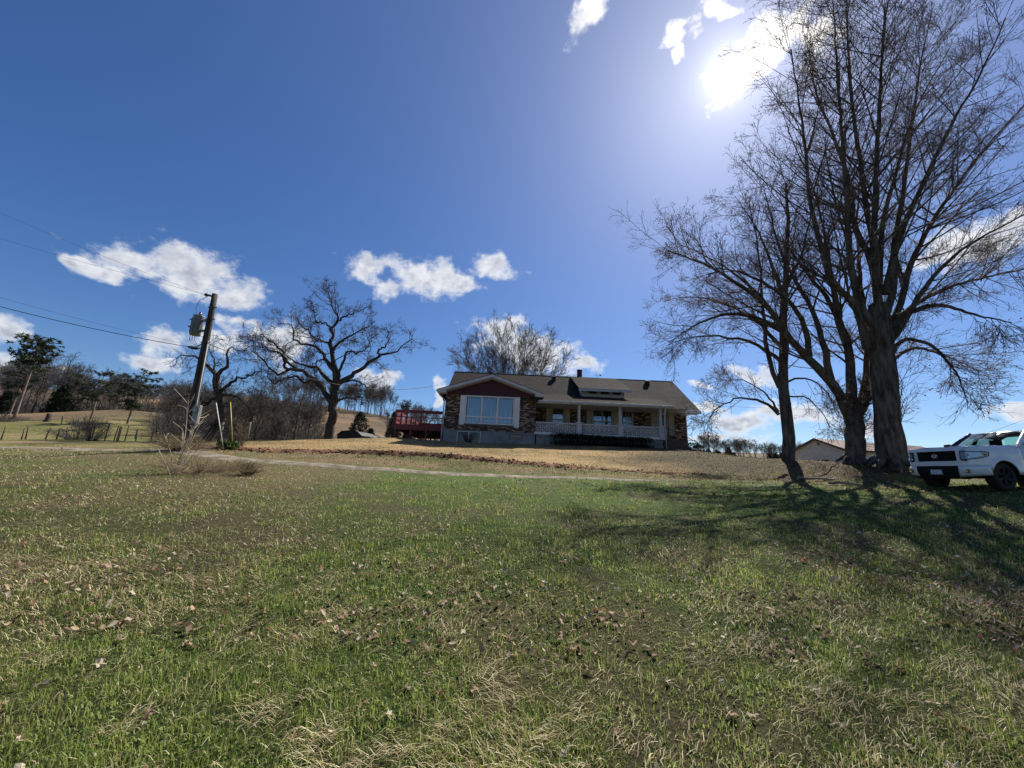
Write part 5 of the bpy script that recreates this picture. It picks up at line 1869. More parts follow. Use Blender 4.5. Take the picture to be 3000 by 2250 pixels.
# ------------------------------------------------------------------ utility pole
m_pole = pm('creosoted_pole', (0.034, 0.027, 0.022), 0.9, 0.4, 3.0, 0.8, 18, stretch=(4, 4, 0.4), col2=(0.075, 0.06, 0.047))
m_steel = pm('galvanised_steel', (0.22, 0.23, 0.23), 0.6, 0.2, 4.0, metal=0.2)
m_can = pm('grey_transformer_paint', (0.15, 0.175, 0.17), 0.45, 0.12, 3.0)
m_wire = pm('weathered_wire', (0.035, 0.035, 0.037), 0.6, 0.2, 2.0)
m_porc = pm('brown_porcelain', (0.05, 0.03, 0.025), 0.25, 0.2, 5.0)
PYp = 17.0
pb0 = at(545, 1305, PYp)
pt0 = at(630, 862, PYp)
pz = gz1(pb0[0], PYp)
pole = empty('utility_pole', (pb0[0], PYp, pz))
PB = Vector((pb0[0], PYp, pz))
top = Vector(pt0) - PB
ptv = [Vector((0, 0, -0.3)).lerp(top, k / 8) for k in range(9)]
MB().tube(ptv, [0.19 - 0.075 * k / 8 for k in range(9)], 14).build('shaft', m_pole, pole)


def on_pole(py):
    """point on the pole axis seen at height py"""
    q = at(590, py, PYp)
    w = (q[2] - pz) / top.z
    return top * w


def loc_(px, py, Y=PYp):
    return Vector(at(px, py, Y)) - PB


# conduit up the shaded side and meter box
cnd = MB()
cnd.tube([(0.20, -0.06, -0.2), on_pole(1240) + Vector((0.20, -0.10, 0)), on_pole(1000) + Vector((0.17, -0.08, 0))], 0.028, 8)
cnd.build('conduit', m_steel, pole)
mb = on_pole(1217) + Vector((0.30, -0.12, 0))
bx_ = MB().box(mb.x - 0.13, mb.x + 0.13, mb.y - 0.09, mb.y + 0.09, mb.z - 0.40, mb.z + 0.42)
mo = bx_.build('meter_box', m_steel, pole, 0.02)
MB().tube([(mb.x, mb.y - 0.09, mb.z + 0.18), (mb.x, mb.y - 0.16, mb.z + 0.18)], 0.085, 14).build('meter', pm('meter_glass', (0.25, 0.27, 0.28), 0.1, 0.1, 3.0), mo)
MB().tube([(mb.x - 0.02, mb.y, mb.z - 0.4), (mb.x - 0.06, mb.y, mb.z - 0.8), (mb.x - 0.20, mb.y, -0.2)], 0.024, 8).build('ground_conduit', m_steel, mo)
# transformer can on brackets
tcn = loc_(577, 955)
R_ = 0.215
hh = 0.46
can = MB()
can.tube([tcn + Vector((0, 0, -hh)), tcn + Vector((0, 0, -hh + 0.03)), tcn + Vector((0, 0, hh - 0.04)), tcn + Vector((0, 0, hh)), tcn + Vector((0, 0, hh + 0.03)), tcn + Vector((0, 0, hh + 0.05))], [R_ * 0.9, R_, R_, R_ * 1.06, R_ * 1.06, R_ * 0.8], 20)
tank = can.build('transformer', m_can, pole)
fin = MB()
for k in range(5):
    a = math.radians(200 + k * 35)
    c = tcn + Vector((math.cos(a) * (R_ + 0.02), math.sin(a) * (R_ + 0.02), 0))
    fin.beam(c + Vector((0, 0, -hh * 0.75)), c + Vector((0, 0, hh * 0.75)), 0.04, 0.012, up=(math.cos(a), math.sin(a), 0))
fin.build('cooling_fin', m_can, tank)
MB().tube([tcn + Vector((0.02, 0, hh + 0.04)), tcn + Vector((0.02, 0, hh + 0.10)), tcn + Vector((0.02, 0, hh + 0.14)), tcn + Vector((0.02, 0, hh + 0.22))], [0.045, 0.07, 0.045, 0.05], 10).build('bushing', m_porc, tank)
for dz in (0.28, -0.22):
    q = on_pole(955 - dz * 66)
    MB().beam(tcn + Vector((R_ - 0.02, 0, dz)), Vector((q.x, q.y, tcn.z + dz)), 0.07, 0.10).build('bracket', m_steel, tank)
for dz in (0.30, -0.05):
    MB().tube([tcn + Vector((-R_ + 0.01, 0, dz)), tcn + Vector((-R_ - 0.14, -0.03, dz))], 0.05, 8).build('terminal', m_steel, tank)
for k in range(3):
    q = on_pole(1010)
    a = tcn + Vector((-0.12 + 0.11 * k, -0.1, -hh))
    MB().tube([a, a + Vector((0.02, 0, -0.25)), (a + q) / 2 + Vector((0, 0, -0.35)), q + Vector((-0.1, -0.08, 0.05))], 0.012, 5).build('lead', m_wire, tank)
# insulators, bolts and cut-out
ins1 = loc_(607, 864)
MB().tube([on_pole(868), ins1], 0.05, 8).tube([ins1 + Vector((0.02, 0, 0)), ins1 + Vector((-0.05, 0, 0.0)), ins1 + Vector((-0.12, 0, 0.0))], [0.05, 0.085, 0.04], 10).build('insulator', m_porc, pole)
ins2 = loc_(562, 1020)
MB().tube([loc_(580, 1021), loc_(572, 1020), loc_(564, 1019), loc_(552, 1016)], [0.05, 0.075, 0.075, 0.05], 10).tube([on_pole(1021), loc_(580, 1021)], 0.022, 6).build('wire_clamp', m_porc, pole)
for py in (900, 935, 1003):
    q = on_pole(py)
    MB().beam(q + Vector((-0.20, -0.02, 0)), q + Vector((0.24, -0.02, 0.02)), 0.05, 0.05).build('bolt_band', m_steel, pole)
MB().tube([loc_(610, 868) , loc_(585, 880), loc_(574, 900), loc_(577, 925), loc_(583, 932)], 0.010, 5).build('jumper', m_wire, pole)
tag(pole, 'tarred wooden utility pole carrying a grey transformer and meter box', 'utility pole')

# guy wires with coloured guards
for nm, (a, b_), gc, lab in (('guy_wire', ((633, 1180), (662, 1284)), (0.60, 0.58, 0.50), 'steel guy wire with a pale guard tube right of the pole'),
                             ('guy_wire', ((675, 1178), (691, 1266)), (0.55, 0.42, 0.06), 'steel guy wire with a yellow guard tube right of the pole')):
    Yg = 18.2 if gc[2] > 0.3 else 20.5
    foot = at(b_[0], b_[1], Yg)
    foot[2] = gz1(foot[0], foot[1]) + 0.0
    gw = empty(nm, tuple(foot))
    F0 = Vector(foot)
    hi = Vector(at(a[0], a[1], Yg)) - F0
    tp = PB + on_pole(905 if gc[2] > 0.3 else 1003) - F0
    MB().tube([hi * -0.06, hi], 0.020, 8).build('guard', pm('guard_plastic', gc, 0.5, 0.12, 3.0), gw)
    MB().tube([hi * 0.98, hi.lerp(tp, 0.5), tp], 0.008, 5).build('wire', m_wire, gw)
    tag(gw, lab, 'guy wire')


def wire(name, a, b_, sag, r, label, n=24):
    a, b_ = Vector(a), Vector(b_)
    pts = []
    for k in range(n + 1):
        t = k / n
        p = a.lerp(b_, t)
        p.z -= sag * 4 * t * (1 - t)
        pts.append(p)
    o = MB().tube([p - a for p in pts], r, 5).build(name, m_wire)
    o.location = a
    tag(o, label, 'wire')
    return o


wire('power_line', PB + ins1 + Vector((-0.12, 0, 0)), at(-900, 180, 13), 0.5, 0.005, 'thin primary wire rising to the upper left from the pole top')
wire('power_line', PB + loc_(552, 1016), at(-700, 690, 12), 0.35, 0.014, 'thick twisted service cable running left from the pole clamp')
wire('power_line', PB + loc_(552, 1010), at(-700, 640, 14), 0.35, 0.005, 'thin upper wire beside the thick service cable')
wire('power_line', PB + ins1, at(-800, 420, 26), 0.6, 0.006, 'faint high wire crossing the sky left of the pole')
wire('service_drop', PB + on_pole(1003), at(1284, 1128, 30), 1.1, 0.016, 'service cable sagging from the pole to the house gable')
wire('telephone_wire', at(1958, 1180, 33.2), at(2700, 1195, 50), 0.4, 0.012, 'thin wire running right from the house roof')
wire('overhead_wire', at(2880, 1272, 40), at(3150, 1160, 28), 0.2, 0.012, 'short thin wire rising at the right edge above the pickup')
dw = MB()
pp = [at(2030, 1212, 30), at(2034, 1240, 30), at(2028, 1270, 30), at(2026, 1292, 30)]
o = dw.tube([Vector(p) - Vector(pp[0]) for p in pp], 0.008, 5).build('hanging_cable', m_wire)
o.location = pp[0]
tag(o, 'thin loose cable hanging from the right eave of the house', 'cable')

# ------------------------------------------------------------------ fences and gate on the left
m_post = pm('grey_fence_post', (0.10, 0.085, 0.07), 0.95, 0.35, 4.0, 0.6, 20)


def fence(posts, label, h=1.15, wires=3, r=0.05, seed=0):
    rr = random.Random(seed)
    base = Vector(posts[0])
    f = empty('wire_fence', base)
    tops = []
    for p in posts:
        p = Vector(p)
        hh_ = h * rr.uniform(0.85, 1.15)
        lean = Vector((rr.uniform(-0.10, 0.16), rr.uniform(-0.08, 0.08), 0))
        a = p - base
        MB().tube([a + Vector((0, 0, -0.3)), a + lean * 0.5 + Vector((0, 0, hh_ * 0.5)), a + lean + Vector((0, 0, hh_))], [r * rr.uniform(0.9, 1.3), r, r * 0.85], 7).build('post', m_post, f)
        tops.append((a, lean, hh_))
    for k in range(wires):
        w = 0.35 + 0.55 * k / max(1, wires - 1)
        MB().tube([a + l * w + Vector((0, 0, h_ * w)) for a, l, h_ in tops], 0.006, 4).build('strand', m_wire, f)
    tag(f, label, 'fence')
    return f


def gp(px, py, Y):
    p = at(px, py, Y)
    return (p[0], p[1], gz1(p[0], p[1]))


fence([gp(x, 1290, 33) for x in (-60, 2, 62, 74, 130, 163, 190, 225, 260)], 'wire fence of leaning grey posts at the far left field edge', seed=1)
fence([gp(x, 1292, 31) for x in (305, 332, 340, 345, 365, 398, 440, 480)], 'wire fence of thin posts between the field shrub and the pole', seed=2, r=0.04)
fence([gp(x, y, Y) for x, y, Y in ((135, 1246, 52), (180, 1243, 50), (212, 1243, 49), (278, 1250, 47), (315, 1256, 45), (350, 1262, 43), (400, 1268, 41))], 'second fence line farther up the left field', seed=3, h=1.0)
sp_ = gp(134, 1246, 52)
stump = empty('tree_stump', sp_)
MB().tube([(0, 0, -0.2), (0, 0, 0.1), (0.03, 0, 0.5), (0.02, 0, 1.05)], [0.42, 0.32, 0.25, 0.24], 10).build('trunk', m_bark_dark, stump)
tag(stump, 'short dark stump standing alone in the left field', 'stump')
ga = Vector(gp(642, 1288, 27))
gate = empty('field_gate', ga)
gbv = Vector(gp(722, 1288, 27)) - ga
for z in (0.35, 0.75, 1.15):
    MB().beam((0, 0, z), gbv + Vector((0, 0, z)), 0.04, 0.11).build('gate_board', m_post, gate)
MB().beam((0, 0, 0.3), gbv + Vector((0, 0, 1.2)), 0.04, 0.09).build('gate_brace', m_post, gate)
for p in (Vector((0, 0, 0)), gbv):
    MB().tube([p + Vector((0, 0, -0.3)), p + Vector((0.02, 0, 1.35))], [0.10, 0.09], 9).build('gate_post', m_post, gate)
tag(gate, 'weathered wooden field gate between two posts behind the guy wires', 'gate')

# ------------------------------------------------------------------ pines and cedars
m_needle = tint_mat('pine_needles', 0.12, 0.6, 0.2)
m_pinebark = pm('pine_bark', (0.12, 0.085, 0.065), 0.95, 0.35, 4.0, 0.8, 20, stretch=(1, 1, 0.3), col2=(0.22, 0.17, 0.14))


def needle_tufts(P, size, seed, per=14, col=(0.030, 0.046, 0.020), flat=0.6):
    """tufts of needle sprays, each spray a slim pointed blade"""
    r = np.random.default_rng(seed)
    N = len(P) * per
    c = np.repeat(P, per, 0)
    d = r.normal(0, 1, (N, 3))
    d[:, 2] = d[:, 2] * flat + 0.25
    d /= np.linalg.norm(d, axis=1, keepdims=True)
    e = np.cross(d, r.normal(0, 1, (N, 3)))
    e /= np.linalg.norm(e, axis=1, keepdims=True) + 1e-9
    s_ = (size * r.uniform(0.6, 1.3, N))[:, None]
    V = np.stack([c + e * s_ * 0.16, c - e * s_ * 0.16, c + d * s_], 1)
    F = np.arange(N * 3).reshape(N, 3)
    cc_ = np.clip(np.array(col)[None] * (1 + r.normal(0, 0.35, (N, 1))), 0.003, 1)
    return V.reshape(-1, 3), F, np.repeat(cc_, 3, 0)


def pine(name, h, seed, label='', crown_from=0.5, spread=0.28, layers=9, lean=0.0, group=None, tuft=0.46, dens=0.75):
    r = np.random.default_rng(seed)
    tr = np.array([[0, 0, -0.4], [lean * 0.35, 0, h * 0.35], [lean * 0.7, 0.1, h * 0.7], [lean, 0, h * 0.98]])
    P_ = spline(tr, 12)
    limbs = [(tr, h * 0.017, h * 0.004)]
    tufts = []
    for k in range(layers):
        t = crown_from + (0.98 - crown_from) * (k + r.uniform(-0.3, 0.3)) / (layers - 1)
        t = min(max(t, crown_from), 0.98)
        s0 = spline(tr, 40)[int(t * 39)]
        w = (t - crown_from) / (1 - crown_from)
        R_ = h * spread * (0.55 + 0.9 * w) * (1 - w ** 5 * 0.45) * r.uniform(0.75, 1.15)
        for a in r.uniform(0, 6.28, r.integers(3, 6)):
            L = R_ * r.uniform(0.55, 1.1)
            rise = L * r.uniform(-0.05, 0.32)
            e = s0 + np.array([math.cos(a) * L, math.sin(a) * L, rise])
            m_ = s0 + (e - s0) * 0.5 + np.array([0, 0, -0.05 * L])
            limbs.append((np.array([s0, m_, e]), h * 0.0045, h * 0.0012))
            q = spline(np.array([s0, m_, e]), 10)[4:]
            n_ = int((7 + 9 * L / h * 5) * dens)
            pts = q[r.integers(0, len(q), n_)] + r.normal(0, 1, (n_, 3)) * np.array([0.36, 0.36, 0.13]) * (h / 13.0) * 1.4
            tufts.append(pts)
    Ps = np.array([spline(l[0], 8) for l in limbs])
    Rs = np.array([np.linspace(l[1], l[2], 8) for l in limbs])
    wv__, wf__ = tubes(Ps, Rs, 6)
    root = empty(name)
    link('trunk', np_mesh(name + '_trunk', wv__, [wf__], True), root, m_pinebark)
    v_, f_, c_ = needle_tufts(np.concatenate(tufts), tuft * h / 13.0, seed + 1)
    link('crown', np_mesh(name + '_crown', v_, [f_], False, c_), root, m_needle)
    tag(root, label, 'tree', group)
    return root


def cedar(name, h, seed, w=0.25, col=(0.020, 0.032, 0.016)):
    r = np.random.default_rng(seed)
    root = empty(name)
    n_ = 700
    t = r.random(n_) ** 1.3
    a = r.uniform(0, 6.28, n_)
    R_ = h * w * (1 - t) ** 0.55 * (0.55 + 0.5 * r.random(n_)) * (1 + 0.2 * np.sin(a * 3 + 1))
    P = np.stack([np.cos(a) * R_, np.sin(a) * R_, 0.06 * h + t * h * 0.94], -1)
    v_, f_, c_ = needle_tufts(P, h * 0.075, seed + 2, 9, col, 1.0)
    link('crown', np_mesh(name + '_crown', v_, [f_], False, c_), root, m_needle)
    MB().tube([(0, 0, -0.3), (0, 0, h * 0.8)], [h * 0.02, h * 0.004], 7).build('trunk', m_pinebark, root)
    return root


def set_tree(o, px, py, Y, rz=0.0, s_=1.0, label='', group=None):
    d = at(px, py, Y)
    o.location = (d[0], d[1], gz1(d[0], d[1]) - 0.1)
    o.rotation_euler = (0, 0, rz)
    o.scale = (s_, s_, s_)
    tag(o, label, 'tree', group)
    return o


def h_at(px, pyb, pyt, Y):
    return float(at(px, pyt, Y)[2] - gz1(*at(px, pyb, Y)[:2]))


set_tree(pine('pine_tree', h_at(75, 1211, 982, 66), 1, '', 0.64, 0.22, 9, 0.2, dens=0.7), 46, 1211, 66, 0, 1, 'tallest pine with a bare leaning trunk at far left')
set_tree(pine('pine_tree', h_at(50, 1205, 1050, 74), 2, '', 0.42, 0.24, 8, 0.4, dens=0.65), 30, 1205, 74, 1, 1, 'shorter bushy pine just behind the tallest one')
set_tree(pine('pine_tree', h_at(275, 1225, 1082, 58), 3, '', 0.42, 0.24, 8, 0.3), 266, 1225, 58, 2, 1, 'slim pine with a bare lower trunk alone in the left field')
set_tree(pine('pine_tree', h_at(395, 1235, 1083, 55), 4, '', 0.32, 0.22, 9, 0.4), 374, 1235, 55, 0, 1, 'full crowned pine in the field nearest the utility pole')
set_tree(pine('pine_tree', h_at(225, 1200, 1096, 86), 5, '', 0.25, 0.22, 8, 0.0), 216, 1200, 86, 0, 1, 'dark pine standing between the two pairs of field pines')
set_tree(pine('pine_tree', h_at(345, 1200, 1096, 92), 6, '', 0.3, 0.22, 8, 0.0), 338, 1200, 92, 0, 1, 'pine at the wood edge behind the two field pines')
set_tree(cedar('cedar_tree', 6.5, 7, 0.36), 172, 1206, 80, 0, 1, 'squat dark cedar at the edge of the left field')
set_tree(cedar('cedar_tree', 5.0, 8, 0.34), 5, 1206, 76, 0, 1, 'dark cedar cut by the left edge of the picture')
set_tree(cedar('cedar_tree', 3.2, 9, 0.34), 1085, 1282, 66, 0, 1, 'small dark cedar beside the metal shed')
set_tree(cedar('cedar_tree', 6.0, 12, 0.45, (0.045, 0.048, 0.030)), 1050, 1268, 100, 0, 1, 'broad olive cedar on the slope above the metal shed')
set_tree(cedar('cedar_tree', 6.5, 14, 0.28, (0.045, 0.048, 0.030)), 1150, 1272, 95, 0, 1, 'narrow olive cedar on the slope left of the deck')
set_tree(cedar('cedar_tree', 4.2, 15, 0.36), 1195, 1284, 62, 0, 1, 'low dark cedar seen under the deck')
set_tree(pine('pine_tree', h_at(1183, 1262, 1172, 150), 10, '', 0.35, 0.22, 7, 0.0), 1183, 1262, 150, 0, 1, 'single dark pine above the deck on the far ridge')
set_tree(pine('pine_tree', h_at(1053, 1215, 1140, 160), 11, '', 0.4, 0.22, 7, 0.0), 1053, 1215, 160, 0, 1, 'dark pine among bare trees on the ridge right of the oak')

# ------------------------------------------------------------------ thicket of bare trees behind the pole and the oak
lab = 'leafless scrub tree in the dense thicket behind the two oaks'
grp = 'thicket trees behind the oaks'
r6 = np.random.default_rng(61)
for k in range(84):
    px = r6.uniform(470, 935)
    Y = r6.uniform(46, 74)
    hh_ = r6.uniform(3.8, 6.2) * (0.9 + (Y - 46) / 70)
    place(int(r6.integers(0, 5)), px, Y, hh_, 1280, sx=r6.uniform(0.95, 1.4), label=lab, group=grp)
for px, Y, h_, k in ((745, 44, 8.0, 0), (860, 44, 8.5, 2), (905, 52, 7.5, 1), (690, 47, 7.5, 3)):
    place(k, px, Y, h_, 1280, sx=1.15, label=lab, group=grp)
lab = 'leafless tree in the wood along the top of the left field'
grp = 'wood above the left field'
for k in range(90):
    px = r6.uniform(-40, 640)
    Y = r6.uniform(84, 122)
    place(int(r6.integers(0, 5)), px, Y, r6.uniform(6.5, 10.5) * (1.25 if px < 190 else 0.9), 1205, sx=r6.uniform(0.8, 1.2), label=lab, group=grp)
lab = 'slim leafless tree on the skyline ridge left of the house'
grp = 'trees on the brown ridge'
for k in range(86):
    u = r6.random()
    px = 800 + 480 * u
    pyb = np.interp(px, [800, 870, 980, 1080, 1160, 1230, 1300], [1175, 1182, 1196, 1213, 1233, 1253, 1262])
    Y = np.interp(px, [800, 870, 980, 1080, 1160, 1230, 1300], [174, 170, 165, 160, 155, 150, 150]) + r6.uniform(-2, 22)
    place(int(r6.choice([1, 3, 4, 4])), px, Y, r6.uniform(8, 13.0) * (1.1 if px < 1160 else 0.8), pyb, sx=r6.uniform(0.6, 0.95), label=lab, group=grp)
lab = 'leafless tree on the hazy far ridge between house and maples'
grp = 'trees on the far right ridge'
for k in range(70):
    px = r6.uniform(2060, 2480)
    Y = r6.uniform(215, 262)
    place(int(r6.integers(0, 5)), px, Y, r6.uniform(9, 14) , 1345, sx=r6.uniform(0.9, 1.5), label=lab, group=grp)
lab = 'leafless tree low behind the deck and house end'
grp = 'trees behind the deck'
for k in range(16):
    px = r6.uniform(1180, 1330)
    place(int(r6.integers(0, 5)), px, r6.uniform(75, 120), r6.uniform(5, 8.5), 1275, sx=r6.uniform(0.8, 1.2), label=lab, group=grp)
# single bare trees one can point to
for px, Y, h_, k, lb in ((1135, 70, 6.5, 2, 'wide bare shrubby tree just right of the metal shed'), (95, 78, 13.5, 0, 'bare grey tree right of the tallest pine'),
                         (150, 82, 12.5, 2, 'broad bare tree between the tallest pine and the cedar')):
    place(k, px, Y, h_, 1280 if Y < 75 else 1206, sx=1.2, label=lb)
far_c = []
for k in range(26):
    px = r6.uniform(2060, 2460)
    Y = r6.uniform(212, 240)
    d = at(px, 1345, Y)
    far_c.append((d[0], d[1], gz1(d[0], d[1]), r6.uniform(3.5, 7)))
cp_ = cedar('cedar_tree', 6.0, 40, 0.38, (0.05, 0.06, 0.045))
for i, (x, y, z, h_) in enumerate(far_c):
    o = cp_ if i == 0 else copy_tree(cp_)
    o.location = (x, y, z - 0.2)
    o.scale = (h_ / 6 * 1.2, h_ / 6 * 1.2, h_ / 6)
    tag(o, 'rounded dark evergreen on the hazy far ridge right of the house', 'tree', 'evergreens on the far right ridge')

# tangle of brush under the thicket
nb = 6000
px_ = np.where(np.arange(nb) < 3600, r6.uniform(440, 960, nb), r6.uniform(-60, 640, nb))
Yb = np.where(np.arange(nb) < 3600, r6.uniform(43, 60, nb), r6.uniform(84, 104, nb))
P0 = np.array([at(a, 1280, b_)[:2] for a, b_ in zip(px_, Yb)])
zb_ = gz(P0[:, 0], P0[:, 1])
n_ = 4
d = r6.normal(0, 1, (nb, 3))
d[:, 2] = np.abs(d[:, 2]) * 0.9 + 0.35
d /= np.linalg.norm(d, axis=1, keepdims=True)
L_ = (r6.uniform(0.8, 3.2, nb) * np.where(np.arange(nb) < 3600, 1.0, 1.7))[:, None]
Q = np.empty((nb, n_, 3))
Q[:, 0] = np.stack([P0[:, 0], P0[:, 1], zb_ + r6.uniform(-0.1, 0.9, nb)], -1)
for j in range(1, n_):
    d = d + r6.normal(0, 0.25, d.shape)
    d /= np.linalg.norm(d, axis=1, keepdims=True)
    Q[:, j] = Q[:, j - 1] + d * L_ / (n_ - 1)
v_, f_ = tubes(Q, np.linspace(0.028, 0.010, n_)[None] * np.where(np.arange(nb) < 3600, 1.0, 1.6)[:, None], 3)
br_ = link('brushwood', np_mesh('brushwood', v_, [f_]), None, m_twig_grey)
tag(br_, 'tangled grey brush filling the ground under the thicket', 'brush', kind='stuff')


# field shrubs by the fence
def twig_bush(name, px, py, Y, h, w, n, seed, label, mat=None, rad=0.008, loc=None):
    r = np.random.default_rng(seed)
    p = at(px, py, Y) if loc is None else np.array([loc[0], loc[1], 0])
    root = empty(name, (p[0], p[1], gz1(p[0], p[1])))
    a = r.uniform(0, 6.28, n)
    s_ = r.random(n) ** 0.6 * w
    H_ = h * (1 - 0.5 * (s_ / w) ** 2) * r.uniform(0.55, 1.1, n)
    Q = np.stack([np.stack([np.cos(a) * s_ * 0.15, np.sin(a) * s_ * 0.15, np.full(n, -0.05)], -1),
                  np.stack([np.cos(a) * s_ * 0.55 + r.normal(0, 0.05, n), np.sin(a) * s_ * 0.55, H_ * 0.5], -1),
                  np.stack([np.cos(a) * s_ + r.normal(0, 0.08, n), np.sin(a) * s_ + r.normal(0, 0.08, n), H_], -1)], 1)
    Q = np.array([spline(q_, 5) for q_ in Q])
    w1 = tubes(Q, np.linspace(rad, rad * 0.5, 5)[None].repeat(n, 0), 3)
    ch = grow((Q, np.full((n, 5), rad)), dict(dens=3.0, cmin=2, cmax=7, t0=0.3, ang=(25, 70), len=(0.2, 0.5), n=3, sides=3, wob=0.15, up=0.05, rmin=rad * 0.5), r)
    v, f = join([w1, tubes(ch[0], ch[1], 3)])
    link('twigs', np_mesh(name, v, [f]), root, mat or m_twig_grey)
    tag(root, label, 'shrub')
    return root


twig_bush('field_shrub', 270, 1288, 31, 2.0, 1.5, 70, 1, 'rounded leafless shrub growing through the left fence', rad=0.014)
twig_bush('field_shrub', 215, 1290, 33, 1.0, 2.2, 90, 2, 'low spreading brush along the left fence posts', rad=0.012)
twig_bush('field_shrub', 255, 1246, 47, 1.8, 2.0, 150, 3, 'grey brush on the second fence line', rad=0.014)
twig_bush('field_shrub', 5, 1232, 55, 1.6, 3.0, 150, 4, 'grey brush at the left picture edge in the field', rad=0.014)
m_straw = pm('dead_weed_stems', (0.42, 0.34, 0.24), 0.8, 0.3, 3.0, spec=0.2)
m_brownweed = pm('brown_dead_weeds', (0.185, 0.135, 0.085), 0.9, 0.45, 2.0, spec=0.1)
wp = at(545, 1392, 11.6)
twig_bush('dead_weeds', 0, 0, 0, 0.38, 1.6, 230, 11, 'low mound of matted brown dead weeds below the pole', m_brownweed, 0.005, (-9.6, 12.4))
twig_bush('dead_weeds', 0, 0, 0, 2.3, 0.6, 15, 12, 'tall pale bare weed stalks standing before the utility pole', m_straw, 0.012, (-9.75, 11.7))
twig_bush('dead_weeds', 0, 0, 0, 0.5, 0.55, 130, 13, 'dark brown clump of dead grass right of the weed stalks', m_brownweed, 0.006, (-8.1, 12.4))
twig_bush('dead_weeds', 0, 0, 0, 0.7, 1.3, 260, 14, 'dead weeds and vines around the foot of the pole', m_brownweed, 0.007, (-13.9, 16.7))
twig_bush('dead_weeds', 0, 0, 0, 1.5, 0.5, 40, 15, 'reddish dead stalks at the foot of the yellow guy guard', m_brownweed, 0.008, (-13.9, 20.3))
gp_ = at(668, 1302, 18.5)
shrub('green_shrub', [(0, 0, 0.16, 0.42, 0.3, 0.2)], 1500, 0.05, (0.05, 0.10, 0.025), 'small leafy green plant beside the guy wires', 'plant', 320, (gp_[0], gp_[1], gz1(gp_[0], gp_[1])))

# fallen branches under the maples
m_dead = pm('fallen_branch', (0.23, 0.19, 0.15), 0.9, 0.3, 4.0, 0.5, 20)
for i, (px, py, Y, L, an, lb) in enumerate(((2410, 1380, 15.9, 1.5, 0.1, 'pale fallen branch on the litter under the maples'), (2470, 1404, 15.0, 1.0, -0.15, 'short fallen branch nearest the track below the maples'),
                                            (2350, 1386, 16.2, 0.7, 0.5, 'thin fallen stick left of the fallen branch'))):
    p = at(px, py, Y)
    z_ = gz1(p[0], p[1])
    o = empty('fallen_branch', (p[0], p[1], z_), an)
    MB().tube([(-L / 2, 0, 0.06), (-L * 0.1, 0.06, 0.10), (L * 0.25, 0.02, 0.08), (L / 2, -0.08, 0.05)], [0.05, 0.045, 0.035, 0.02], 7).build('stick', m_dead, o)
    MB().tube([(-L * 0.05, 0.05, 0.1), (L * 0.2, 0.22, 0.16), (L * 0.33, 0.25, 0.2)], [0.025, 0.018, 0.01], 6).build('side_twig', m_dead, o)
    tag(o, lb, 'branch')

# ------------------------------------------------------------------ white pickup
m_paint = pm('white_car_paint', (0.66, 0.67, 0.69), 0.28, 0.03, 1.0, coat=0.8, spec=0.5)
m_trim = pm('black_plastic', (0.008, 0.008, 0.009), 0.6, 0.2, 8.0, spec=0.15)
m_gloss = pm('gloss_black', (0.012, 0.012, 0.014), 0.12, 0.1, 4.0, coat=0.5)
m_tyre = pm('tyre_rubber', (0.022, 0.021, 0.021), 0.85, 0.25, 10.0, 0.4, 60)
m_rim = pm('black_alloy', (0.008, 0.008, 0.009), 0.6, 0.1, 4.0, spec=0.2)
m_chrome = pm('chrome', (0.75, 0.76, 0.78), 0.12, 0.05, 3.0, metal=1.0)
m_lens = glass_mat('headlamp_lens', (0.92, 0.95, 0.97), 0.12)
m_wind = glass_mat('windscreen', (0.62, 0.84, 0.78), 0.05)
m_seat = pm('dark_seat_cloth', (0.025, 0.025, 0.027), 0.85, 0.2, 6.0)
m_plate = pm('worn_blue_white_plate', (0.42, 0.48, 0.55), 0.4, 0.35, 14.0, col2=(0.62, 0.66, 0.72), stretch=(1, 1.5, 2))
m_amber = pm('amber_lens', (0.5, 0.20, 0.03), 0.2, 0.1, 3.0)
TR = empty('pickup_truck', (15.12, 12.95, gz1(15.0, 12.98)), math.radians(184))
tag(TR, 'white full-size pickup with black grille parked facing the house lawn', 'pickup')
# local frame: +X forward, +Y to the driver's left, Z up; origin under the front axle
HW = 1.00


def fascia_x(y):
    """plan curve of the nose"""
    a = abs(y) / HW
    return 0.98 - 0.10 * a ** 2 - 0.30 * max(0.0, a - 0.80) ** 1.5 * 6


def hood_z(x, y):
    t = (0.92 - x) / 1.55
    z = 1.285 + 0.125 * min(1, max(0, t)) ** 0.7
    a = abs(y) / HW
    z -= 0.045 * a ** 3
    if 0.30 < a < 0.62:
        z += 0.018 * math.sin((a - 0.30) / 0.32 * math.pi)
    return z


# hood
rows_ = []
for i in range(13):
    u = i / 12
    row = []
    for j in range(25):
        y = (j / 24 * 2 - 1) * 0.86
        xf = fascia_x(y) - 0.05
        x = xf + (-0.62 - xf) * u
        z = hood_z(x, y) - 0.10 * (1 - min(1, u / 0.10)) ** 2
        row.append((x, y, z))
    rows_.append(row)
hood = MB().grid(rows_)
hoodo = hood.build('hood', m_paint, TR)
md = hoodo.modifiers.new('thick', 'SOLIDIFY'); md.thickness = 0.02; md.offset = -1
MB().box(0.84, 0.90, -0.34, 0.34, 1.262, 1.292).build('hood_scoop', m_trim, TR, 0.008)


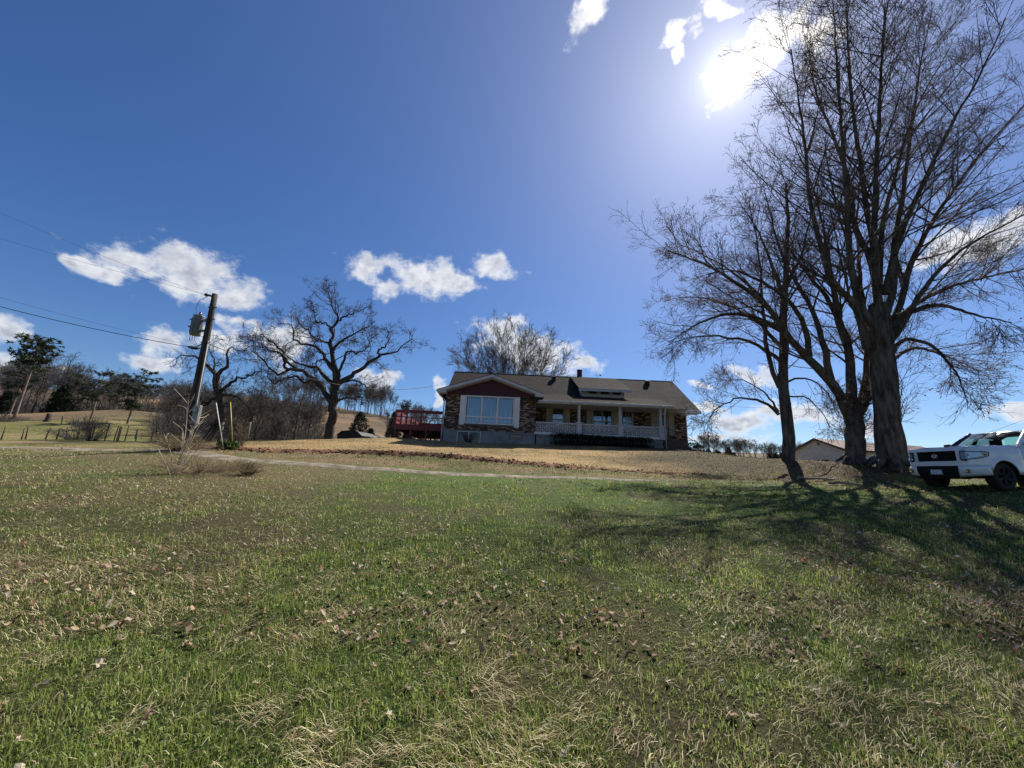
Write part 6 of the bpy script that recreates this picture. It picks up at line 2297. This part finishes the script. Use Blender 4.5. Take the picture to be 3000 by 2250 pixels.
# side body as one lofted skin per side, wheel openings left free
def side_skin(sg, xs, zlo, zhi, yprof, name):
    rows_ = []
    nz_ = 9
    for x in xs:
        row = []
        lo, hi = zlo(x), zhi(x)
        for k in range(nz_):
            z = lo + (hi - lo) * k / (nz_ - 1)
            row.append((x, sg * yprof(x, z), z))
        rows_.append(row)
    b_ = MB().grid(rows_)
    o = b_.build(name, m_paint, TR)
    md_ = o.modifiers.new('thick', 'SOLIDIFY'); md_.thickness = 0.03; md_.offset = 0
    return o


WR = 0.47


def arch(x, c):
    d = abs(x - c)
    return 0.40 + math.sqrt(max(0.0, WR * WR - d * d)) * 1.02 if d < WR else 0.0


def yprof(x, z):
    y = HW + 0.012
    y -= 0.05 * max(0, (0.75 - z)) ** 2 * 4
    y -= 0.16 * max(0, z - 1.0) ** 2 * 2.2
    for c in (0.0, -3.70):
        d = math.hypot(x - c, z - 0.40)
        if d < 0.62:
            y += 0.035 * (1 - max(0, (d - WR) / (0.62 - WR)))
    if x > 0.5:
        y -= 0.34 * ((x - 0.5) / 0.5) ** 2.6 * 0.9
    return y


def zlo(x):
    return max(0.48 if x < 0.45 else 0.66, arch(x, 0.0), arch(x, -3.70))


def zhi_f(x):
    return hood_z(x, 0.86 * HW) + 0.0


fx = [0.93, 0.90, 0.85, 0.78, 0.70, 0.6, 0.52, 0.47, 0.44, 0.40, 0.33, 0.25, 0.15, 0.05, -0.05, -0.15, -0.25, -0.33, -0.40, -0.44, -0.47, -0.52, -0.62, -0.70]
for sg in (1, -1):
    side_skin(sg, fx, zlo, zhi_f, yprof, 'fender')
    # shoulder between fender and hood
    rows_ = []
    for x in fx:
        z = zhi_f(x)
        y1 = yprof(x, z)
        rows_.append([(x, sg * y1, z), (x, sg * (y1 * 0.55 + 0.83 * 0.45), hood_z(x, 0.9) + 0.012), (x, sg * 0.845, hood_z(x, 0.86) + 0.002)])
    MB().grid(rows_).build('fender_top', m_paint, TR)
    belt = 1.42
    dx_ = [-0.71, -0.9, -1.2, -1.5, -1.80]
    d1 = side_skin(sg, dx_, lambda x: 0.48, lambda x: belt, yprof, 'door')
    MB().box(-1.70, -1.52, *(sorted((sg * 1.02, sg * 1.055))), 1.06, 1.09).build('handle', m_paint, d1, 0.01)
    d2 = side_skin(sg, [-1.815, -2.1, -2.4, -2.80], lambda x: 0.48, lambda x: belt, yprof, 'door')
    MB().box(-2.70, -2.52, *(sorted((sg * 1.02, sg * 1.055))), 1.06, 1.09).build('handle', m_paint, d2, 0.01)
    bx2 = [-2.84, -3.0, -3.15, -3.23, -3.26, -3.32, -3.4, -3.5, -3.6, -3.7, -3.8, -3.9, -4.0, -4.08, -4.14, -4.17, -4.25, -4.5, -4.85]
    side_skin(sg, bx2, zlo, lambda x: 1.34, yprof, 'bed_side')
    MB().beam((-0.6, sg * 0.98, 0.44), (-2.85, sg * 0.98, 0.44), 0.10, 0.10).build('rocker', m_trim, TR)
    # wheel well liners
    for c in (0.0, -3.70):
        rows_ = []
        for k in range(13):
            a = math.pi * k / 12
            rows_.append([(c + math.cos(a) * (WR + 0.012), sg * 0.55, 0.38 + math.sin(a) * (WR + 0.012)), (c + math.cos(a) * (WR + 0.012), sg * 0.99, 0.38 + math.sin(a) * (WR + 0.012))])
        MB().grid(rows_).build('wheel_well', m_trim, TR)
# solid black underbody and firewall so that nothing shows through
MB().box(-4.8, 0.72, -0.56, 0.56, 0.42, 1.05).build('underbody', m_trim, TR)
MB().box(-0.64, -0.60, -0.92, 0.92, 0.5, 1.38).build('firewall', m_trim, TR)
MB().box(-2.86, -2.82, -0.95, 0.95, 0.5, 1.34).build('cab_back', m_paint, TR)
MB().box(-4.84, -2.86, -0.93, 0.93, 0.62, 0.68).build('bed_floor', m_trim, TR)
MB().box(-4.90, -4.84, -0.98, 0.98, 0.62, 1.34).build('tailgate', m_paint, TR, 0.02)
MB().box(-5.08, -4.90, -0.95, 0.95, 0.45, 0.66).build('rear_bumper', m_trim, TR, 0.03)


# nose: white surround, black grille with bars, emblem, bumper
def nose_band(name, z0, z1, y0, y1, off, mat, bevel=0.01, n=18, lean=0.0, parent=None):
    rows_f, b_ = [], MB()
    A = []
    for k in range(n + 1):
        y = y0 + (y1 - y0) * k / n
        x = fascia_x(y) + off
        A.append((x, y))
    pts = [[(x, y, z0) for x, y in A], [(x - lean, y, z1) for x, y in A], [(x - lean - 0.14, y * 0.985, z1) for x, y in A], [(x - 0.14, y * 0.985, z0) for x, y in A], [(x, y, z0) for x, y in A]]
    b_.grid(pts, smooth=False)
    e0 = [p[0] for p in pts[:4]]
    e1 = [p[-1] for p in pts[:4]]
    b_.add(e0, [(0, 1, 2, 3)])
    b_.add(e1, [(3, 2, 1, 0)])
    return b_.build(name, mat, parent or TR, bevel)


nose_band('grille_surround', 1.165, 1.275, -0.90, 0.90, 0.0, m_paint, 0.02, lean=0.03)
nose_band('grille_surround', 0.695, 0.845, -0.86, 0.86, 0.01, m_paint, 0.02)
for sg in (1, -1):
    nose_band('grille_side', 0.83, 1.18, *sorted((sg * 0.56, sg * 0.665)), 0.004, m_paint, 0.015, 6)
grille = nose_band('grille', 0.84, 1.17, -0.57, 0.57, -0.03, m_trim, 0.005)
for k in range(6):
    z = 0.87 + k * 0.048
    nose_band('bar', z, z + 0.014, -0.555, 0.555, -0.012, m_trim, 0.002, parent=grille)
# oval emblem of three ellipses
em = MB()
xe = fascia_x(0) + 0.012


def ell(cy, cz, a, b_, r, n=24):
    pts = [(xe - (0.1 * abs(cy)), cy + a * math.cos(2 * math.pi * k / n), cz + b_ * math.sin(2 * math.pi * k / n)) for k in range(n + 1)]
    em.tube(pts, r, 6, False)


ell(0, 1.005, 0.085, 0.058, 0.009)
ell(0, 1.01, 0.030, 0.050, 0.007)
ell(0, 1.027, 0.060, 0.026, 0.007)
em.build('emblem', m_chrome, grille)
# headlamps wrapping the corner
for sg in (1, -1):
    hl_ = MB()
    pts_lo, pts_hi = [], []
    path = []
    for k in range(13):
        t = k / 12
        if t < 0.5:
            y = 0.675 + 0.215 * t / 0.5
            x = fascia_x(y) + 0.04
        else:
            x = fascia_x(0.89) + 0.04 - (t - 0.5) / 0.5 * 0.40
            y = max(0.89, yprof(min(x, 0.93), 0.98) + 0.034) if t > 0.62 else 0.89 + (t - 0.5) / 0.12 * max(0.0, yprof(fascia_x(0.89) - 0.084, 0.98) + 0.034 - 0.89)
        path.append((x, y, t))
    lo = [(x, sg * y, 0.885 + 0.22 * max(0, t - 0.40) ** 1.2) for x, y, t in path]
    hi = [(x - 0.02, sg * y, 1.14 - 0.015 * t) for x, y, t in path]
    inn_lo = [(x - 0.022, sg * (y - 0.016), z) for (x, y, t), (_, _, z) in zip(path, lo)]
    inn_hi = [(x - 0.024, sg * (y - 0.016), z) for (x, y, t), (_, _, z) in zip(path, hi)]
    lamp_ = MB().grid([inn_lo, inn_hi]).build('headlight', m_rim, TR)
    MB().grid([lo, hi]).build('lens', m_lens, lamp_)
    rim_ = MB()
    rim_.tube(lo, 0.012, 6).tube(hi, 0.012, 6).tube([lo[0], hi[0]], 0.012, 6).tube([lo[-1], hi[-1]], 0.012, 6)
    rim_.build('lamp_bezel', m_gloss, lamp_)
    for yy, rr_2 in ((0.73, 0.05), (0.83, 0.042)):
        x = fascia_x(yy) + 0.014
        MB().tube([(x - 0.03, sg * yy, 1.02), (x, sg * yy, 1.02), (x + 0.012, sg * yy, 1.02)], [rr_2 * 0.6, rr_2, rr_2 * 1.1], 14).build('reflector', m_chrome, lamp_)
    MB().tube([(x + 0.004, sg * (y + 0.002), z + 0.035) for (x, y, z) in [(p_[0], p_[1], q_[2]) for p_, q_ in zip(path, lo)][1:10]], 0.012, 6).build('lamp_strip', m_chrome, lamp_)
    MB().tube([(path[10][0], sg * (path[10][1] + 0.002), 1.03), (path[11][0], sg * (path[11][1] + 0.002), 1.03)], 0.022, 8).build('marker', m_amber, lamp_)
# bumper: white ends, black middle
nose_band('bumper', 0.46, 0.69, -0.62, 0.62, 0.05, m_trim, 0.02)
nose_band('valance', 0.34, 0.46, -0.86, 0.86, 0.0, m_trim, 0.02)
nose_band('air_dam', 0.29, 0.34, -0.70, 0.70, -0.05, m_trim, 0.01)
for sg in (1, -1):
    e_ = MB()
    path = []
    for k in range(11):
        t = k / 10
        if t < 0.6:
            y = 0.60 + 0.36 * t / 0.6
            x = fascia_x(min(y, 0.94)) + 0.05
        else:
            x = fascia_x(0.94) + 0.05 - (t - 0.6) * 0.95
            y = min(1.02, yprof(min(x, 0.93), 0.8) + 0.03)
        path.append((x, y))
    r0 = [(x, sg * y, 0.685) for x, y in path]
    r1 = [(x + 0.01, sg * (y + 0.004), 0.62) for x, y in path]
    r2_ = [(x, sg * y, 0.46) for x, y in path]
    r3 = [(x - 0.05, sg * (y - 0.03), 0.345 + 0.09 * i / 10) for i, (x, y) in enumerate(path)]
    be = MB().grid([r0, r1, r2_, r3]).build('bumper_end', m_paint, TR)
    md = be.modifiers.new('thick', 'SOLIDIFY'); md.thickness = 0.025; md.offset = -1
    xq = fascia_x(0.80) + 0.078
    fg_ = MB().box(xq - 0.03, xq + 0.006, *sorted((sg * 0.71, sg * 0.86)), 0.47, 0.58).build('fog_lamp', m_gloss, TR, 0.01)
    MB().tube([(xq + 0.0, sg * 0.80, 0.525), (xq + 0.014, sg * 0.80, 0.525)], [0.03, 0.028], 12).build('lens', m_chrome, fg_)
pl = nose_band('licence_plate', 0.42, 0.57, -0.155, 0.155, 0.075, m_plate, 0.004, 4)

# cab: windscreen, pillars, roof, side glass
xb, zb0 = -0.66, 1.395          # base of the screen
xt, zt0 = -1.38, 1.915         # top of the screen
yb_, yt_ = 0.86, 0.68


def screen_pt(u, v, grow_=0.0):
    """u across -1..1, v up 0..1"""
    y = u * (yb_ + (yt_ - yb_) * v + grow_)
    x = xb + (xt - xb) * v - 0.16 * abs(u) ** 2 * (1 - 0.4 * v)
    z = zb0 + (zt0 - zb0) * v + 0.02 * math.sin(v * math.pi)
    return (x, y, z)


ws = MB().grid([[screen_pt(j / 14 * 2 - 1, i / 8) for j in range(15)] for i in range(9)])
wso = ws.build('windscreen', m_wind, TR)
fr_ = MB()
fr_.tube([screen_pt(j / 14 * 2 - 1, 0.0) for j in range(15)], 0.022, 6)
fr_.build('screen_seal', m_gloss, wso)
rows_ = []
for j in range(15):
    u = j / 14 * 2 - 1
    rows_.append([screen_pt(u, 0.95), screen_pt(u, 1.02)])
MB().grid([[(x + 0.003, y, z + 0.003) for x, y, z in r_] for r_ in rows_]).build('sun_band', m_gloss, wso)
for sg in (1, -1):
    ap = MB()
    for (w0, w1) in ((0.0, 1.0),):
        pts = [screen_pt(sg * 1.0, v) for v in np.linspace(-0.12, 1.03, 10)]
        ap.tube([(x - 0.02, y + sg * 0.045, z) for x, y, z in pts], [0.075, 0.072, 0.068, 0.064, 0.060, 0.056, 0.054, 0.052, 0.052, 0.052], 10)
    ap.build('a_pillar', m_paint if sg > 0 else m_gloss, TR)
# roof shell
rows_ = []
for i in range(9):
    x = xt + 0.03 + (-2.78 - xt) * i / 8
    row = []
    for j in range(17):
        u = j / 16 * 2 - 1
        zz = zt0 + 0.045 * math.sin(min(1, (i + 1.2) / 5) * math.pi / 2) * (1 - 0.25 * u * u) - 0.11 * abs(u) ** 6 - 0.02
        xx = x - (0.16 * u * u * 0.6 if i == 0 else 0)
        row.append((xx, u * 0.745, zz))
    rows_.append(row)
ro = MB().grid(rows_).build('roof', m_paint, TR)
MB().grid([[(x_, y_ * 0.98, z_ - 0.03) for x_, y_, z_ in row_] for row_ in rows_]).build('headliner', m_seat, ro)
md = ro.modifiers.new('thick', 'SOLIDIFY'); md.thickness = 0.02; md.offset = -1
for sg in (1, -1):
    # side glass, quarter frames, b and c pillars
    def sp(x, v):
        return (x, sg * (0.955 + (0.735 - 0.955) * v), 1.42 + (1.88 - 1.42) * v)
    xa_top, xa_bot = -1.50, -0.92
    for (b0, b1, t0, t1) in ((-0.95, -1.72, -1.50, -1.72), (-1.84, -2.58, -1.84, -2.48)):
        gl_ = MB().add([sp(b0, 0), sp(b1, 0), sp(t1, 0.98), sp(t0, 0.98)], [(0, 1, 2, 3)] if sg < 0 else [(3, 2, 1, 0)])
        go = gl_.build('side_window', glass_mat('tinted_side_glass', (0.30, 0.36, 0.36), 0.06), TR)
        MB().tube([sp(b0, 0), sp(b1, 0), sp(t1, 0.98), sp(t0, 0.98), sp(b0, 0)], 0.020, 6).build('window_seal', m_gloss, go)
    MB().beam(sp(-1.78, -0.05), sp(-1.78, 1.05), 0.11, 0.05, up=(0, 1, 0)).build('b_pillar', m_gloss, TR)
    MB().beam(sp(-2.70, -0.05), sp(-2.62, 1.05), 0.22, 0.06, up=(0, 1, 0)).build('c_pillar', m_paint, TR)
    MB().tube([sp(-0.82, 0.0), sp(-0.95, 0.10), sp(-1.46, 0.97), sp(-1.6, 1.04), sp(-2.65, 1.04)], 0.026, 8).build('cant_rail', m_paint, TR)
    # mirror
    mr = MB().box(-1.16, -1.04, *sorted((sg * 1.08, sg * 1.27)), 1.40, 1.58).build('mirror', m_trim, TR, 0.04)
    MB().beam((-1.10, sg * 0.95, 1.45), (-1.10, sg * 1.12, 1.47), 0.06, 0.05).build('mirror_arm', m_trim, mr)
# rear screen
MB().add([(-2.80, -0.72, 1.40), (-2.80, 0.72, 1.40), (-2.66, 0.62, 1.87), (-2.66, -0.62, 1.87)], [(0, 1, 2, 3)]).build('rear_screen', m_wind, TR)
MB().beam((-2.70, -0.70, 1.895), (-2.70, 0.70, 1.895), 0.10, 0.04).build('rear_header', m_paint, TR)
# cabin
for sg in (0.42, -0.42):
    MB().box(-2.05, -1.90, sg - 0.25, sg + 0.25, 0.8, 1.48).box(-2.06, -1.94, sg - 0.14, sg + 0.14, 1.53, 1.72).box(-2.02, -1.98, sg - 0.05, sg - 0.03, 1.46, 1.55).box(-2.02, -1.98, sg + 0.03, sg + 0.05, 1.46, 1.55).build('seat', m_seat, TR, 0.04)
MB().box(-1.25, -0.70, -0.84, 0.84, 1.10, 1.37).build('dashboard', m_seat, TR, 0.05)
sw = MB()
sw.tube([(-1.32 - 0.10 * math.sin(a), 0.42 + 0.19 * math.cos(a), 1.27 + 0.16 * math.sin(a)) for a in np.linspace(0, 6.283, 21)], 0.016, 6, False)
sw.build('steering_wheel', m_seat, TR)
MB().box(-1.36, -1.33, -0.12, 0.12, 1.69, 1.76).build('rear_view_mirror', m_seat, TR, 0.012)


def wheel(parent, x, y, steer=0.0):
    w = empty('wheel', (x, y, 0.405))
    w.parent = parent
    w.rotation_euler = (0, 0, steer)
    prof = [(-0.13, 0.27), (-0.138, 0.33), (-0.13, 0.385), (-0.10, 0.405), (0.10, 0.405), (0.13, 0.385), (0.138, 0.33), (0.13, 0.27)]
    n_ = 40
    t = MB()
    t.grid([[(r_ * math.sin(2 * math.pi * k / n_), yy, r_ * math.cos(2 * math.pi * k / n_)) for k in range(n_)] for yy, r_ in prof], True, True)
    for k in range(n_):
        a = 2 * math.pi * k / n_
        for y_ in (-0.085, 0.0, 0.085):
            c = Vector((0.405 * math.sin(a + y_), y_, 0.405 * math.cos(a + y_)))
            t.beam(c + Vector((0, -0.035, 0)), c + Vector((0, 0.035, 0)), 0.035, 0.016, up=(math.sin(a), 0, math.cos(a)))
    t.build('tyre', m_tyre, w)
    so = 1 if y > 0 else -1
    r_ = MB()
    r_.grid([[(q * math.sin(2 * math.pi * k / n_), so * yy, q * math.cos(2 * math.pi * k / n_)) for k in range(n_)] for yy, q in ((0.12, 0.275), (0.125, 0.262), (0.06, 0.25), (0.05, 0.06), (0.0, 0.02))], True, True)
    for k in range(6):
        a = 2 * math.pi * k / 6
        for da in (-0.13, 0.13):
            r_.beam((0.05 * math.sin(a), so * 0.095, 0.05 * math.cos(a)), (0.262 * math.sin(a + da), so * 0.112, 0.262 * math.cos(a + da)), 0.045, 0.03, up=(0, 1, 0))
    r_.build('rim', m_rim, w)
    MB().tube([(0, so * 0.06, 0), (0, so * 0.125, 0), (0, so * 0.13, 0)], [0.06, 0.055, 0.045], 16).build('hub_cap', m_trim, w)
    return w


for sg in (1, -1):
    wheel(TR, 0.0, sg * 0.86, 0.05)
    wheel(TR, -3.70, sg * 0.86)

# ------------------------------------------------------------------ grass
m_grass = tint_mat('grass_blades', 0.5, 0.45, 0.3)


def blades(n, y_lo, y_hi, seed, kind):
    r = np.random.default_rng(seed)
    u = r.random(n)
    Y = y_lo * (y_hi / y_lo) ** u
    X = r.uniform(-1.5, 1.5, n) * (Y + 0.6)
    if kind == 'tuft':
        # gather blades into tussocks
        nt = max(1, n // 34)
        ty = y_lo * (y_hi / y_lo) ** r.random(nt)
        tx = r.uniform(-1.5, 1.5, nt) * (ty + 0.6)
        k = r.integers(0, nt, n)
        rad_ = 0.022 + 0.012 * ty[k]
        X = tx[k] + r.normal(0, 1, n) * rad_
        Y = ty[k] + r.normal(0, 1, n) * rad_
    if kind == 'sward':
        X = r.uniform(-17, 15, n)
        Y = r.uniform(15.6, 26.6, n)
    dry = dryness(X, Y)
    bare = np.clip((fbm(X * 0.8 + 70, Y * 0.8, 4) - 0.56) * 6, 0, 1)
    keep = (line_dist(X, Y, TRACK) > 0.75) & (r.random(n) > bare * 0.55)
    keep &= ~((Y > 26.5) & (X > -5) & (X < 14))
    keep &= ~((side_of(X, Y, BANK) > -0.8) & (side_of(X, Y, BANK) < 0.8) & (X > -16) & (X < 7))
    up = (side_of(X, Y, TRACK) > 0)
    keep &= ~(up & (r.random(n) < 0.35))
    if kind == 'sward':
        keep &= side_of(X, Y, TRACK) > 0.6
    elif kind == 'straw':
        keep &= r.random(n) < np.clip(dry * 1.1 + 0.05, 0, 1)
    else:
        keep &= r.random(n) < np.clip(1.15 - dry * 0.85, 0.12, 1)
    X, Y, dry, up = X[keep], Y[keep], dry[keep], up[keep]
    N = len(X)
    Z = gz(X, Y)
    far = np.clip(Y / 5.0, 0.75, 3.2)
    clump = 0.45 * fbm(X * 1.6 + 5, Y * 1.6, 3) + 0.55 * fbm(X * 6 + 15, Y * 6, 2)
    az = r.uniform(0, 2 * np.pi, N)
    if kind == 'sward':
        hgt = r.uniform(0.03, 0.10, N)
        lean = np.abs(r.normal(0.7, 0.5, N))
        wid = 0.010 * r.uniform(0.6, 1.4, N)
        col = ground_color(X, Y) * r.uniform(0.45, 1.25, N)[:, None]
    elif kind == 'straw':
        hgt = r.uniform(0.04, 0.15, N) * (0.6 + 0.6 * dry)
        lean = np.clip(r.normal(1.36, 0.20, N), 0.5, 1.57)
        az = 0.45 + r.normal(0, 0.5, N) + (fbm(X * 1.3, Y * 1.3, 2) - 0.5) * 3.0 + np.pi * (r.random(N) < 0.35)
        wid = 0.0022 * far * r.uniform(0.7, 1.4, N)
        tone_ = r.random(N)
        col = lerp(np.array([0.26, 0.19, 0.09]), np.array([0.82, 0.72, 0.45]), tone_ ** 1.6)
    elif kind == 'tuft':
        hgt = r.uniform(0.05, 0.13, N)
        lean = np.abs(r.normal(0.2, 0.75, N))
        wid = 0.0028 * far * r.uniform(0.7, 1.3, N)
        tone_ = r.random(N)
        col = lerp(np.array([0.085, 0.135, 0.024]), np.array([0.33, 0.38, 0.09]), tone_)
        pale = r.random(N) < 0.08 + 0.25 * dry
        col[pale] = np.array([0.45, 0.38, 0.19])
    else:
        hgt = r.uniform(0.018, 0.062, N) * np.clip(0.15 + 1.7 * clump, 0.35, 1.6)
        lean = np.abs(r.normal(0.5, 0.7, N))
        broad = r.random(N) < 0.35                                   # clover, dock and other broad leaves low in the sward
        wid = np.where(broad, 0.0062, 0.0030) * np.minimum(far, 2.2) * r.uniform(0.6, 1.4, N)
        lean = np.where(broad, r.uniform(0.6, 1.5, N), lean)
        hgt = np.where(broad, hgt * 0.7, hgt)
        tone_ = np.clip(r.random(N) * 0.6 + (clump - 0.38) * 1.6, 0, 1)
        col = lerp(np.array([0.075, 0.120, 0.020]), np.array([0.36, 0.40, 0.10]), tone_)
        col = np.where(broad[:, None], col * np.array([0.75, 0.9, 0.85]), col)
        pale = r.random(N) < 0.05 + 0.22 * dry
        col[pale] = lerp(np.array([0.28, 0.21, 0.11]), np.array([0.50, 0.42, 0.24]), r.random(pale.sum()))
    col = np.where(up[:, None] & (kind != 'sward'), col * np.array([1.35, 1.0, 1.0]), col)
    hgt = hgt * np.clip(far, 0.85, 1.0) * np.clip(1.25 - Y / 40, 0.7, 1.15)
    d = np.stack([np.cos(az), np.sin(az)], -1)
    s_ = np.stack([-d[:, 1], d[:, 0]], -1)
    v_ = np.stack([np.sin(lean), np.cos(lean)], -1)
    mid = 0.5 * hgt
    bend = lean * 0.55
    if kind == 'straw':
        bend = lean * 0.93
    mx = np.sin(bend) * mid
    mz = np.cos(bend) * mid
    tx = mx + np.sin(np.minimum(lean * 1.35, 1.75)) * mid
    tz = np.maximum(mz + np.cos(np.minimum(lean * 1.35, 1.75)) * mid, 0.008)
    P = np.stack([X, Y, Z], -1)
    o3 = lambda dx, w, z: np.stack([P[:, 0] + d[:, 0] * dx + s_[:, 0] * w, P[:, 1] + d[:, 1] * dx + s_[:, 1] * w, P[:, 2] + z], -1)
    z0 = np.full(N, -0.01)
    lift = r.uniform(0.0, 0.05, N) if kind == 'straw' else 0.0
    V = np.stack([o3(0, wid, z0 + lift), o3(0, -wid, z0 + lift), o3(mx, -wid * 0.8, mz + lift), o3(mx, wid * 0.8, mz + lift), o3(tx, 0 * wid, tz + lift)], 1)
    q = (np.array([[0, 1, 2, 3]])[None] + (np.arange(N) * 5)[:, None, None]).reshape(-1, 4)
    t = (np.array([[3, 2, 4]])[None] + (np.arange(N) * 5)[:, None, None]).reshape(-1, 3)
    return V.reshape(-1, 3), q, t, np.repeat(col, 5, 0)


m_strawblade = tint_mat('straw_blades', 0.35, 0.65, 0.15)


def grass_object(name, specs, label, mat=None):
    vs, qs, ts, cs = [], [], [], []
    o_ = 0
    for sp_ in specs:
        v, q, t, c = blades(*sp_)
        vs.append(v); qs.append(q + o_); ts.append(t + o_); cs.append(c)
        o_ += len(v)
    me_ = np_mesh(name, np.concatenate(vs), [np.concatenate(qs), np.concatenate(ts)], False, np.concatenate(cs))
    o = link(name, me_, None, mat or m_grass)
    tag(o, label, 'grass', kind='stuff')
    return o


grass_object('grass', [(165000, 1.3, 26, 1, 'lawn'), (90000, 1.3, 6, 2, 'lawn'), (55000, 1.5, 18, 3, 'tuft')], 'short green grass with tussocks covering the slope')
grass_object('dry_grass', [(95000, 1.3, 24, 4, 'straw'), (55000, 1.3, 5, 5, 'straw'), (42000, 15.6, 26, 6, 'sward')], 'flattened straw-coloured dead grass lying among the green', m_strawblade)


# ------------------------------------------------------------------ fallen leaves
def leaf_shape(seed):
    """curled lobed dry leaf, about 9 cm long"""
    r = random.Random(seed)
    n_ = 11
    pts = []
    for k in range(n_):
        a = 2 * math.pi * k / n_
        rad_ = (0.052 if k % 2 == 0 else 0.030) * r.uniform(0.8, 1.2)
        x, y = math.cos(a) * rad_ * 1.25, math.sin(a) * rad_
        pts.append((x, y, 0.25 * abs(y) + 0.012 * math.sin(3 * a + seed) + 0.12 * abs(x) * r.uniform(-0.6, 1.0)))
    b_ = MB()
    b_.add([(0, 0, 0.002)] + pts, [(0, 1 + k, 1 + (k + 1) % n_) for k in range(n_)])
    b_.tube([(0.05, 0, 0.01), (0.085, 0.006, 0.022)], 0.0016, 4, False)
    return b_


m_leaves = []
for i, c in enumerate([(0.36, 0.25, 0.14), (0.20, 0.12, 0.065), (0.48, 0.38, 0.25), (0.27, 0.155, 0.075), (0.55, 0.46, 0.34)]):
    m_, gg, b = principled('dry_leaf')
    co = gg.n('ShaderNodeTexCoord').outputs['Object']
    gg.put(b.inputs['Base Color'], gg.mix(gg.noise(co, 40.0, 4.0), tuple(q_ * 0.7 for q_ in c), tuple(min(1, q_ * 1.2) for q_ in c)))
    b.inputs['Roughness'].default_value = 0.7
    tl = gg.n('ShaderNodeBsdfTranslucent')
    tl.inputs[0].default_value = (*c, 1)
    mx = gg.n('ShaderNodeMixShader')
    mx.inputs[0].default_value = 0.3
    nt = m_.node_tree
    nt.links.new(b.outputs[0], mx.inputs[1])
    nt.links.new(tl.outputs[0], mx.inputs[2])
    nt.links.new(mx.outputs[0], nt.nodes['Material Output'].inputs[0])
    m_leaves.append(m_)
leaf_me = []
for k in range(10):
    me = leaf_shape(k).mesh('leaf_%d' % k)
    me.materials.append(m_leaves[k % 5])
    leaf_me.append(me)
rl_ = np.random.default_rng(77)
for k in range(260):
    Y = 1.9 * (5.5 / 1.9) ** rl_.random()
    X = rl_.uniform(-1.25, 1.4) * (Y + 0.5)
    o = bpy.data.objects.new('leaf', leaf_me[int(rl_.integers(0, 10))])
    COL.objects.link(o)
    o.parent = ground
    s_ = rl_.uniform(0.28, 0.72)
    o.scale = (s_, s_ * rl_.uniform(0.7, 1.1), s_ * rl_.uniform(0.8, 1.8))
    o.location = (X, Y, gz1(X, Y) + rl_.uniform(0.015, 0.05))
    o.rotation_euler = (rl_.normal(0, 0.45), rl_.normal(0, 0.45), rl_.uniform(0, 6.28))
nl = 24000
Y = 3.5 * (19 / 3.5) ** rl_.random(nl)
X = rl_.uniform(-1.4, 1.5, nl) * (Y + 0.6)
den = np.clip((fbm(X * 0.5 + 11, Y * 0.5, 3) - 0.42) * 5, 0.05, 1) * np.clip(0.45 + X / 16, 0.25, 1)
under = np.exp(-((X - 13) / 7) ** 2 - ((Y - 16) / 4) ** 2)
kp = rl_.random(nl) < np.clip(den + under, 0, 1)
kp &= (line_dist(X, Y, TRACK) > 0.3) | (rl_.random(nl) < 0.2)
X, Y = X[kp], Y[kp]
nl = len(X)
Zl = gz(X, Y) + rl_.uniform(0.01, 0.05, nl)
a = rl_.uniform(0, 6.28, nl)
s_ = rl_.uniform(0.013, 0.034, nl) * np.clip(Y / 9, 0.9, 1.25)
tl_ = rl_.normal(0, 0.5, (nl, 2))
V = []
for (dx, dy, dz) in ((-1.2, 0, 0.35), (-0.35, 0.7, 0.15), (0.5, 0.45, 0.6), (1.25, 0.1, 0.1), (0.3, -0.75, 0.45), (-0.5, -0.4, 0.2), (0, 0, 0)):
    ex = dx * np.cos(a) - dy * np.sin(a)
    ey = dx * np.sin(a) + dy * np.cos(a)
    V.append(np.stack([X + ex * s_, Y + ey * s_, Zl + (dz + ex * tl_[:, 0] + ey * tl_[:, 1]) * s_], -1))
V = np.stack(V, 1)
F = (np.array([[6, 0, 1], [6, 1, 2], [6, 2, 3], [6, 3, 4], [6, 4, 5], [6, 5, 0]])[None] + (np.arange(nl) * 7)[:, None, None]).reshape(-1, 3)
pal = np.array([(0.36, 0.25, 0.16), (0.20, 0.115, 0.07), (0.46, 0.38, 0.29), (0.28, 0.16, 0.09), (0.15, 0.09, 0.06)])
cl = np.repeat(pal[rl_.integers(0, 5, nl)] * rl_.uniform(0.6, 1.2, (nl, 1)), 7, 0)
lt = link('leaf_litter', np_mesh('leaf_litter', V.reshape(-1, 3), [F], False, cl), None, tint_mat('litter_leaf', 0.25, 0.7, 0.2))
tag(lt, 'small brown fallen leaves scattered through the grass and under the maples', 'leaf litter', kind='stuff')
